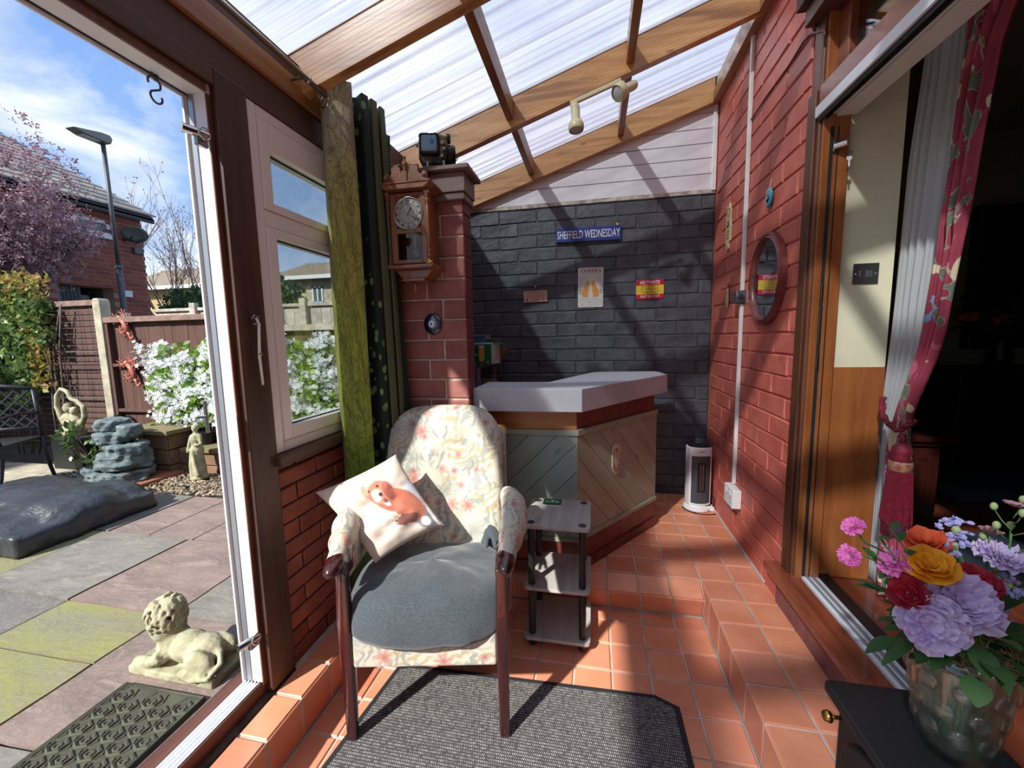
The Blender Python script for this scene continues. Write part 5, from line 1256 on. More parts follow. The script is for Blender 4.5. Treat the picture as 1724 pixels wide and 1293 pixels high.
# ================================================================== BEHIND THE BAR: rack, box of beer cans, odds and ends
def bpos(px, py, y): return at(px, py, 'y', y)
rk = empty('shelf_rack', (-1.40, .9, 0), 'grey rack shelf behind the bar holding the green beer box', 'rack')
M['rackgrey'] = mat('grey_painted_rack', '#7b7d80', rough=.5)
zs = bpos(800, 613, .82).z
b = MB(); b.box(-1.62, bpos(812, 614, .82).x, .80, 1.08, zs-.03, zs); obj('shelf', b, 'rackgrey', rk, bevel=.003)
for x, y in ((bpos(806, 630, .82).x, .815), (bpos(832, 640, 1.0).x, 1.0), (-1.6, .815), (-1.6, 1.05)):
    b = MB(); b.box(x-.014, x+.014, y-.014, y+.014, 0, zs-.03 if x < -1.3 else 1.30); obj('post', b, 'rackgrey', rk, bevel=.003)
b = MB(); b.box(-1.62, bpos(820, 568, .95).x, .90, 1.06, 1.225, 1.262); obj('top_shelf', b, 'rackgrey', rk, bevel=.003)
bx = empty('beer_box', (-1.38, .9, zs), 'green cardboard box of beer cans with a torn flap on the rack behind the bar', 'box')
z0, z1 = zs+.001, bpos(800, 578, .80).z; xr = bpos(829, 580, .80).x
M['boxgreen'] = mat('green_carton', '#0f6b3a', rough=.45); M['carton'] = mat('white_carton', '#c9ccc8', '#b4b7b4', rough=.6, scale=9)
b = MB(); b.box(-1.60, xr, .78, 1.02, z0, z1); obj('carton', b, 'carton', bx, bevel=.002)
b = MB(); b.box(-1.60, xr-.006, .776, .7805, z0+.004, z1-.008); obj('green_face', b, 'boxgreen', bx)
gm = wall_mw((bpos(811, 596, .776).x, .7755, (z0+z1)/2-.002), 'back'); hh = (z1-z0)
shape('beer_glass_print', gm, [(-.018, .06), (.020, .06), (.020, -.02), (.012, -.048), (.004, -.056), (-.006, -.056), (-.015, -.048), (-.020, -.02)], 0, .0006, 'beer', bx)
shape('froth_print', gm, [(-.018, .045), (.020, .045), (.020, .062), (-.018, .062)], .0006, .0006, 'tin', bx)
shape('can_print', gm, [(-.070, .04), (-.032, .04), (-.030, .03), (-.030, -.05), (-.034, -.056), (-.068, -.056), (-.072, -.05), (-.072, .03)], 0, .0006, mat('dark_green_print', '#0a4527', rough=.4), bx)
text('lettering', 'LAGER', .02, gm @ Matrix.Translation((-.051, -.004, .0008)), 'tin', bx, .0003, width=.034)
text('count', 'x8', .022, gm @ Matrix.Translation((.040, -.056, .0008)), 'tin', bx, .0003)
b = MB(); b.slab([(xr, .80, z1-.01), (xr+.038, .86, z1-.02), (xr+.034, .88, z0+.004), (xr, .80, z0)], (.003, 0, 0)); obj('end_flap', b, 'carton', bx)
b = MB(); b.slab([(xr, .82, z1), (xr+.075, .80, z1-.012), (xr+.112, .86, z1-.020), (xr+.01, .93, z1+.004)], (0, 0, .003)); obj('top_flap', b, 'boxgreen', bx)
b = MB(); b.slab([(xr+.001, .93, z0), (xr+.001, 1.0, z0+.0), (xr+.07, 1.0, z0+.03), (xr+.085, .96, z1-.04), (xr+.03, .94, z1-.01)], (0, .003, 0)); obj('back_flap', b, mat('brown_card', '#6d5a48', rough=.8), bx)
bl = empty('blue_tin', (-1.40, .86, z1), 'small blue tin sitting on top of the green beer box', 'tin'); b = MB(); b.box(-1.46, bpos(815, 572, .87).x, .84, .94, z1+.001, z1+.055); obj('tin_body', b, mat('blue_tin', '#2c5673', rough=.4), bl, bevel=.006)
b = MB(); b.box(-1.462, bpos(815, 572, .87).x+.002, .838, .942, z1+.055, z1+.062); obj('lid', b, 'rackgrey', bl, bevel=.002)
bg = MB(); q = bpos(822, 640, .95)
for i in range(6): bg.ell((q.x+random.uniform(-.05, .03), .95+random.uniform(-.04, .04), q.z-.05+random.uniform(-.02, .035)), (.05, .05, .04), nu=10, nv=7)
o = fuse('cloth_bag', bg, mat('taupe_cloth', '#7a7068', rough=.9), voxel=.012, smooth=3, disp=.015, dscale=.04); tag(o, 'crumpled taupe cloth bag behind the bar under the rack', 'bag')
b = MB(); b.box(q.x-.12, q.x+.06, .88, 1.02, 0, o.location.z+.004); o = obj('storage_crate', b, 'black', bevel=.004); tag(o, 'black crate on the floor behind the bar', 'crate')
# ================================================================== DOORWAY SIDE: switch, lock, curtains, dim room
XD, YD = .402, -.2
sw0 = at(1457, 461, 'y', -.202)
sw = empty('light_switch', (sw0.x, -.201, sw0.z-.04), 'brushed steel two-gang light switch on the pale yellow wall', 'light switch')
mw = wall_mw((sw0.x, -.2005, sw0.z), 'back'); plate('plate', mw, .088, .080, .004, 'steel', sw, r=.003)
for x in (-.011, .011): plate('rocker', mw, .018, .026, .004, 'chrome', sw, z0=.004, cx=x, r=.002)
for x in (-.034, .034): b = MB(); b.ell(mw @ Vector((x, 0, .004)), (.004, .002, .004), nu=8, nv=5); obj('screw', b, 'chrome', sw, smooth=True)
q = at(1413, 246, 'y', -.24)
kl = empty('bolt_lock', (q.x, -.238, q.z-.02), 'chrome cylinder bolt lock high on the doorway jamb', 'lock')
b = MB(); b.tube([(q.x-.018, -.245, q.z-.002), (q.x+.012, -.268, q.z)], .013, 14); obj('barrel', b, 'chrome', kl, smooth=True, angle=R(40)); b = MB(); b.box(q.x-.022, q.x+.0, -.247, -.238, q.z-.02, q.z+.014); obj('lug', b, 'steel', kl, bevel=.003)
q2 = at(1430, 262, 'y', -.27); ky = empty('key', (q2.x, -.27, q2.z-.04), 'small silver key hanging on a ring from the bolt lock', 'key')
b = MB(); n = 14; b.tube([(q2.x, -.27+.0, q2.z+.018)]+[(q2.x+.008*math.cos(2*PI*i/n), -.27, q2.z+.008+.009*math.sin(2*PI*i/n)) for i in range(n)], .0012, 5); obj('ring', b, 'steel', ky)
b = MB(); b.prism([(q2.x-.008, q2.z-.002), (q2.x-.009, q2.z-.012), (q2.x-.003, q2.z-.017), (q2.x-.0025, q2.z-.036), (q2.x+.001, q2.z-.040), (q2.x+.004, q2.z-.033), (q2.x+.003, q2.z-.017), (q2.x+.009, q2.z-.012), (q2.x+.008, q2.z-.002)], 1, -.2715, -.2695); obj('blade', b, 'white', ky, bevel=.0005)
# net curtain and patterned curtain drawn back with a tasselled tie
def hang(name, edge_l, edge_r, m, par, nf=5, amp=.014, nz_=40, x=.62, th=.0015, ph=0):
    """cloth between two edge curves given as (z, y) lists from top to bottom; far edge first"""
    b = MB()
    def ev(c, z):
        for (za, ya), (zb_, yb) in zip(c, c[1:]):
            if za >= z >= zb_: f = (za-z)/(za-zb_+1e-9); f = f*f*(3-2*f)*.4+f*.6; return ya*(1-f)+yb*f
        return c[-1][1] if z < c[-1][0] else c[0][1]
    zt_, zb_ = edge_l[0][0], edge_l[-1][0]
    def fn(u, v):
        z = zt_+(zb_-zt_)*v; a, c = ev(edge_l, z), ev(edge_r, z); y = a+(c-a)*u; w = abs(c-a)
        d = amp*(math.sin(u*2*PI*nf+ph)+.4*math.sin(u*2*PI*nf*2.3+z*2+ph))*(1 if w > .1 else .7)
        return Vector((x+d, y, z))
    b.grid(nf*14, nz_, fn); return obj(name, b, m, par, smooth=True, solid=th, recal=False)
gn = G('net_voile'); pr_ = gn.set(color=lin('#d9dcdc'), rough=.9); tl = gn.n('BsdfTranslucent', {0: lin('#e6e8e8')}); m_ = gn.n('MixShader', {0: .45, 1: gn.b.outputs[0], 2: tl.outputs[0]}); tp_ = gn.n('BsdfTransparent'); m2_ = gn.n('MixShader', {0: .06, 1: m_.outputs[0], 2: tp_.outputs[0]}); gn.t.links.new(m2_.outputs[0], gn.o.inputs[0])
M['net'] = gn.m
def bold_floral():
    g = G('crimson_floral_curtain'); v = g.co('Object', (1, 1, 1)); c1 = lin('#a84458'); c2 = lin('#8a3044')
    col = g.mix(g.ramp(g.noise(v, 5, 3), .4, .6), c1, c2)
    n1 = g.noise(g.n('Mapping', {0: v, 'Scale': (1, 1, .6)}).outputs[0], 7, 2, .5, 1.6)
    col = g.mix(g.ramp(n1, .60, .62), col, lin('#c2637a'))
    n2 = g.noise(g.n('Mapping', {0: v, 'Location': (3, 1, 2), 'Scale': (1, 1, .55)}).outputs[0], 8, 2, .5, 2.2)
    col = g.mix(g.ramp(n2, .60, .615), col, lin('#66705f'))
    col = g.mix(g.ramp(g.math('ABSOLUTE', g.math('SUBTRACT', n2, .60)), .0, .012, (1, 1, 1, 1), (0, 0, 0, 1)), col, lin('#b9b59c'))
    n3 = g.noise(g.n('Mapping', {0: v, 'Location': (7, 5, 2)}).outputs[0], 7, 1, .5, 1.2)
    col = g.mix(g.ramp(n3, .66, .67), col, lin('#d8c8a4'))
    n4 = g.noise(g.n('Mapping', {0: v, 'Location': (1, 9, 4)}).outputs[0], 8, 1, .5, 1.2)
    col = g.mix(g.ramp(n4, .68, .69), col, lin('#7c8fb0'))
    g.set(color=col, rough=.8); return g.m
M['boldfloral'] = bold_floral()
XC = .62
def yz(px, py): q = at(px, py, 'x', XC); return (q.z, q.y)
net = empty('net_curtain', (XC, -.2, .19), 'white net curtain gathered at the doorway behind the crimson curtain', 'curtain')
hang('net_cloth', [(2.5, -.10), yz(1563, 70), yz(1528, 300), yz(1500, 560), yz(1478, 760), (.195, -.175)], [(2.5, -.58), yz(1655, 0), yz(1630, 250), yz(1580, 560), yz(1512, 745), (.195, -.265)], 'net', net, 6, .012)
fc = empty('floral_curtain', (XC, -.3, .19), 'crimson curtain with bold leaf and flower print tied back in the doorway', 'curtain')
hang('curtain_cloth', [(2.5, -.52), yz(1660, 0), yz(1622, 250), yz(1572, 560), yz(1514, 740), yz(1504, 860), (.2, -.30)], [(2.5, -.85), yz(1712, 60), yz(1672, 250), yz(1608, 560), yz(1548, 712), yz(1548, 860), (.2, -.42)], 'boldfloral', fc, 3, .022, x=XC-.03)
M['crimson'] = mat('crimson_cord', '#84142e', '#660e24', rough=.6, scale=60, bump=.6, bscale=120, sheen=.05)
ts = empty('curtain_tieback', (XC-.07, -.32, .5), 'crimson rope tie-back with a large fringed tassel', 'tie-back')
q0, q1, q2_ = at(1487, 670, 'x', XC-.03), at(1512, 725, 'x', XC-.075), at(1540, 708, 'x', XC-.05)
b = MB(); pts = [q0+(q1-q0)*t/8+Vector((-.02*math.sin(PI*t/8), 0, -.012*math.sin(PI*t/8))) for t in range(9)]+[q1+(q2_-q1)*t/4 for t in range(1, 5)]
for ph in (0, PI): b.tube([p+Vector((.006*math.cos(i*1.6+ph), 0, .006*math.sin(i*1.6+ph))) for i, p in enumerate(pts)], .0075, 7)
obj('rope', b, 'crimson', ts, smooth=True)
tq = at(1516, 735, 'x', XC-.085); tb_ = at(1511, 882, 'x', XC-.085); hgt = tq.z-tb_.z; bx_, by_ = tq.x, (tq.y+tb_.y)/2
b = MB(); b.tube([(bx_, by_, tq.z+.01), (bx_, by_, tq.z-.02)], .010, 8); b.lathe([(.010, -.02), (.026, -.035), (.030, -.055), (.022, -.07), (.030, -.085)], 18, (bx_, by_, tq.z)); obj('tassel_head', b, 'crimson', ts, smooth=True)
b = MB(); b.lathe([(.031, -.085), (.034, -.09), (.034, -.118), (.032, -.122)], 18, (bx_, by_, tq.z)); obj('tassel_band', b, mat('gold_braid', '#9a7a5c', '#7a3a34', rough=.6, scale=60), ts, smooth=True)
b = MB()
for i in range(64):
    a = 2*PI*i/64; r0, r1 = .033, .040+random.uniform(-.003, .004)
    b.tube([(bx_+r0*math.cos(a), by_+r0*math.sin(a), tq.z-.118), (bx_+r1*math.cos(a+.05), by_+r1*math.sin(a+.05), tb_.z+random.uniform(-.005, .008))], .0022, 4, cap=False)
b.lathe([(.030, tb_.z+.004-tq.z), (.032, -.12)], 16, (bx_, by_, tq.z)); o = obj('fringe', b, 'crimson', ts); o['kind'] = 'stuff'

# dim furniture of the room
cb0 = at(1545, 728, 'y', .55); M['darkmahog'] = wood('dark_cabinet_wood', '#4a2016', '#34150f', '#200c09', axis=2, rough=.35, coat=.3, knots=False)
zc = at(1600, 735, 'y', .35).z; xa, xb = at(1560, 735, 'y', .35).x-.35, at(1612, 735, 'y', .35).x
cab = empty('cabinet', ((xa+xb)/2, .5, .19), 'dark mahogany cabinet standing behind the tied curtain', 'cabinet')
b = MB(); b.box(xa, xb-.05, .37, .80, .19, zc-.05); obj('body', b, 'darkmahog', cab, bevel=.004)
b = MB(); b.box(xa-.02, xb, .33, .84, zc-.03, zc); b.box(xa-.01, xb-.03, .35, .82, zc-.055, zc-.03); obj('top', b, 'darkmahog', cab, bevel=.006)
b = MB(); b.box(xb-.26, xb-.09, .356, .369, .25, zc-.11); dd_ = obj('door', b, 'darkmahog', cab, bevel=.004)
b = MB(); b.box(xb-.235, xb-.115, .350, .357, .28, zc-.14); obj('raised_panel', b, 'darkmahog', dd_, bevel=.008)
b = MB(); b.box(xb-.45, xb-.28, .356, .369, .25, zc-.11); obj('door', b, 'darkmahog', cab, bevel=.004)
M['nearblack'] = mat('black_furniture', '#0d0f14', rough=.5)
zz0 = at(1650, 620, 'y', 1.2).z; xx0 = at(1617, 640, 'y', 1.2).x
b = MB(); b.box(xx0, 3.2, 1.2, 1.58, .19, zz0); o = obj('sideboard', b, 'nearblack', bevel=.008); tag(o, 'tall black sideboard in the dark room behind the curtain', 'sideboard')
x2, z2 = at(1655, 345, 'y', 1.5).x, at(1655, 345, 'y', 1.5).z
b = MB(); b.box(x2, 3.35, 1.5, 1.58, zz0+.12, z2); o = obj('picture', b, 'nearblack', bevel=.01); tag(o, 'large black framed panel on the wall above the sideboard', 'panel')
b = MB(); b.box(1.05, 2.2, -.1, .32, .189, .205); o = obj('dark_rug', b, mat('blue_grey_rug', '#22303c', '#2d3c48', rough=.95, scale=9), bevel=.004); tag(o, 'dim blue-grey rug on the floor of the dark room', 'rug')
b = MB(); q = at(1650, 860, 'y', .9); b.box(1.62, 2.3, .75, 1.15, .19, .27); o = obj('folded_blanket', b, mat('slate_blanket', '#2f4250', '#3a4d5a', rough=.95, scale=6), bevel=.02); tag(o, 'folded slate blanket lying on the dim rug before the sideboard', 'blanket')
vq = at(1680, 620, 'y', 1.35); dv = empty('dark_vase', (vq.x, 1.35, zz0), 'dark vase of orange flowers in shadow on the black sideboard', 'vase')
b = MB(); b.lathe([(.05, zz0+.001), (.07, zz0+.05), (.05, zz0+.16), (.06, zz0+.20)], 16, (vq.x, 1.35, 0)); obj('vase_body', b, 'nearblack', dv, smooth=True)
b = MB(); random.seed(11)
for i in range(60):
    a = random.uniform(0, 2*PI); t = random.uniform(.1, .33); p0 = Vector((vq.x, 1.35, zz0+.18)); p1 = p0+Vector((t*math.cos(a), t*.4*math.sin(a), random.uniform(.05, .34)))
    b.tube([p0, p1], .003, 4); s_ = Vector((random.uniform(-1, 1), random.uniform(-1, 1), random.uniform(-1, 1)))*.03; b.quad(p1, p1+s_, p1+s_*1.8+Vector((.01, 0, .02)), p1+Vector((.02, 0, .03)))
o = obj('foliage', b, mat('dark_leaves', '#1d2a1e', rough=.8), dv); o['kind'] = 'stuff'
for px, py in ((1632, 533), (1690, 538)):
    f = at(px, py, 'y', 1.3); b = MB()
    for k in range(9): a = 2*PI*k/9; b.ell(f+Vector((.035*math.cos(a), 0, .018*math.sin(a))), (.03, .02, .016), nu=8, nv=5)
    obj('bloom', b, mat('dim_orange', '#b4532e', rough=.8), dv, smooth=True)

# ================================================================== STOVE HEATER AND VASE OF FLOWERS
ZT = .44
sv = empty('stove_heater', (.12, -1.33, 0), 'black stove-style electric heater with an arched door, under the flower vase', 'stove heater')
x0, x1, y0, y1 = -.004, .232, -1.62, -1.095
b = MB(); b.prism(rrect(x0-.012, x1, y0, y1, .014), 2, ZT-.022, ZT); obj('top_plate', b, 'black', sv, bevel=.005, seg=3)
b = MB(); b.box(x0+.014, x1-.012, y0+.02, y1-.02, .07, ZT-.022); obj('body', b, 'black', sv, bevel=.006)
b = MB(); b.box(x0+.0, x1-.01, y0+.01, y1-.01, .045, .07); obj('base_plate', b, 'black', sv, bevel=.004)
for x in (x0+.03, x1-.04):
    for y in (y0+.04, y1-.04): b = MB(); b.lathe([(.014, .001), (.018, .02), (.012, .045)], 12, (x, y, 0)); obj('foot', b, 'black', sv, smooth=True)
def arch(ya, yb, za, zb_, n=14):
    pts = [(ya, za), (yb, za)]; c = (ya+yb)/2; r = (yb-ya)/2
    for i in range(n+1): a = PI*i/n; pts.append((c+r*math.cos(a), zb_+r*.38*math.sin(a)))
    return pts
b = MB(); b.prism(arch(y0+.06, y1-.06, .11, .33), 0, x0+.0, x0+.015); dr_ = obj('door', b, 'black', sv, bevel=.006)
b = MB(); b.prism(arch(y0+.11, y1-.11, .15, .305), 0, x0-.006, x0+.001); obj('door_window', b, 'nearblack', dr_, bevel=.004)
b = MB(); b.tube([(x0-.012, -1.125, .372), (x0+.018, -1.125, .372)], .004, 8); b.lathe([(.011, 0), (.013, .004), (.010, .014)], 14, m=Matrix.Rotation(R(-90), 3, 'Y')); b.v = [v if i < 16 else (v[0]+x0-.006, v[1]-1.125, v[2]+.372) for i, v in enumerate(b.v)]; obj('knob', b, 'brass', sv, smooth=True)
b = MB(); b.tube([(x0-.018, -1.20, .20), (x0-.022, -1.20, .26)], .006, 8); b.tube([(x0, -1.20, .23), (x0-.02, -1.20, .23)], .005, 8); obj('door_handle', b, 'black', dr_, smooth=True)
# the vase
qb = at(1600, 1262, 'z', ZT); VX, VY = qb.x, qb.y
zt_ = at(1615, 1095, 'y', VY).z
rt_ = (at(1697, 1100, 'y', VY)-at(1537, 1100, 'y', VY)).length/2*.97; rb = (at(1648, 1255, 'y', VY)-at(1556, 1255, 'y', VY)).length/2
vase = empty('glass_vase', (VX, VY, ZT), 'tall cut-glass vase half full of water on the black heater', 'vase')
H = zt_-ZT+.012
def gv():
    b = MB(); n = 56; prof = [(0, .0), (.94, .0), (1.0, .012), (1.08, .10), (1.28, .35), (1.42, .62), (1.48, .85), (1.50, 1.0), (1.45, 1.0), (1.42, .85), (1.34, .6), (1.2, .35), (1.0, .1), (.9, .06), (0, .055)]
    for k, (r, z) in enumerate(prof):
        for j in range(n):
            a = 2*PI*j/n; f = 1
            if 2 < k < 8:
                f = 1+.035*abs(math.sin(a*7))+ (.03*math.cos(a*14)*math.sin(z*PI*5) if z < .85 else .02*math.sin(a*28))
            rr = rb*r*f*(rt_/(rb*1.5) if r > 1 else 1) if r > 1.0 else rb*r
            rr = rb*(1+(r-1)/(.5)*(rt_/rb-1))*f if r > 1 else rb*r
            b.v.append((VX+rr*math.cos(a), VY+rr*math.sin(a), ZT+.001+z*H))
    for k in range(len(prof)-1):
        for j in range(n): b.f.append([k*n+j, k*n+(j+1) % n, (k+1)*n+(j+1) % n, (k+1)*n+j]); b.mi.append(0)
    return b
g = G('cut_glass'); tr_ = g.n('BsdfTransparent', {0: (.93, .96, .94, 1)}); rf = g.n('BsdfGlass', {'IOR': 1.25, 'Roughness': .0, 0: (.95, .98, .97, 1)}); df_ = g.n('BsdfTranslucent', {0: (.85, .92, .88, 1)}); gs_ = g.n('BsdfGlossy', {'Roughness': .05}); dg_ = g.n('MixShader', {0: .5, 1: df_.outputs[0], 2: gs_.outputs[0]}); ma_ = g.n('MixShader', {0: .28, 1: tr_.outputs[0], 2: rf.outputs[0]}); mm_ = g.n('MixShader', {0: .16, 1: ma_.outputs[0], 2: dg_.outputs[0]}); g.t.links.new(mm_.outputs[0], g.o.inputs[0])
obj('vase_glass', gv(), g.m, vase, smooth=True)
b = MB()
for ring_, zz_ in enumerate((.30, .52, .74)):
    for j in range(9):
        a = 2*PI*(j+.5*(ring_ % 2))/9; rr = rb+(rt_-rb)*(.45+.28*ring_)
        d = Vector((math.cos(a), math.sin(a), 0)); c = Vector((VX, VY, ZT+zz_*H))+d*(rr*1.0)
        b.ell(c, (.006, .017, .017), Matrix.Rotation(a, 3, 'Z'), 14, 8)
obj('cut_lens', b, g.m, vase, smooth=True)['kind'] = 'stuff'
g = G('vase_water'); tr_ = g.n('BsdfTransparent', {0: (.90, .93, .84, 1)}); gl_ = g.n('BsdfGlossy', {'Roughness': .02}); mm_ = g.n('MixShader', {0: .05, 1: tr_.outputs[0], 2: gl_.outputs[0]}); g.t.links.new(mm_.outputs[0], g.o.inputs[0])
b = MB(); b.lathe([(rb*.88, .02), (rb*1.0, .12*H+.0), (rb+(rt_-rb)*.35, .4*H), (rb+(rt_-rb)*.55, .55*H)], 30, (VX, VY, ZT)); obj('water', b, g.m, vase, smooth=True)

def petal_mat(name, c1, c2, tr=.3):
    g = G(name); v = g.co('Object'); col = g.mix(g.math('ADD', g.math('MULTIPLY', g.n('NewGeometry').outputs['Random Per Island'], .8), g.math('MULTIPLY', g.noise(v, 40, 3), .3)), lin(c1), lin(c2)); g.set(color=col, rough=.7)
    tl = g.n('BsdfTranslucent', {0: col}); m = g.n('MixShader', {0: tr, 1: g.b.outputs[0], 2: tl.outputs[0]}); g.t.links.new(m.outputs[0], g.o.inputs[0]); return g.m
PM = {'lav': petal_mat('lavender_petals', '#efe4f8', '#c6b0e2'), 'pink': petal_mat('pink_petals', '#f090d4', '#e070c0'), 'yellow': petal_mat('yellow_petals', '#f2b41c', '#e89a10'), 'orange': petal_mat('orange_petals', '#e8763f', '#e25f38'), 'red': petal_mat('crimson_petals', '#b3122f', '#8c0d28'), 'blue': petal_mat('pale_violet_petals', '#bfc0ea', '#a6a4da'), 'rose': petal_mat('dusty_pink_petals', '#c89aa4', '#a87a80')}
M['leafg'] = petal_mat('bouquet_leaf', '#47703a', '#2f552c', .25); M['stem'] = mat('green_stem', '#4f7a3c', '#3d6330', rough=.6, scale=20); M['palegreen'] = mat('pale_green_bud', '#9db27a', '#86a063', rough=.6, scale=20)
def basis(d):
    d = Vector(d).normalized(); u = d.orthogonal().normalized(); return Matrix((u, d.cross(u), d)).transposed()
def petals(b, c, d, rings, ruffle, seed, nseg=5):
    """rings: (count, radius, length, width, tilt) from the outside in"""
    rd = random.Random(seed); m = basis(d); c = Vector(c)
    for (cnt, rad, ln, w, tilt) in rings:
        for k in range(cnt):
            a = 2*PI*(k+rd.uniform(-.25, .25))/cnt; ti = tilt+rd.uniform(-.15, .15); l_ = ln*rd.uniform(.85, 1.12); ww = w*rd.uniform(.85, 1.1)
            rows = []
            for i in range(5):
                s = i/4; rr = rad+l_*s*math.cos(ti*(1-.25*s)); hh = l_*s*math.sin(ti*(1-.25*s)); row = []
                for j in range(nseg+1):
                    t = j/nseg*2-1; wd_ = ww*(math.sin(min(1, s*1.15+.12)*PI*.62))
                    off = ruffle*l_*math.sin(t*7+rd.random()*2)*s*s; cupl = (.25*ww*t*t)*(s)
                    x = rr-(.18*l_*t*t*s if i == 4 else 0); y = wd_*t
                    row.append(c+m @ Vector((x*math.cos(a)-y*math.sin(a), x*math.sin(a)+y*math.cos(a), hh+off+cupl)))
                rows.append(row)
            bse = len(b.v)
            for row in rows: b.v += [tuple(p) for p in row]
            for i in range(4):
                for j in range(nseg): b.f.append([bse+i*(nseg+1)+j, bse+(i+1)*(nseg+1)+j, bse+(i+1)*(nseg+1)+j+1, bse+i*(nseg+1)+j+1]); b.mi.append(0)
VM = Vector((VX, VY, ZT+H*.9))
def stem(par, c, d, bend=.0, leaves=0, seed=0, r=.002):
    rd = random.Random(seed); c = Vector(c); foot = Vector((VX+rd.uniform(-.02, .02), VY+rd.uniform(-.02, .02), ZT+.02)); neck = VM+Vector((rd.uniform(-.035, .035), rd.uniform(-.035, .035), 0))
    k0 = c-Vector(d).normalized()*.03
    pts = []
    for i in range(9): t = i/8; pts.append(foot.lerp(neck, t))
    for i in range(1, 9): t = i/8; a = neck.lerp(neck+(neck-foot).normalized()*(k0-neck).length*.5, t); e_ = (k0-Vector(d).normalized()*(k0-neck).length*.3*(1-t)); pts.append(a.lerp(k0 if t == 1 else e_.lerp(k0, t), t))
    pts.append(c); b = MB(); b.tube(pts, r, 6); obj('stem', b, 'stem', par, smooth=True)
    for i in range(leaves):
        t = rd.uniform(.58, .92); p = pts[int(t*len(pts))]; a = rd.uniform(0, 2*PI); dd = Vector((math.cos(a), math.sin(a), rd.uniform(.1, .5))).normalized(); leaf(par, p, dd, rd.uniform(.03, .05), rd.uniform(.007, .012))
def leaf(par, p, d, ln, w):
    d = Vector(d).normalized(); s = d.cross(Vector((0, 0, 1))).normalized(); u = s.cross(d); b = MB()
    L_ = []
    for i in range(6):
        t = i/5; ww = w*math.sin(PI*min(1, t*.92+.06))**.8; q = p+d*ln*t-u*ln*.18*t*t
        L_ += [q-s*ww+u*ww*.25, q, q+s*ww+u*ww*.25]
    b.v = [tuple(v) for v in L_]
    for i in range(5):
        for j in range(2): b.f.append([i*3+j, i*3+j+1, i*3+3+j+1, i*3+3+j]); b.mi.append(0)
    obj('leaf', b, 'leafg', par, smooth=True, recal=False)
tocam = (CAM-Vector((VX, VY, .75))).normalized()
def flower(name, kind, px, py, Y, r, d, label, pm, seed, leaves=1):
    r *= .74
    c = at(px, py, 'y', Y); d = (Vector(d)+tocam*.6).normalized(); e = empty(name, c, label, 'flower')
    b = MB()
    if kind == 'carnation': petals(b, c, d, [(9, r*.15, r*.95, r*.42, .12), (9, r*.12, r*.85, r*.4, .45), (8, r*.08, r*.7, r*.36, .75), (7, r*.04, r*.6, r*.3, 1.0), (6, .0, r*.5, r*.22, 1.25)], .17, seed, 8)
    elif kind == 'rose': petals(b, c, d, [(5, r*.10, r*.98, r*.62, .35), (5, r*.06, r*.82, r*.58, .72), (5, r*.02, r*.70, r*.5, 1.05), (4, 0, r*.58, r*.4, 1.3), (3, 0, r*.5, r*.25, 1.5)], .03, seed, 7)
    elif kind == 'cluster':
        rd = random.Random(seed); m = basis(d)
        for k in range(26):
            a = rd.uniform(0, 2*PI); q = r*math.sqrt(rd.random()); cc_ = c+m @ Vector((q*math.cos(a), q*math.sin(a)*.75, rd.uniform(-.2, .15)*r))
            petals(b, cc_, d+Vector((rd.uniform(-.4, .4), rd.uniform(-.4, .4), rd.uniform(-.4, .4))), [(5, .0, r*.20, r*.09, .35)], .08, seed+k, 2)
    obj('petals', b, PM[pm], e, smooth=True, recal=False)
    b = MB(); m = basis(d); b.lathe([(r*.10, -.030), (r*.16, -.018), (r*.22, -.002), (r*.12, .004)], 10, c, m); obj('calyx', b, 'palegreen', e, smooth=True)
    stem(e, c-d*.02, d, leaves=leaves, seed=seed)
U = (0, 0, 1)
SZ = .9/680.4
YV = VY
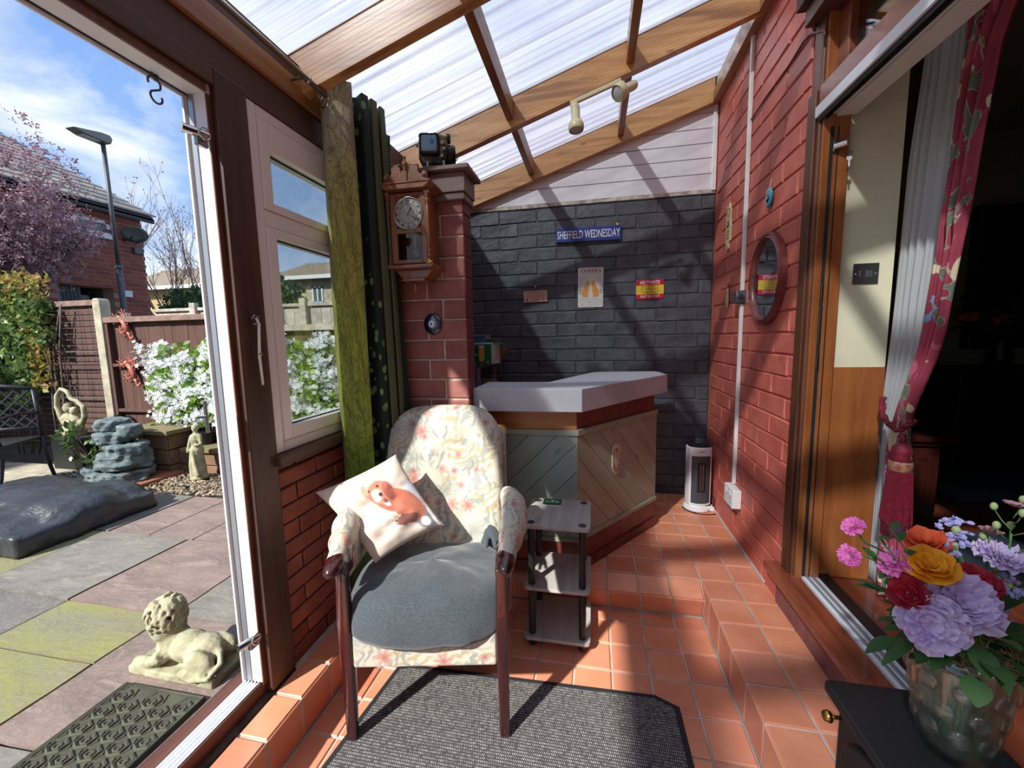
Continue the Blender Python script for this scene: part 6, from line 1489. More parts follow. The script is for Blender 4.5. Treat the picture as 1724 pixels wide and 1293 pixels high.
for a in (
 ('carnation', 'carnation', 1618, 1016, YV-.045, .068, (.2, -.3, .5), 'large open lavender carnation at the front, right of its twin', 'lav', 1),
 ('carnation', 'carnation', 1568, 1048, YV-.055, .062, (-.3, -.5, .2), 'large lavender carnation lowest at the front, over the vase rim', 'lav', 2),
 ('carnation', 'carnation', 1688, 942, YV+.01, .050, (.4, .1, .8), 'pale lavender carnation at the upper right of the bouquet', 'lav', 3),
 ('carnation', 'carnation', 1508, 948, YV, .034, (-.4, .1, .7), 'pink carnation tucked in at the left of the yellow rose', 'pink', 4),
 ('carnation', 'carnation', 1437, 887, YV+.01, .024, (-.5, 0, .8), 'small pink carnation standing out to the far left, the upper of two', 'pink', 5),
 ('carnation', 'carnation', 1432, 936, YV-.01, .025, (-.9, -.3, .1), 'small pink carnation standing out to the far left, the lower of two', 'pink', 6),
 ('rose', 'rose', 1567, 958, YV-.02, .052, (0, -.1, .8), 'bright yellow rose in the middle of the bouquet', 'yellow', 7),
 ('rose', 'rose', 1562, 918, YV+.04, .050, (-.1, .2, 1), 'orange rose just behind the yellow rose', 'orange', 8),
 ('rose', 'rose', 1528, 998, YV-.03, .038, (-.5, -.4, .3), 'deep red rose at the left below the pink carnation', 'red', 9),
 ('rose', 'rose', 1644, 983, YV-.01, .043, (.2, -.2, .8), 'deep red rose between the two lavender carnations on the right', 'red', 10),
 ('statice', 'cluster', 1610, 890, YV+.05, .045, (0, .2, 1), 'pale violet flower cluster topmost behind the orange rose', 'blue', 12),
 ('statice', 'cluster', 1608, 918, YV+.02, .034, (0, 0, .8), 'pale violet flower cluster right beside the orange rose', 'blue', 13),
 ('statice', 'cluster', 1700, 986, YV-.01, .032, (.5, -.3, .4), 'pale violet flower cluster at the right edge of the bouquet', 'blue', 14),
 ('statice', 'cluster', 1690, 1040, YV+.02, .026, (.5, -.3, .2), 'shaded violet flower cluster low on the right of the bouquet', 'blue', 15),
 ('statice', 'cluster', 1517, 972, YV+.02, .026, (-.6, -.3, .3), 'small violet flower cluster under the left pink carnation', 'blue', 16),
): flower(a[0], a[1], a[2], a[3], a[4], a[5], a[6], a[7], a[8], a[9], 2)
# budding sprig
c = at(1705, 880, 'y', YV+.02); e = empty('bud_sprig', c, 'tall sprig of pale green buds rising at the right of the bouquet', 'flower sprig'); rd = random.Random(3)
stem(e, c-Vector((0, 0, .02)), (0, 0, 1), leaves=2, seed=20, r=.0018)
b = MB(); bb_ = MB()
for i in range(9):
    a = i*2.4; p0 = c+Vector((0, 0, -.08+.011*i)); p1 = p0+Vector((.035*math.cos(a)*(1-.05*i), .03*math.sin(a), .028)); b.tube([p0, p0.lerp(p1, .5)-Vector((0, 0, .004)), p1], .0011, 5); bb_.ell(p1+Vector((0, 0, .004)), (.0055, .0055, .0075), nu=10, nv=7)
obj('twig', b, 'stem', e, smooth=True); obj('bud', bb_, 'palegreen', e, smooth=True)['kind'] = 'stuff'
b = MB(); petals(b, c+Vector((0, 0, .03)), (0, 0, 1), [(8, .002, .015, .006, .5)], .05, 4, 2); obj('petals', b, PM['rose'], e, smooth=True, recal=False)
c = at(1667, 898, 'y', YV+.03); e = empty('bud_sprig', c, 'small dusty pink bud between the violet clusters and the tall sprig', 'flower sprig'); stem(e, c, (0, 0, 1), seed=21, r=.0015)
b = MB(); petals(b, c, (0, 0, 1), [(8, .002, .016, .007, .5), (5, 0, .013, .006, 1)], .05, 4, 2); obj('petals', b, PM['rose'], e, smooth=True, recal=False)
# foliage of the bouquet
gf = empty('bouquet_foliage', VM, 'dark green leaves and eucalyptus sprigs filling the bouquet', 'foliage'); rd = random.Random(9)
for i in range(64):
    a = rd.uniform(0, 2*PI); el_ = rd.uniform(-.25, .9); d = Vector((math.cos(a)*math.cos(el_), math.sin(a)*math.cos(el_), math.sin(el_)))
    p = VM+Vector((.0, 0, .035))+d*rd.uniform(.03, .115); leaf(gf, p, d+Vector((0, 0, rd.uniform(-.6, .2))), rd.uniform(.045, .085), rd.uniform(.010, .019))
for (px, py) in ((1478, 905), (1500, 890), (1470, 930), (1716, 1090), (1545, 1105), (1575, 1110)):
    q = at(px, py, 'y', YV); k = MB(); k.tube([VM, VM.lerp(q, .5)+Vector((0, 0, .02)), q], .0014, 5); obj('twig', k, 'stem', gf, smooth=True)
    for j in range(7):
        p = VM.lerp(q, .45+.09*j); a = rd.uniform(0, 6.28); leaf(gf, p, Vector((math.cos(a), .2*math.sin(a), math.sin(a))), .022, .008)
b = MB()     # moss-like wisps at the rim
for i in range(420):
    a = rd.uniform(0, 2*PI); p = VM+Vector((math.cos(a)*rd.uniform(.02, rt_*1.3)+.03, math.sin(a)*rd.uniform(.02, rt_*1.2), rd.uniform(-.01, .03))); d = Vector((rd.uniform(-1, 1), rd.uniform(-1, 1), rd.uniform(-.2, 1)))*.016
    b.tube([p, p+d+Vector((0, 0, .003)), p+d*1.7], .0007, 3, cap=False)
o = obj('wisps', b, mat('olive_wisps', '#8f8f5c', '#6e7448', rough=.8, scale=30), gf); o['kind'] = 'stuff'
# ================================================================== GARDEN
ZP = -.03
random.seed(21)
b = MB(); b.box(-40, -1.9, -14, 40, -.6, -.13); gr_ = obj('ground', b, mat('garden_soil_and_grass', '#4f5a34', '#5b5240', rough=.95, scale=.8, bump=.3)); gr_['kind'] = 'structure'
b = MB(); b.box(-8.95, -1.86, -6.4, 1.7, -.12, -.058); pat = obj('patio', b, mat('patio_bedding', '#4c453c', '#39342d', rough=.95, scale=12, bump=.4)); pat['kind'] = 'structure'
def slabmat(n_, a, b_, c_):
    g = G(n_); v = g.co('Object', (1.0, 2.6, 1), True); n1 = g.noise(v, 2.2, 6, .65, .8)
    col = g.mix(g.ramp(n1, .35, .62), lin(a), lin(b_)); n2 = g.noise(g.co('Object', (1, 3, 1), True, (0, 0, .3)), 5, 6, .7, 1); col = g.mix(g.ramp(n2, .52, .7), col, lin(c_))
    n3 = g.noise(g.co('Object', (1, 1, 1), True), 60, 3, .7); col = g.mix(g.math('MULTIPLY', g.ramp(n3, .5, .75), .4), col, lin('#a09a8c'))
    g.set(color=col, rough=.8); g.bump(g.math('ADD', n2, g.math('MULTIPLY', n3, .3)), .5, .008); return g.m
SM = [slabmat('grey_slab', '#85817a', '#6d6963', '#8f8a7e'), slabmat('pinkish_slab', '#8b7870', '#746660', '#97857a'), slabmat('algae_green_slab', '#7f7b66', '#86864e', '#76705f'), slabmat('dark_grey_slab', '#74716c', '#605d5a', '#7f786f')]
def slab_piece(x0, x1, y0, y1, m, zt=0):
    b = MB(); g_ = .006; n = 5
    def fn(u, v): x = x0+g_+(x1-x0-2*g_)*u; y = y0+g_+(y1-y0-2*g_)*v; ex = min(u, v, 1-u, 1-v); return Vector((x+mnoise.noise(Vector((x*9, y*9, 1)))*.006*(ex == 0), y+mnoise.noise(Vector((x*9, y*9, 7)))*.006*(ex == 0), ZP+zt+mnoise.noise(Vector((x*4, y*4, 0)))*.003))
    b.grid(n, n, fn); s = [(0, 0), (1, 0), (1, 1), (0, 1)]
    k = len(b.v); idx = [i*(n+1) for i in range(n+1)]+[n*(n+1)+j for j in range(1, n+1)]+[i*(n+1)+n for i in range(n-1, -1, -1)]+[j for j in range(n-1, 0, -1)]
    for i in idx: v = b.v[i]; b.v.append((v[0], v[1], ZP-.03))
    m_ = len(idx)
    for i in range(m_): b.f.append([idx[i], idx[(i+1) % m_], k+(i+1) % m_, k+i]); b.mi.append(0)
    obj('paving_slab', b, m, pat, recal=True)
rowsY = [-3.1, -2.48, -1.88, -1.257, -.655, -.03, .595]
colsets = [[-1.87, -2.5, -3.12, -3.75, -4.4, -5.05, -5.7, -6.3], [-1.87, -2.2, -2.82, -3.45, -4.1, -4.75, -5.4, -6.3], [-1.87, -2.26, -2.9, -3.5, -4.1, -4.7, -5.4, -6.3], [-1.87, -2.495, -3.12, -3.75, -4.4, -5.05, -5.7, -6.3], [-1.87, -2.48, -3.13, -3.81, -4.45, -5.1, -5.75, -6.3], [-1.87, -2.45, -3.10, -3.46, -3.80, -4.47, -5.1, -5.75, -6.3]]
for r in range(6):
    xs = colsets[r]
    for c in range(len(xs)-1):
        k = (r*3+c*2) % 4
        if r == 3 and c == 1: k = 2
        if r == 3 and c == 0: k = 1
        if r == 4 and c == 1: k = 1
        if r == 4 and c == 2: k = 0
        if r == 3 and c == 2: k = 3
        if r == 5 and c == 2: k = 1
        if r == 3 and c == 1:
            slab_piece(xs[c+1], xs[c], rowsY[r], -.955, SM[2], .002); slab_piece(xs[c+1], xs[c], -.955, rowsY[r+1], SM[2]); continue
        slab_piece(xs[c+1], xs[c], rowsY[r], rowsY[r+1], SM[k], random.uniform(-.002, .003))
# pale paving strip and orange tiles at the far end
for i, (x0, x1, y0, y1, mm) in enumerate(((-8.6, -6.31, -1.2, .595, 'conc'), (-8.6, -5.15, .60, .80, 'conc'), (-8.6, -5.2, .80, 1.10, 'conc'))):
    b = MB(); b.box(x0, x1, y0+.005, y1-.005, -.06, ZP+.004*i); obj('paving_slab', b, mm, pat, bevel=.004)
M['orangeslab'] = mat('orange_paver', '#a5674a', '#8f5a46', rough=.8, scale=9, bump=.3)
for x0, x1, y0, y1 in ((-5.14, -4.82, .62, .86), (-4.81, -4.5, .66, 1.08), (-5.14, -4.82, .87, 1.1)):
    b = MB(); b.box(x0, x1, y0, y1, -.06, ZP+.028); obj('paver', b, 'orangeslab', pat, bevel=.004)
# gravel
rd = random.Random(4); b = MB()
for i in range(1500):
    x, y = rd.uniform(-4.5, -2.2), rd.uniform(.62, 1.12); r = rd.uniform(.009, .018); a = rd.uniform(0, 6.28)
    b.cur = rd.choice((0, 0, 1, 2)); c, s = math.cos(a), math.sin(a); h = r*.6; z = ZP-.004+rd.uniform(0, .008)
    pts = [(r, 0, 0), (.35*r, .8*r, 0), (-.8*r, .5*r, 0), (-.7*r, -.6*r, 0), (.4*r, -.8*r, 0)]
    vs = [(x+u*c-v*s, y+u*s+v*c, z-.004) for u, v, w in pts]+[(x+(u*c-v*s)*.95, y+(u*s+v*c)*.95, z+h*.5) for u, v, w in pts]+[(x, y, z+h)]
    b.add(vs, [(j, (j+1) % 5, 5+(j+1) % 5, 5+j) for j in range(5)]+[(5+j, 5+(j+1) % 5, 10) for j in range(5)])
o = obj('gravel', b, [mat('tan_pebble', '#8f7b62', rough=.8), mat('pale_pebble', '#b3a58e', rough=.8), mat('grey_pebble', '#6f6a63', rough=.8)]); tag(o, 'tan and grey pea gravel at the foot of the garden wall', 'gravel', kind='stuff')
rd = random.Random(8); b = MB()     # bark and soil strip left of the fountain
for i in range(260):
    x, y = rd.uniform(-5.7, -5.1), rd.uniform(.8, 1.1); d = Vector((rd.uniform(-1, 1), rd.uniform(-1, 1), rd.uniform(-.2, .4)))*.03; b.tube([(x, y, ZP+.006), Vector((x, y, ZP+.010))+d], .005, 4)
o = obj('bark_mulch', b, mat('dark_bark', '#3a2e26', rough=.95)); tag(o, 'dark bark mulch beside the stacked-rock fountain', 'bark', kind='stuff')
# low garden wall
M['blockbrick'] = mat('weathered_orange_block', '#8c6a50', '#6e5a48', rough=.9, scale=7, bump=.5, vary=.2); M['coping'] = mat('mossy_coping', '#857a56', '#6d664c', rough=.9, scale=9, bump=.5, vary=.15)
gwl = empty('garden_wall', (-4.2, 1.2, -.05), 'low weathered block wall with flat coping stones below the brown fence', 'garden wall', kind='structure')
b = MB(); b.box(-4.6, -2.0, 1.15, 1.35, -.1, .17); b.box(-5.15, -4.615, 1.05, 1.40, -.1, .36); obj('core', b, 'mortardark', gwl)
bricks(gwl, (-4.6, 1.149), 0, 2.6, -.09, .165, .44, .13, .01, .015, 'blockbrick', rough=.005)
bricks(gwl, (-5.15, 1.049), 0, .54, -.09, .355, .27, .15, .01, .015, 'blockbrick', rough=.005)
bricks(gwl, (-4.614, 1.05), PI/2, .35, -.09, .355, .27, .15, .01, .015, 'blockbrick', rough=.005)
for x0, x1, y0, y1, z in ((-5.20, -4.56, 1.0, 1.42, .36), (-4.555, -4.02, 1.10, 1.40, .172), (-4.01, -3.4, 1.10, 1.40, .172), (-3.39, -2.7, 1.10, 1.40, .172)):
    b = MB(); b.box(x0, x1, y0, y1, z, z+.045); obj('coping_stone', b, 'coping', gwl, bevel=.008)

# fences
M['fencebrown'] = wood('brown_fence_board', '#5e4036', '#4a322b', '#38261f', axis=2, rough=.8, knots=False, vary=.18, bump=.3)
M['fencerail'] = mat('weathered_fence_rail', '#8d7468', '#6f5a50', rough=.85, scale=14, bump=.4); M['palewood'] = mat('silvered_fence_wood', '#c4bcae', '#9d968a', rough=.85, scale=12, bump=.3, vary=.12)
def post_(name, x, y, w, z1, label):
    b = MB(); b.box(x-w/2, x+w/2, y-w/2, y+w/2, -.1, z1-.03); b.prism([(x-w/2, z1-.03), (x+w/2, z1-.03), (x+w*.3, z1), (x-w*.3, z1)], 1, y-w/2, y+w/2); o = obj(name, b, 'conc', bevel=.006); tag(o, label, 'post'); return o
post_('concrete_post', -5.90, 1.50, .105, 1.755, 'tall mossy concrete fence post at the corner behind the pot statue')
post_('concrete_post', -3.665, 1.50, .105, 1.60, 'pale concrete fence post seen through the window pane')
fe = empty('fence_panel', (-4.8, 1.5, .0), 'dark brown boarded fence panel between the two concrete posts, with metal lizards', 'fence panel')
x = -5.84
while x < -3.73:
    b = MB(); b.box(x, x+.103, 1.515+.004*random.random(), 1.527, .12, 1.50); obj('board', b, 'fencebrown', fe, bevel=.002); x += .105
for z0, z1, nm, mm in ((1.487, 1.545, 'cap_rail', 'fencerail'), (1.0, 1.035, 'rail', 'fencebrown'), (.49, .525, 'rail', 'fencebrown'), (.12, .16, 'rail', 'fencebrown')):
    b = MB(); b.box(-5.845, -3.72, 1.47 if nm == 'rail' else 1.455, 1.515, z0, z1); obj(nm, b, mm, fe, bevel=.003)
for x in (-5.845, -3.76): b = MB(); b.box(x, x+.04, 1.465, 1.516, .12, 1.49); obj('edge_batten', b, 'fencebrown', fe, bevel=.003)
fe2 = empty('fence_panel', (-2.8, 1.5, .0), 'lower fence panel with a pale top rail behind the white blossom outside the window', 'fence panel')
x = -3.60
while x < -1.9: b = MB(); b.box(x, x+.103, 1.515, 1.527, .12, 1.36); obj('board', b, 'fencebrown', fe2, bevel=.002); x += .105
b = MB(); b.box(-3.605, -1.9, 1.46, 1.53, 1.345, 1.405); obj('top_rail', b, 'palewood', fe2, bevel=.004)
fe3 = empty('neighbour_fence', (-4.2, 2.62, 0), 'silvery pale timber fence standing beyond the low panel outside the window', 'fence')
x = -6.6
while x < -2.6: b = MB(); b.box(x, x+.128, 2.60, 2.615, .1, 1.70+random.uniform(-.008, .008)); obj('board', b, 'palewood', fe3, bevel=.002); x += .132
b = MB(); b.box(-6.6, -2.6, 2.57, 2.63, 1.69, 1.73); obj('cap_rail', b, 'palewood', fe3, bevel=.003)
for x in (-5.9, -4.19, -2.9): b = MB(); b.box(x-.045, x+.045, 2.54, 2.60, .0, 1.79); obj('post', b, 'palewood', fe3, bevel=.004)
# the fence runs on to the left under wire mesh and climber
fe4 = empty('side_fence', (-7.3, 1.5, 0), 'brown boarded fence covered with wire mesh left of the tall concrete post', 'fence')
x = -8.75
while x < -6.02: b = MB(); b.box(x, x+.143, 1.515+.004*random.random(), 1.528, .05, 1.68); obj('board', b, 'fencebrown', fe4, bevel=.002); x += .146
b = MB(); b.box(-8.75, -5.955, 1.48, 1.53, 1.685, 1.745); obj('cap_rail', b, 'fencerail', fe4, bevel=.004)
b = MB(); b.box(-8.75, -5.96, 1.485, 1.514, .98, 1.03); obj('rail', b, 'fencebrown', fe4, bevel=.003)
b = MB()
for i in range(24): z = .12+.066*i; b.tube([(-8.7, 1.462, z), (-5.965, 1.462, z)], .0036 if i % 8 else .009, 4)
for i in range(12): x = -8.6+.235*i; b.tube([(x, 1.466, .1), (x, 1.466, 1.66)], .0025, 4)
o = obj('wire_mesh', b, mat('galvanised_wire', '#8b9295', rough=.4, metal=.7), fe4); o['kind'] = 'stuff'

def leaves(b, n, fn, size, rd, curl=.3):
    for i in range(n):
        p = fn(rd); s = size*rd.uniform(.6, 1.25); d = Vector((rd.gauss(0, 1), rd.gauss(0, 1), rd.gauss(0, .7))).normalized(); t = d.orthogonal().normalized()
        t = (Matrix.Rotation(rd.uniform(0, 6.28), 3, d) @ t); q = d.cross(t)
        b.add([p, p+t*s*.5+q*s*.32, p+t*s, p+t*s*.5-q*s*.32+d*s*curl*.3], [(0, 1, 2, 3)])
def flw(b, n, fn, size, rd, facing=None, tri=5):
    for i in range(n):
        p = fn(rd); d = Vector((rd.gauss(0, .6), rd.gauss(0, .6), rd.gauss(0, .6)))+(facing or Vector((0, 0, 0))); d.normalize(); t = d.orthogonal().normalized(); q = d.cross(t); s = size*rd.uniform(.7, 1.2)
        for k in range(tri):
            a = 2*PI*k/tri; u = t*math.cos(a)+q*math.sin(a); w = -t*math.sin(a)+q*math.cos(a)
            b.add([p, p+u*s*.6+w*s*.32, p+u*s+d*s*.2, p+u*s*.6-w*s*.32], [(0, 1, 2, 3)])
def lmat(name, a, b_, tr=.35, rough=.5):
    g = G(name); ge = g.n('NewGeometry').outputs['Random Per Island']; col = g.mix(ge, lin(a), lin(b_)); g.set(color=col, rough=rough)
    tl = g.n('BsdfTranslucent', {0: col}); m = g.n('MixShader', {0: tr, 1: g.b.outputs[0], 2: tl.outputs[0]}); g.t.links.new(m.outputs[0], g.o.inputs[0]); return g.m
M['ivy'] = lmat('climber_leaf', '#35552a', '#86a05c', .35, .3); M['ivyy'] = lmat('golden_climber_leaf', '#9aa64a', '#a87a48', .4); M['brightleaf'] = lmat('bright_green_leaf', '#9cc05a', '#76a044', .45); M['whitefl'] = lmat('white_blossom', '#eef0ee', '#dfe3ea', .3)
M['cherryl'] = lmat('pink_cherry_blossom', '#b79aa3', '#7d5862', .35); M['twigw'] = mat('grey_brown_bark', '#6b5d54', '#4f443d', rough=.9, scale=12); M['shrubdark'] = lmat('dark_shrub_leaf', '#2d4a32', '#49683f', .25)
rd = random.Random(31)
cli = empty('climber', (-7.4, 1.4, 0), 'dense green climber with golden tips over the mesh-covered fence at the far left', 'climber')
XRC = at(88, 560, 'y', 1.42).x
def clf(r_):
    while 1:
        x = r_.uniform(-8.7, XRC); z = r_.uniform(.30, 2.05); q = (XRC-x)
        lim = max(.3, 1.15-.9*q+.25*math.sin(x*13))
        if z > 1.78+.22*min(1, q*1.2)+.06*math.sin(x*8) or z < lim: continue
        if mnoise.noise(Vector((x*3.2, z*1.6, 4))) < -.25: continue
        return Vector((x, 1.42+r_.uniform(-.15, .06), z))
b = MB(); leaves(b, 7500, clf, .072, rd); o = obj('leaves', b, 'ivy', cli, recal=False); o['kind'] = 'stuff'
b = MB(); leaves(b, 1300, lambda r_: Vector((r_.uniform(-8.7, XRC-.05), 1.42+r_.uniform(-.16, .1), r_.uniform(1.74, 2.06))), .062, rd); leaves(b, 260, lambda r_: Vector((r_.gauss(XRC-.18, .09), 1.36+r_.uniform(-.04, .04), r_.uniform(.75, 1.6))), .065, rd); o = obj('golden_leaves', b, 'ivyy', cli, recal=False); o['kind'] = 'stuff'
b = MB()
for i in range(16): x = rd.uniform(-8.5, XRC+.15); b.tube([(x, 1.40, ZP), (x+rd.uniform(-.1, .1), 1.42, .5), (x+rd.uniform(-.2, .2), 1.42, 1.2), (x+rd.uniform(-.3, .2), 1.43, 1.7)], .009, 5)
obj('stems', b, 'twigw', cli, smooth=True)['kind'] = 'stuff'
def blossom(name, x0, x1, z0, z1, label, nf, nl):
    e = empty(name, ((x0+x1)/2, 1.36, .20), label, 'shrub')
    def rg(r_):
        while 1:
            x = r_.uniform(x0, x1); z = r_.uniform(z0, z1)
            ed = .10*mnoise.noise(Vector((x*6, z*6, 1))); 
            if x < x0+.05+ed or x > x1-.02+ed or z > z1-.06+ed: continue
            return Vector((x, 1.36+r_.uniform(-.12, .06), z))
    b = MB(); leaves(b, nl, rg, .075, rd); o = obj('leaves', b, 'brightleaf', e, recal=False); o['kind'] = 'stuff'
    b = MB(); cen = [rg(rd)+Vector((0, -.05, 0)) for _ in range(nf//14)]
    flw(b, int(nf*.75), lambda r_: r_.choice(cen)+Vector((r_.gauss(0, .035), r_.gauss(0, .03), r_.gauss(0, .03))), .026, rd, Vector((.6, -1.2, .5))); o = obj('blossom', b, 'whitefl', e, recal=False); o['kind'] = 'stuff'
    b = MB()
    for i in range(9): t = x0+.1+(x1-x0-.2)*i/8; b.tube([(t, 1.38, .22), (t+.05*math.sin(i), 1.37, .6), (t-.04, 1.38, z1-.15)], .008, 5)
    for i in range(6):
        for sg in (-1, 1): t = x0+(x1-x0)*i/5; b.tube([(t, 1.41, .25), (min(max(t+sg*.6, x0+.02), x1-.02), 1.41, .85)], .006, 4)
    obj('stems', b, 'twigw', e)['kind'] = 'stuff'
    for i in range(3):
        cx = x0+(x1-x0)*(.2+.3*i); b = MB(); b.lathe([(.07, .218), (.085, .33), (.09, .34)], 16, (cx, 1.28, 0)); obj('pot', b, 'black', e, smooth=True, angle=R(40))
blossom('white_shrub', -5.08, -3.78, .42, 1.30, 'white-blossomed evergreen shrub on a trellis before the brown fence, seen through the open doorway', 2600, 1500)
blossom('white_shrub', -3.58, -2.4, .36, 1.33, 'white-blossomed evergreen shrub on a trellis, seen through the window pane', 2400, 1300)

# metal lizards on the fence
M['coral'] = mat('coral_painted_metal', '#b4705c', '#a85a48', rough=.4, scale=20)
def lizard(px, py, px2, py2, label):
    h, t = at(px, py, 'y', 1.47), at(px2, py2, 'y', 1.47); e = empty('metal_lizard', (h+t)/2, label, 'wall ornament'); ax = (t-h); ln = ax.length; ax.normalize(); sd_ = Vector((-ax.z, 0, ax.x))
    P_ = lambda u, v: h+ax*ln*u+sd_*ln*v
    b = MB(); sp = [P_(.25, .02), P_(.4, .05), P_(.55, .02), P_(.68, -.05)]; b.tube(sp, [.02, .028, .026, .016], 8)
    c = P_(.86, -.02); s = [c+(ax*math.cos(a)+sd_*math.sin(a))*ln*(.15-.02*a/1.2) for a in [i*.45+3.6 for i in range(16)]]; b.tube([P_(.68, -.05)]+s, [.016]+[.015-.0007*i for i in range(16)], 7); obj('body', b, 'coral', e, smooth=True)
    b = MB(); b.ell(P_(.18, .0), (.03, .014, .026), nu=12, nv=8); obj('head', b, 'coral', e, smooth=True)
    for (u, v) in ((.10, -.14), (.22, .20), (.50, -.22), (.42, .24)):
        b = MB(); f_ = P_(u, v); b.tube([P_(.38 if u > .3 else .26, .02), f_], .008, 6)
        for k in range(7): a = 2*PI*k/7; q = f_+(ax*math.cos(a)+sd_*math.sin(a))*.055; b.tube([f_, q], .005, 5); b.ell(q, .008, nu=6, nv=4)
        obj('leg', b, 'coral', e, smooth=True)
lizard(193, 527, 228, 572, 'upper of two coral metal lizards on the brown fence'); lizard(205, 602, 240, 652, 'lower of two coral metal lizards on the brown fence')

# stacked-rock fountain
M['rock'] = mat('blue_grey_resin_rock', '#6b7a7c', '#4d5b5e', rough=.7, scale=10, bump=.6, bscale=40, bdist=.01)
fo = empty('rock_fountain', (-4.87, .88, ZP+.03), 'blue-grey stacked rock water fountain on orange pavers', 'fountain')
def rockring(cx, cy, z, rx, ry, h, seed):
    r_ = random.Random(seed); b = MB(); n = 11
    for k in range(int(h/.035)+1):
        for i in range(n):
            a = 2*PI*i/n+r_.uniform(-.2, .2); q = r_.uniform(.78, 1.04); b.ell((cx+rx*q*.72*math.cos(a), cy+ry*q*.72*math.sin(a), z+k*.036), (rx*.42, ry*.42, .024), Matrix.Rotation(a, 3, 'Z'), 8, 6)
    b.lathe([(min(rx, ry)*.8, -.01), (min(rx, ry)*.8, h-.02)], 14, (cx, cy, z)); return b
for (cx, cy, z, rx, ry, h, sd_) in ((-4.86, .80, .01, .27, .20, .10, 1), (-4.80, .80, .13, .21, .17, .12, 2), (-4.76, .80, .25, .17, .14, .08, 3), (-4.90, .81, .36, .17, .13, .07, 4), (-4.93, .82, .47, .14, .11, .09, 5), (-5.10, .74, .06, .10, .09, .05, 6), (-4.74, .82, .42, .09, .09, .07, 7)):
    fuse('rock_tier', rockring(cx, cy, z, rx, ry, h, sd_), 'rock', fo, .014, 2, disp=.03, dscale=.05)
b = MB(); b.lathe([(.12, .14), (.12, .15)], 16, (-4.98, .74, 0)); obj('water', b, mat('dark_water', '#1c2628', rough=.05), fo)

# statues (melted ellipsoids and limbs)
lady = MB(); q = at(337, 803, 'y', .98); lx, ly = q.x+.0, .98
def T3(x, y, z): return (lx+x, ly+y, ZP+z)
lady.lathe([(.075, 0), (.078, .02), (.06, .035)], 16, T3(0, 0, 0)); lady.lathe([(.062, .03), (.058, .12), (.048, .22), (.055, .28), (.040, .33), (.050, .38), (.045, .42), (.018, .435), (.016, .46)], 16, T3(0, 0, 0))
lady.ell(T3(.0, 0, .485), (.027, .030, .036)); lady.ell(T3(0, .016, .495), (.031, .028, .034)); lady.tube([T3(-.045, 0, .41), T3(-.072, -.01, .33), T3(-.075, -.03, .25)], [.018, .015, .012], 8); lady.tube([T3(.045, 0, .41), T3(.075, -.02, .34), T3(.03, -.05, .325)], [.018, .015, .012], 8)
lady.tube([T3(.0, -.05, .30), T3(.03, -.06, .15), T3(.05, -.055, .04)], [.012, .016, .02], 7); lady.tube([T3(-.04, -.03, .28), T3(-.03, -.055, .14), T3(-.02, -.06, .03)], [.010, .014, .016], 7)
o = fuse('lady_statue', lady, 'stone_statue', voxel=.007, smooth=2, disp=.006, dscale=.02); tag(o, 'pale stone statue of a robed lady standing on the gravel', 'statue')
pb_ = empty('planter_box', (-5.85, 1.2, ZP), 'square black planter box under the heart-shaped couple statue', 'planter')
b = MB(); b.box(-6.03, -5.63, .98, 1.30, ZP+.005, .30); obj('box', b, 'black', pb_, bevel=.012)
b = MB(); b.box(-6.0, -5.66, 1.01, 1.27, .295, .302); obj('compost', b, mat('compost', '#2b231d', rough=.95), pb_)
cp_ = MB(); hx, hy_, hz0 = at(120, 690, 'y', 1.1).x, 1.1, .30
hp_ = [(-.07, .12), (-.15, .22), (-.19, .34), (-.17, .46), (-.10, .53), (-.02, .50), (.02, .42), (.10, .40), (.17, .34), (.17, .24), (.10, .14), (.06, .06)]
cp_.tube([(hx+u, hy_, hz0+v-.03) for u, v in hp_], [.030, .028, .024, .022, .022, .022, .022, .022, .024, .026, .028, .03], 10)
cp_.lathe([(.075, .0), (.08, .06), (.06, .13), (.075, .20), (.05, .24)], 14, (hx-.03, hy_, hz0)); cp_.ell((hx-.03, hy_-.01, hz0+.30), (.042, .042, .052)); cp_.lathe([(.055, 0), (.05, .10), (.055, .19), (.035, .22)], 12, (hx+.045, hy_, hz0)); cp_.ell((hx+.055, hy_-.01, hz0+.27), (.038, .038, .046))
cp_.tube([(hx-.10, hy_, hz0+.19), (hx-.02, hy_-.06, hz0+.15), (hx+.09, hy_-.05, hz0+.16)], .020, 8); cp_.tube([(hx+.09, hy_, hz0+.18), (hx+.10, hy_-.04, hz0+.10), (hx+.03, hy_-.06, hz0+.06)], .018, 8)
o = fuse('couple_statue', cp_, 'stone_statue', voxel=.010, smooth=3, disp=.008, dscale=.03); tag(o, 'pale stone couple whose raised arms form a heart, on the black planter', 'statue')
ps_ = empty('potted_shrub', (-5.45, .98, ZP), 'small glossy-leaved shrub growing before the black planter', 'shrub'); b = MB(); rd = random.Random(5)
tips = []
for i in range(9): a = rd.uniform(0, 6.28); t = Vector((-5.45+.20*math.cos(a), .92+.10*math.sin(a), rd.uniform(.12, .42))); b.tube([(-5.45, .92, ZP), (-5.45+.06*math.cos(a), .92, .15), t], .006, 5); tips.append(t)
obj('stems', b, 'twigw', ps_)['kind'] = 'stuff'; b = MB(); leaves(b, 110, lambda r_: r_.choice(tips)+Vector((r_.gauss(0, .05), r_.gauss(0, .05), r_.gauss(0, .05))), .085, rd); obj('leaves', b, 'ivy', ps_, recal=False)['kind'] = 'stuff'

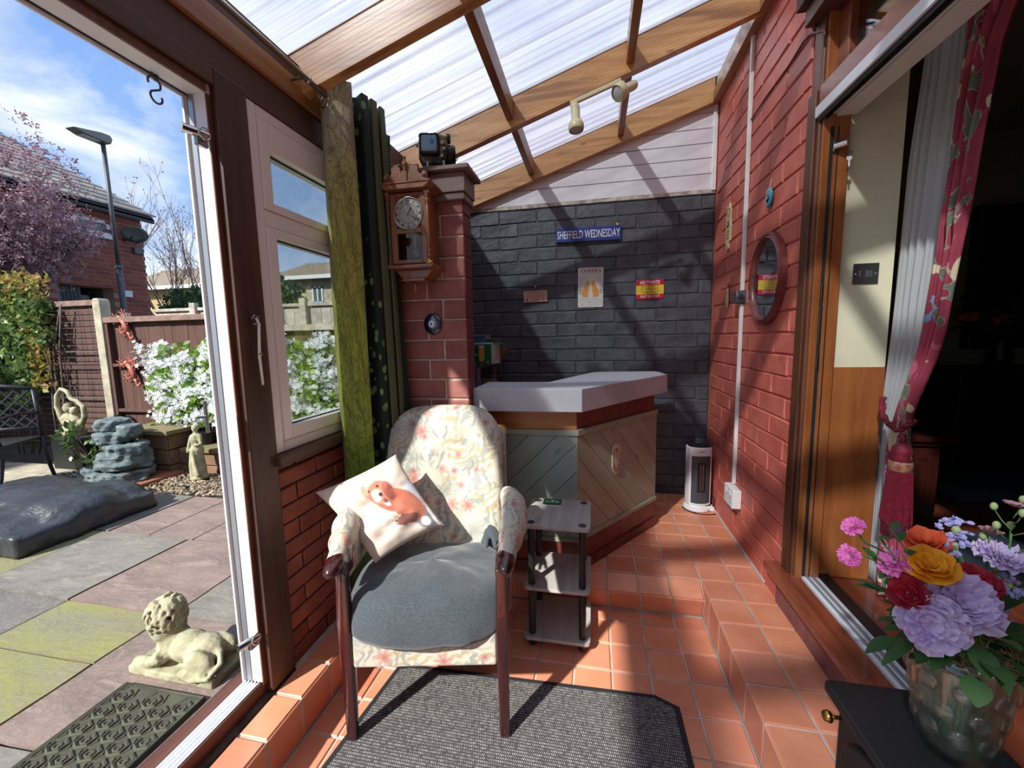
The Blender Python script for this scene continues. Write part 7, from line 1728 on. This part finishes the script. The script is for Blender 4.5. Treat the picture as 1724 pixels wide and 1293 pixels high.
# cast metal garden chair at the left edge
gc = empty('garden_chair', (-5.9, .55, ZP), 'dark cast-metal garden chair with a lattice back at the left edge', 'garden chair'); M['castm'] = mat('dark_cast_metal', '#37393c', '#2b2c2f', rough=.45, metal=.4, scale=20)
BR, BLf = Vector((-5.55, .66, 0)), Vector((-6.06, .40, 0)); dv_ = (BR-BLf).normalized(); nv_ = Vector((dv_.y, -dv_.x, 0))
P3 = lambda u, v, w=0: BLf+dv_*u+nv_*w+Vector((0, 0, v))
bwid = (BR-BLf).length
b = MB(); b.tube([P3(0, .42), P3(.0, .62), P3(.01, .86)], .016, 8); b.tube([P3(bwid, .42), P3(bwid, .62), P3(bwid-.01, .86)], .016, 8); b.tube([P3(.0, .86), P3(bwid/2, .90), P3(bwid, .86)], .018, 8); b.tube([P3(0, .50), P3(bwid, .50)], .014, 8); obj('back_frame', b, 'castm', gc, smooth=True)
b = MB()
for i in range(-4, 9):
    for sg in (1, -1):
        u0 = i*bwid/6; pts = []
        for k in range(9): u = u0+sg*k/8*.34; v = .51+k/8*.34; pts.append((u, v))
        pts = [P3(u, v) for u, v in pts if 0 <= u <= bwid]
        if len(pts) > 1: b.tube(pts, .010, 5)
obj('lattice', b, 'castm', gc)['kind'] = 'stuff'
b = MB(); b.slab([P3(-.01, .40), P3(bwid+.01, .40), P3(bwid+.02, .40, .46), P3(bwid/2, .40, .50), P3(-.02, .40, .46)], (0, 0, .022)); obj('seat', b, 'castm', gc, bevel=.008)
for u in (0, bwid): b = MB(); b.tube([P3(u, .41, .0), P3(u, .22, -.02), P3(u, ZP+.002, -.09)], [.018, .016, .014], 8); obj('leg', b, 'castm', gc, smooth=True); b = MB(); b.tube([P3(u, .40, .44), P3(u, .30, .41), P3(u, .16, .44), P3(u, ZP+.002, .50)], [.020, .017, .015, .017], 8); obj('leg', b, 'castm', gc, smooth=True)
for u in (0, bwid): b = MB(); b.tube([P3(u, .64, 0), P3(u, .66, .2), P3(u, .64, .40), P3(u, .52, .44), P3(u, .41, .40)], .014, 8); obj('arm', b, 'castm', gc, smooth=True)

# barbecue under a black cover
bb_ = MB()
for (x, y, z, rx, ry, rz) in ((-4.45, .02, .10, .40, .34, .16), (-4.60, .05, .17, .30, .26, .12), (-4.15, .0, .09, .27, .30, .17), (-4.75, -.12, .07, .30, .32, .15), (-4.2, -.28, .05, .25, .20, .12), (-5.0, -.1, .06, .25, .3, .14), (-4.2, .28, .06, .28, .18, .15)): bb_.ell((x, y, z-.02), (rx, ry, rz), nu=16, nv=10)
bb_.box(-5.05, -3.90, -.42, .38, ZP+.005, .10)
g = G('black_plastic_sheet'); v = g.co('Object'); n1 = g.noise(v, 5, 4, .6, 1.2); g.set(color=lin('#363a3f'), rough=.36, coat=.1); g.bump(n1, .6, .03)
o = fuse('barbecue_cover', bb_, g.m, voxel=.020, smooth=6, disp=.05, dscale=.16); tag(o, 'low barbecue under a crumpled shiny black plastic cover on the patio', 'covered barbecue')
for v_ in o.data.vertices:
    if v_.co.z+o.location.z < ZP+.02: v_.co.z = ZP+.003-o.location.z

# stone lion on a plinth
LA = Vector((-2.10, -.895, ZP)); lw = Matrix.Translation(LA) @ Matrix.Rotation(R(-1), 4, 'Z')
li = MB(); S_ = lambda x, y, z: tuple(lw @ Vector((x, y, z)))
li.box(0, 0, 0, 0, 0, 0) if False else None
bx0 = MB(); bx0.box(-.20, .20, -.075, .075, .001, .032)
for v in bx0.v: pass
b0 = len(li.v); li.add([S_(*v) for v in bx0.v], bx0.f)
# body lies along x; head to the left, haunches to the right (towards the door)
def E3(x, y, z, rx, ry, rz, rot=None): li.ell(S_(x, y, z), (rx, ry, rz), rot, 16, 10)
E3(.085, .005, .085, .085, .062, .058); E3(.02, .0, .095, .08, .058, .060); E3(-.05, .0, .10, .06, .058, .065); E3(.12, -.052, .075, .062, .030, .052); E3(.12, .052, .075, .062, .030, .052)
li.tube([S_(.155, -.062, .05), S_(.10, -.072, .042), S_(.05, -.070, .040)], [.022, .019, .017], 9); li.tube([S_(.155, .062, .05), S_(.10, .072, .042), S_(.05, .070, .040)], [.022, .019, .017], 9)
li.tube([S_(-.045, -.052, .085), S_(-.09, -.060, .055), S_(-.165, -.050, .045)], [.030, .022, .018], 10); li.tube([S_(-.045, .045, .085), S_(-.09, .050, .055), S_(-.16, .045, .045)], [.028, .022, .018], 10); E3(-.175, -.050, .044, .020, .018, .013); E3(-.17, .045, .044, .020, .018, .013)
E3(-.075, .0, .165, .058, .060, .062); E3(-.085, .0, .215, .054, .052, .058); E3(-.065, .0, .25, .038, .036, .032)
li.tube([S_(.16, .0, .095), S_(.195, -.03, .07), S_(.185, -.075, .045), S_(.12, -.088, .038), S_(.09, -.086, .05)], [.014, .011, .010, .010, .013], 8)
lion = fuse('lion_statue', li, 'stone_statue', voxel=.0055, smooth=3, disp=.004, dscale=.02); tag(lion, 'weathered pale stone lion lying on a plinth beside the doormat', 'statue')
mn = MB(); rd = random.Random(6)
for k in range(150):      # curls of the mane
    a = rd.uniform(0, 2*PI); el_ = rd.uniform(-.9, 1.2); r0 = .060; c = Vector((-.080, 0, .205))
    d = Vector((math.cos(a)*math.cos(el_), math.sin(a)*math.cos(el_), math.sin(el_)*1.15))
    if d.x < -.55 and d.z < .6: continue
    p = c+d*r0; t = Vector((rd.uniform(-.3, .5), rd.uniform(-.3, .3), -1)); t -= d*t.dot(d); t.normalize(); s = d.cross(t)
    mn.tube([S_(*(p-t*.010)), S_(*(p+t*.004+s*.004+d*.005)), S_(*(p+t*.018-s*.003)), S_(*(p+t*.028+s*.002-d*.004))], [.005, .008, .007, .003], 6)
mne = fuse('mane', mn, 'stone_statue', lion, .004, 1)
fc_ = MB(); fc_.ell(S_(-.137, 0, .205), (.022, .020, .018), nu=12, nv=8); fc_.ell(S_(-.125, 0, .225), (.022, .028, .026), nu=12, nv=8); fc_.tube([S_(-.125, 0, .235), S_(-.150, 0, .212)], [.010, .011], 8)
for sy in (-1, 1): fc_.ell(S_(-.128, sy*.017, .232), (.006, .006, .004), nu=8, nv=5); fc_.ell(S_(-.075, sy*.044, .262), (.010, .008, .014), nu=8, nv=6)
fuse('face', fc_, 'stone_statue', lion, .004, 1)

# rubber doormat with raised hexagons
dm = empty('doormat', (-2.06, -1.5, ZP), 'dark rubber doormat with raised hexagon pattern outside the door', 'doormat')
M['matr'] = mat('mossy_rubber', '#3f4038', '#4f5240', rough=.85, scale=12, bump=.4)
mx0, mx1, my0, my1 = -2.245, -1.885, -2.0, -1.005
b = MB(); b.prism(rrect(mx0, mx1, my0, my1, .015), 2, ZP+.003, ZP+.010); obj('base', b, 'matr', dm)
b = MB(); b.tube([(mx0+.008, my0+.008, ZP+.012), (mx1-.008, my0+.008, ZP+.012), (mx1-.008, my1-.008, ZP+.012), (mx0+.008, my1-.008, ZP+.012)], .007, 6, closed=True); obj('rim', b, 'matr', dm, smooth=True)
def hexa(cx, cy, r, rr, b, sc=.8):
    pts = [(cx+r*math.cos(PI/3*k+PI/6), cy+r*sc*math.sin(PI/3*k+PI/6)) for k in range(6)]
    pts = [p for p in pts]
    if all(mx0+.015 < p[0] < mx1-.015 and my0+.01 < p[1] < my1-.015 for p in pts): b.tube([(x, y, ZP+.010) for x, y in pts], rr, 5, closed=True); return True
for i in range(5):
    for j in range(16):
        cx, cy = mx0+.052+i*.066, my1-.055-j*.060-(.030 if i % 2 else 0); b = MB(); o1 = hexa(cx, cy, .029, .0062, b)
        if o1: hexa(cx, cy, .012, .004, b); obj('hexagon', b, 'matr', dm)
b = MB()
for i in range(6):
    x = mx0+.020+i*.066
    if x > mx1-.015: continue
    pts = []; y = my1-.02; k = 0
    while y > my0+.02: pts.append((x+(.008 if k % 2 else -.008)*(1 if i % 2 else -1), y, ZP+.010)); y -= .030; k += 1
    b.tube(pts, .004, 5, cap=True)
obj('zigzag_ribs', b, 'matr', dm)['kind'] = 'stuff'

# ================================================================== HOUSES, LAMP, TREES beyond
M['farbrick'] = mat('red_house_brick', '#8a4a3c', '#73382e', rough=.85, scale=30, lo=.3, hi=.7); M['farmortar'] = mat('house_mortar', '#8f7668', rough=.9)
gb = G('house_brickwork'); ii = gb.n('NewGeometry').outputs['Random Per Island']; gb.set(color=gb.mix(ii, lin('#8c4a3b'), lin('#6d362d')), rough=.85); M['farbrick'] = gb.m
hs_ = empty('brick_house', (-10, 1, -.1), 'red brick house with grey tiled roof beyond the side fence', 'house')
HX, HY = -9.0, 4.37
w = [at(122, 362, 'x', HX), at(186, 372, 'x', HX), at(186, 396, 'x', HX), at(122, 386, 'x', HX)]
wy0, wy1, wz0, wz1 = (w[0].y+w[3].y)/2, (w[1].y+w[2].y)/2, (w[2].z+w[3].z)/2, (w[0].z+w[1].z)/2
gy0, gy1, gz1 = at(98, 478, 'x', HX).y, at(191, 485, 'x', HX).y, at(150, 482, 'x', HX).z
wins = [(wy0, wy1, wz0, wz1), (-.2, 1.0, 2.6, 3.3), (gy0, gy1, .0, gz1)]
def wall_with_holes(b, x, y0, y1, z0, z1, holes, th):
    ys = sorted({y0, y1}|{h[0] for h in holes}|{h[1] for h in holes}); zs_ = sorted({z0, z1}|{h[2] for h in holes}|{h[3] for h in holes})
    for a, c in zip(ys, ys[1:]):
        for d, e in zip(zs_, zs_[1:]):
            ym, zm = (a+c)/2, (d+e)/2
            if any(h[0] < ym < h[1] and h[2] < zm < h[3] for h in holes): continue
            b.box(x-th, x, a, c, d, e)
b = MB(); wall_with_holes(b, HX-.008, -6, HY, -.1, 3.66, wins, .25); b.box(HX-6, HX-.26, HY-.25, HY, -.1, 3.66); obj('wall', b, 'farmortar', hs_)
b = MB(); z = .0; row = 0
while z < 3.62:
    y = -1.5+(.1125 if row % 2 else 0)
    while y < HY:
        y1_ = min(y+.215, HY)
        if not any(h[0]-.02 < (y+y1_)/2 < h[1]+.02 and h[2]-.02 < z+.03 < h[3]+.02 for h in wins) and y1_-y > .03:
            b.add([(HX-.01, y, z), (HX-.01, y1_, z), (HX-.01, y1_, z+.065), (HX-.01, y, z+.065), (HX, y+.003, z+.003), (HX, y1_-.003, z+.003), (HX, y1_-.003, z+.062), (HX, y+.003, z+.062)], [(4, 5, 6, 7), (0, 1, 5, 4), (1, 2, 6, 5), (2, 3, 7, 6), (3, 0, 4, 7)])
        y += .225
    z += .075; row += 1
o = obj('brickwork', b, 'farbrick', hs_); o['kind'] = 'stuff'
b = MB(); z = .0; row = 0
while z < 3.62:
    x = HX-.0-(.1125 if row % 2 else 0)
    while x > HX-4:
        b.add([(x, HY+.002, z), (x-.215, HY+.002, z), (x-.215, HY+.002, z+.065), (x, HY+.002, z+.065), (x, HY+.012, z), (x-.215, HY+.012, z), (x-.215, HY+.012, z+.065), (x, HY+.012, z+.065)], [(4, 5, 6, 7), (0, 1, 5, 4), (1, 2, 6, 5), (2, 3, 7, 6), (3, 0, 4, 7)]); x -= .225
    z += .075; row += 1
o = obj('brickwork', b, 'farbrick', hs_); o['kind'] = 'stuff'
M['farwhite'] = mat('white_window_frame', '#c8ccd0', rough=.5); M['farglass'] = mat('house_window_glass', '#5f7076', '#46545a', rough=.08, scale=2); M['slate'] = lmat('grey_roof_tiles', '#8b8880', '#6d6a66', 0, .85)
for i, (a, c, d, e) in enumerate(wins[:2]):
    f = MB(); t = .05
    f.box(HX-.08, HX-.01, a, a+t, d, e); f.box(HX-.08, HX-.01, c-t, c, d, e); f.box(HX-.08, HX-.01, a+t, c-t, d, d+t); f.box(HX-.08, HX-.01, a+t, c-t, e-t, e)
    wf_ = obj('window', f, 'farwhite', hs_); g_ = MB(); g_.box(HX-.06, HX-.05, a+t, c-t, d+t, e-t); obj('pane', g_, 'farglass', wf_); s_ = MB(); s_.box(HX-.08, HX+.05, a-.05, c+.05, d-.07, d); obj('window_sill', s_, 'farwhite', hs_, bevel=.005)
b = MB(); b.box(HX-1.2, HX-1.1, gy0-.1, gy1+.1, -.1, gz1+.3); b.box(HX-1.2, HX-.26, gy1+.002, gy1+.05, -.1, gz1+.3); b.box(HX-1.2, HX-.26, gy0-.1, gy1+.05, gz1+.002, gz1+.05); obj('porch_back', b, 'nearblack', hs_)
b = MB(); n_ = 7
for i in range(n_): y = gy0+(gy1-gy0)*.45*i/n_; b.box(HX-.14, HX-.10, y+.004, y+(gy1-gy0)*.45/n_-.004, .0, gz1-.01)
b.box(HX-.18, HX-.14, gy0, gy0+(gy1-gy0)*.45, 0, gz1-.01); obj('slatted_door', b, mat('dark_blue_grey_door', '#2d3439', rough=.6), hs_)
b = MB(); b.box(HX-.6, HX-.52, gy0+(gy1-gy0)*.70, gy0+(gy1-gy0)*.95, gz1-.62, gz1-.1); obj('meter_cupboard', b, 'farwhite', hs_, bevel=.01)
b = MB(); b.box(HX-.515, HX-.51, gy0+(gy1-gy0)*.76, gy0+(gy1-gy0)*.90, gz1-.45, gz1-.2); obj('meter_window', b, 'nearblack', hs_)
# roof: courses of tiles rising away from the eaves
zr = lambda x: 3.66+(HX+.2-x)*.53
b = MB(); x = HX+.2; row = 0
while x > HX-4.6:
    x2_ = x-.30; y = -2.0+(.15 if row % 2 else 0)
    while y < HY+.15:
        y2 = min(y+.30, HY+.15); z0_, z1_ = zr(x)+.03, zr(x2_)+.012
        b.add([(x, y+.006, z0_), (x, y2-.006, z0_), (x2_, y2-.006, z1_), (x2_, y+.006, z1_), (x, y+.006, z0_-.03), (x, y2-.006, z0_-.03), (x2_, y2-.006, z1_-.03), (x2_, y+.006, z1_-.03)], [(0, 1, 2, 3), (4, 5, 1, 0), (5, 6, 2, 1), (7, 4, 0, 3)]); y += .30
    x = x2_; row += 1
o = obj('roof_tiles', b, 'slate', hs_); o['kind'] = 'stuff'
b = MB(); b.slab([(HX+.18, -6, zr(HX+.18)-.02), (HX+.18, HY+.1, zr(HX+.18)-.02), (HX-4.6, HY+.1, zr(HX-4.6)-.02), (HX-4.6, -6, zr(HX-4.6)-.02)], (0, 0, -.06)); obj('roof_deck', b, 'black', hs_)
b = MB(); b.prism([(HX-.2, 3.6), (HX-4.6, 3.6), (HX-4.6, zr(HX-4.6)-.06)], 1, HY-.2, HY); obj('gable', b, 'farbrick', hs_)
b = MB(); b.box(HX+.14, HX+.18, -6, HY+.12, 3.54, 3.62); obj('gutter', b, 'black', hs_)
fq = at(192, 350, 'x', -9.3); b = MB(); b.lathe([(.05, -.25), (.05, .10), (.08, .10), (.08, .14), (.05, .15), (.06, .2)], 14, fq); obj('flue_pipe', b, 'steel', hs_, smooth=True, angle=R(40))
dq = at(226, 391, 'x', HX+.25); ds = empty('satellite_dish', (HX, dq.y, dq.z-.2), 'grey satellite dish on the corner of the brick house', 'satellite dish')
b = MB(); m = Vector((.35, -.25, -.55)).to_track_quat('Z', 'Y').to_matrix(); b.lathe([(.01, .02), (.12, .03), (.19, .06), (.192, .064), (.12, .036), (.01, .03)], 24, dq, m); obj('dish', b, mat('grey_dish', '#6f7678', rough=.6), ds, smooth=True)
b = MB(); b.tube([(HX, dq.y, dq.z-.12), (HX+.15, dq.y, dq.z-.12), dq], .02, 7); b.tube([dq+Vector((0, 0, -.2)), dq+Vector((.25, 0, -.1))], .012, 6); obj('arm', b, 'gun', ds, smooth=True)
for (px, py) in ((232, 423), (213, 495)):
    q = at(px, py, 'x', HX+.02); b = MB(); b.box(HX, HX+.06, q.y-.08, q.y+.08, q.z-.06, q.z+.06); o = obj('vent_box', b, 'gun' if py < 450 else 'farwhite', hs_, bevel=.01)
# street lamp
lp = at(205, 528, 'x', -8); l2 = at(180, 236, 'x', -8); sl_ = empty('street_lamp', (-8, lp.y, -.1), 'tall dark street lamp with a flat head in front of the brick house', 'street lamp')
yl = at(199, 443, 'x', -8).y
b = MB(); b.tube([(-8, yl, -.1), (-8, yl, 2.5)], .040, 12); b.lathe([(.044, 0), (.05, .02), (.044, .06)], 12, (-8, yl, 2.45)); b.tube([(-8, yl, 2.5), (-8, yl, l2.z-.05)], .029, 12); obj('column', b, mat('dark_lamp_column', '#4a4d50', rough=.5), sl_, smooth=True)
b = MB(); b.lathe([(.075, 0), (.075, .26)], 12, (-8, yl, 1.5)); obj('sleeve', b, 'farwhite', sl_)
za = l2.z; b = MB(); b.prism([(yl+.08, za+.0), (yl+.05, za-.08), (yl-.30, za-.07), (yl-.42, za-.03), (yl-.06, za+.05), (yl+.05, za+.055)], 0, -8.10, -7.90); obj('lamp_head', b, mat('grey_lamp_metal', '#6c6f69', rough=.5), sl_, bevel=.02)
b = MB(); b.box(-8.07, -7.93, yl-.30, yl-.08, za-.083, za-.077); obj('lens', b, mat('lamp_lens', '#b4b0a0', rough=.3), sl_)
# bungalows
M['farbeige'] = mat('buff_brick', '#b39a72', '#a08862', rough=.9, scale=30); M['fartile'] = mat('brown_grey_roof', '#8a8072', '#766d62', rough=.9, scale=9, bump=.5)
def bungalow(name, xa, xb, ya, yb, ze, zr_, label, gable=False, wins_=(), chim=None, mwall='farbeige'):
    e = empty(name, ((xa+xb)/2, ya, -.1), label, 'house')
    b = MB(); b.box(xa, xb, ya, yb, -.1, ze); obj('wall', b, mwall, e)
    b = MB(); ym = (ya+yb)/2; nr_ = 12
    for k in range(nr_):
        t0, t1 = k/nr_, (k+1)/nr_; y0_, y1_ = ya-.35+(ym-ya+.35)*t0, ya-.35+(ym-ya+.35)*t1; z0_, z1_ = ze-.1+(zr_-ze+.1)*t0, ze-.1+(zr_-ze+.1)*t1
        b.add([(xa-.3, y0_, z0_+.05), (xb+.3, y0_, z0_+.05), (xb+.3, y1_, z1_+.01), (xa-.3, y1_, z1_+.01), (xa-.3, y0_, z0_-.02), (xb+.3, y0_, z0_-.02)], [(0, 1, 2, 3), (4, 5, 1, 0)])
    b.add([(xa-.3, ym, zr_), (xb+.3, ym, zr_), (xb+.3, yb+.35, ze-.1), (xa-.3, yb+.35, ze-.1)], [(0, 1, 2, 3)]); obj('roof', b, 'fartile', e)
    for x in (xa, xb): b = MB(); b.prism([(ya, ze), (yb, ze), (ym, zr_-.05)], 0, x-.02, x+.02); obj('gable_end', b, mwall, e)
    b = MB(); b.box(xa-.3, xb+.3, ya-.42, ya-.36, ze-.20, ze-.05); obj('fascia', b, 'farwhite', e)
    for (x0, x1, z0_, z1_) in wins_:
        f = MB(); t = .07; f.box(x0, x0+t, ya-.03, ya+.02, z0_, z1_); f.box(x1-t, x1, ya-.03, ya+.02, z0_, z1_); f.box(x0, x1, ya-.03, ya+.02, z0_, z0_+t); f.box(x0, x1, ya-.03, ya+.02, z1_-t, z1_); f.box((x0+x1)/2-.03, (x0+x1)/2+.03, ya-.03, ya+.02, z0_, z1_)
        wf_ = obj('window', f, 'farwhite', e); g_ = MB(); g_.box(x0+t, x1-t, ya-.012, ya-.004, z0_+t, z1_-t); obj('pane', g_, 'farglass', wf_)
    if chim: b = MB(); b.box(chim[0]-.2, chim[0]+.2, ym-.3, ym+.1, zr_-.4, chim[1]); b.lathe([(.12, chim[1]), (.1, chim[1]+.3)], 10, (chim[0], ym-.1, 0)); obj('chimney', b, 'farbrick', e)
bungalow('bungalow', -21.5, -15.9, 13, 17, 3.85, 4.95, 'buff bungalow with a low brown tiled roof beyond the bare tree', wins_=((-18.4, -17.6, 2.2, 3.1),))
bungalow('bungalow', -13.6, -8.5, 13, 18, 3.95, 4.95, 'grey-buff bungalow with a chimney, seen through the window pane', wins_=((-11.95, -11.45, 2.8, 3.5),), chim=(-12.2, 5.25), mwall='conc')
# trees
def branch_tree(b, p, d, ln, r, depth, rd, tips, spread=.5, up=.15):
    pts = [p]; q = Vector(p); dd = Vector(d).normalized()
    for i in range(4): dd = (dd+Vector((rd.gauss(0, .10), rd.gauss(0, .10), up*.4))).normalized(); q = q+dd*ln/4; pts.append(q.copy())
    b.tube(pts, [r*(1-.11*i) for i in range(5)], 5 if depth < 2 else 7)
    tips.append(q.copy())
    if depth <= 0: return
    for k in range(rd.choice((2, 3, 3))):
        nd = (dd+Vector((rd.gauss(0, spread), rd.gauss(0, spread), rd.gauss(0, spread*.5)+up))).normalized(); branch_tree(b, pts[rd.choice((2, 3, 4))], nd, ln*rd.uniform(.62, .82), r*.58, depth-1, rd, tips, spread, up)
ct_ = empty('cherry_tree', (-8.02, 2.05, -.1), 'pink-blossomed cherry tree in front of the brick house', 'tree'); rd = random.Random(12); b = MB(); tips = []
branch_tree(b, (-8.02, 2.05, -.1), (0, -.01, 1), 2.0, .08, 0, rd, tips); base = tips[-1]
for k in range(6): a = k*1.05; branch_tree(b, base-Vector((0, .05, .3)), (math.cos(a)*.22, math.sin(a)*.55-.1, .9), .64, .032, 3, rd, tips, .4, .1)
obj('branches', b, 'twigw', ct_, smooth=True)
b = MB(); cc_ = Vector((-8.02, 1.98, 3.08))
def inc(r_):
    while 1:
        t = r_.choice(tips)+Vector((r_.gauss(0, .16), r_.gauss(0, .16), r_.gauss(0, .16))); u = t-cc_
        if (u.x/.75)**2+(u.y/1.02)**2+(u.z/1.22)**2 < 1.0: return t
def inc2(r_):
    while 1:
        u = Vector((r_.gauss(0, .32), r_.gauss(0, .53), r_.gauss(0, .55)))
        if (u.x/.8)**2+(u.y/1.02)**2+(u.z/1.28)**2 < 1 and mnoise.noise((cc_+u)*2.6) > -.12: return cc_+u
flw(b, 4200, inc2, .040, rd, tri=3); flw(b, 3000, inc, .040, rd, tri=3); o = obj('blossom', b, 'cherryl', ct_, recal=False); o['kind'] = 'stuff'
bt = empty('bare_tree', (-13.6, 9, -.1), 'bare spring tree with fine twigs right of the brick house', 'tree'); rd = random.Random(17); b = MB(); tips = []
for k in range(5): branch_tree(b, (-13.9+.1*k, 9, .0), (-.28+.14*k, rd.uniform(-.1, .1), 1), 2.2, .05, 5, rd, tips, .34, .12)
obj('branches', b, 'twigw', bt)
b = MB(); leaves(b, 700, lambda r_: r_.choice(tips)+Vector((r_.gauss(0, .06), 0, r_.gauss(0, .06))), .07, rd); o = obj('buds', b, lmat('bronze_buds', '#a08068', '#8a6a5c'), bt, recal=False); o['kind'] = 'stuff'
b2 = empty('bare_tree', (-10.9, 8, -.1), 'slender bare tree glimpsed through the window pane', 'tree'); b = MB(); tips = []
for k in range(3): branch_tree(b, (-11.0+.25*k, 8, .0), (-.2+.2*k, 0, 1), 2.0, .035, 4, rd, tips, .36, .1)
obj('branches', b, 'twigw', b2)
def bush(name, c, r, label, n, m_='shrubdark', sz=.09, seed=1):
    e = empty(name, (c[0], c[1], -.1), label, 'shrub'); rr = random.Random(seed); b = MB(); c = Vector(c)
    def fn(r_):
        while 1:
            u = Vector((r_.uniform(-1, 1), r_.uniform(-1, 1), r_.uniform(-1, 1))); l_ = u.length
            if .55 < l_ < 1+.12*mnoise.noise(u*3): return c+Vector((u.x*r[0], u.y*r[1], u.z*r[2]))
    leaves(b, n, fn, sz, rr); b.ell(c, (r[0]*.72, r[1]*.72, r[2]*.72), nu=12, nv=8); o = obj('leaves', b, m_, e, recal=False); o['kind'] = 'stuff'
    b = MB(); b.tube([(c.x, c.y, -.1), c], .05, 6); obj('stem', b, 'twigw', e)
bush('evergreen_bush', (-7.0, 3.6, 1.65), (.62, .4, .52), 'dark evergreen bush above the brown fence beside the white door frame', 2600, seed=2)
bush('evergreen_bush', (-5.45, 3.6, 1.70), (.50, .4, .52), 'dark evergreen bush seen through the window pane above the pale fence', 2400, seed=3)

# things that come in sets share a group
GROUPS = {'carnation': 'cut flowers in the glass vase', 'rose': 'cut flowers in the glass vase', 'statice': 'cut flowers in the glass vase', 'bud_sprig': 'cut flowers in the glass vase',
          'name_sign': 'signs on the black wall', 'tin_sign': 'signs on the black wall', 'hanging_sign': 'signs on the black wall', 'warning_sign': 'signs on the black wall',
          'toy_duck': 'toy ducks', 'door_catch': 'barrel catches on the door frame', 'white_shrub': 'white-blossomed shrubs along the fence', 'concrete_post': 'concrete fence posts', 'fence_panel': 'garden fence panels',
          'metal_lizard': 'metal lizards on the fence', 'bare_tree': 'bare trees beyond the garden', 'evergreen_bush': 'evergreen bushes beyond the fence', 'bungalow': 'bungalows beyond the garden',
          'wall_plaque': 'ornaments on the red wall', 'glass_eye_charm': 'ornaments on the red wall', 'pendant_charm': 'ornaments on the red wall'}
for o in list(SC.objects):
    k = o.name.split('.')[0]
    if not o.parent and k in GROUPS: o['group'] = GROUPS[k]
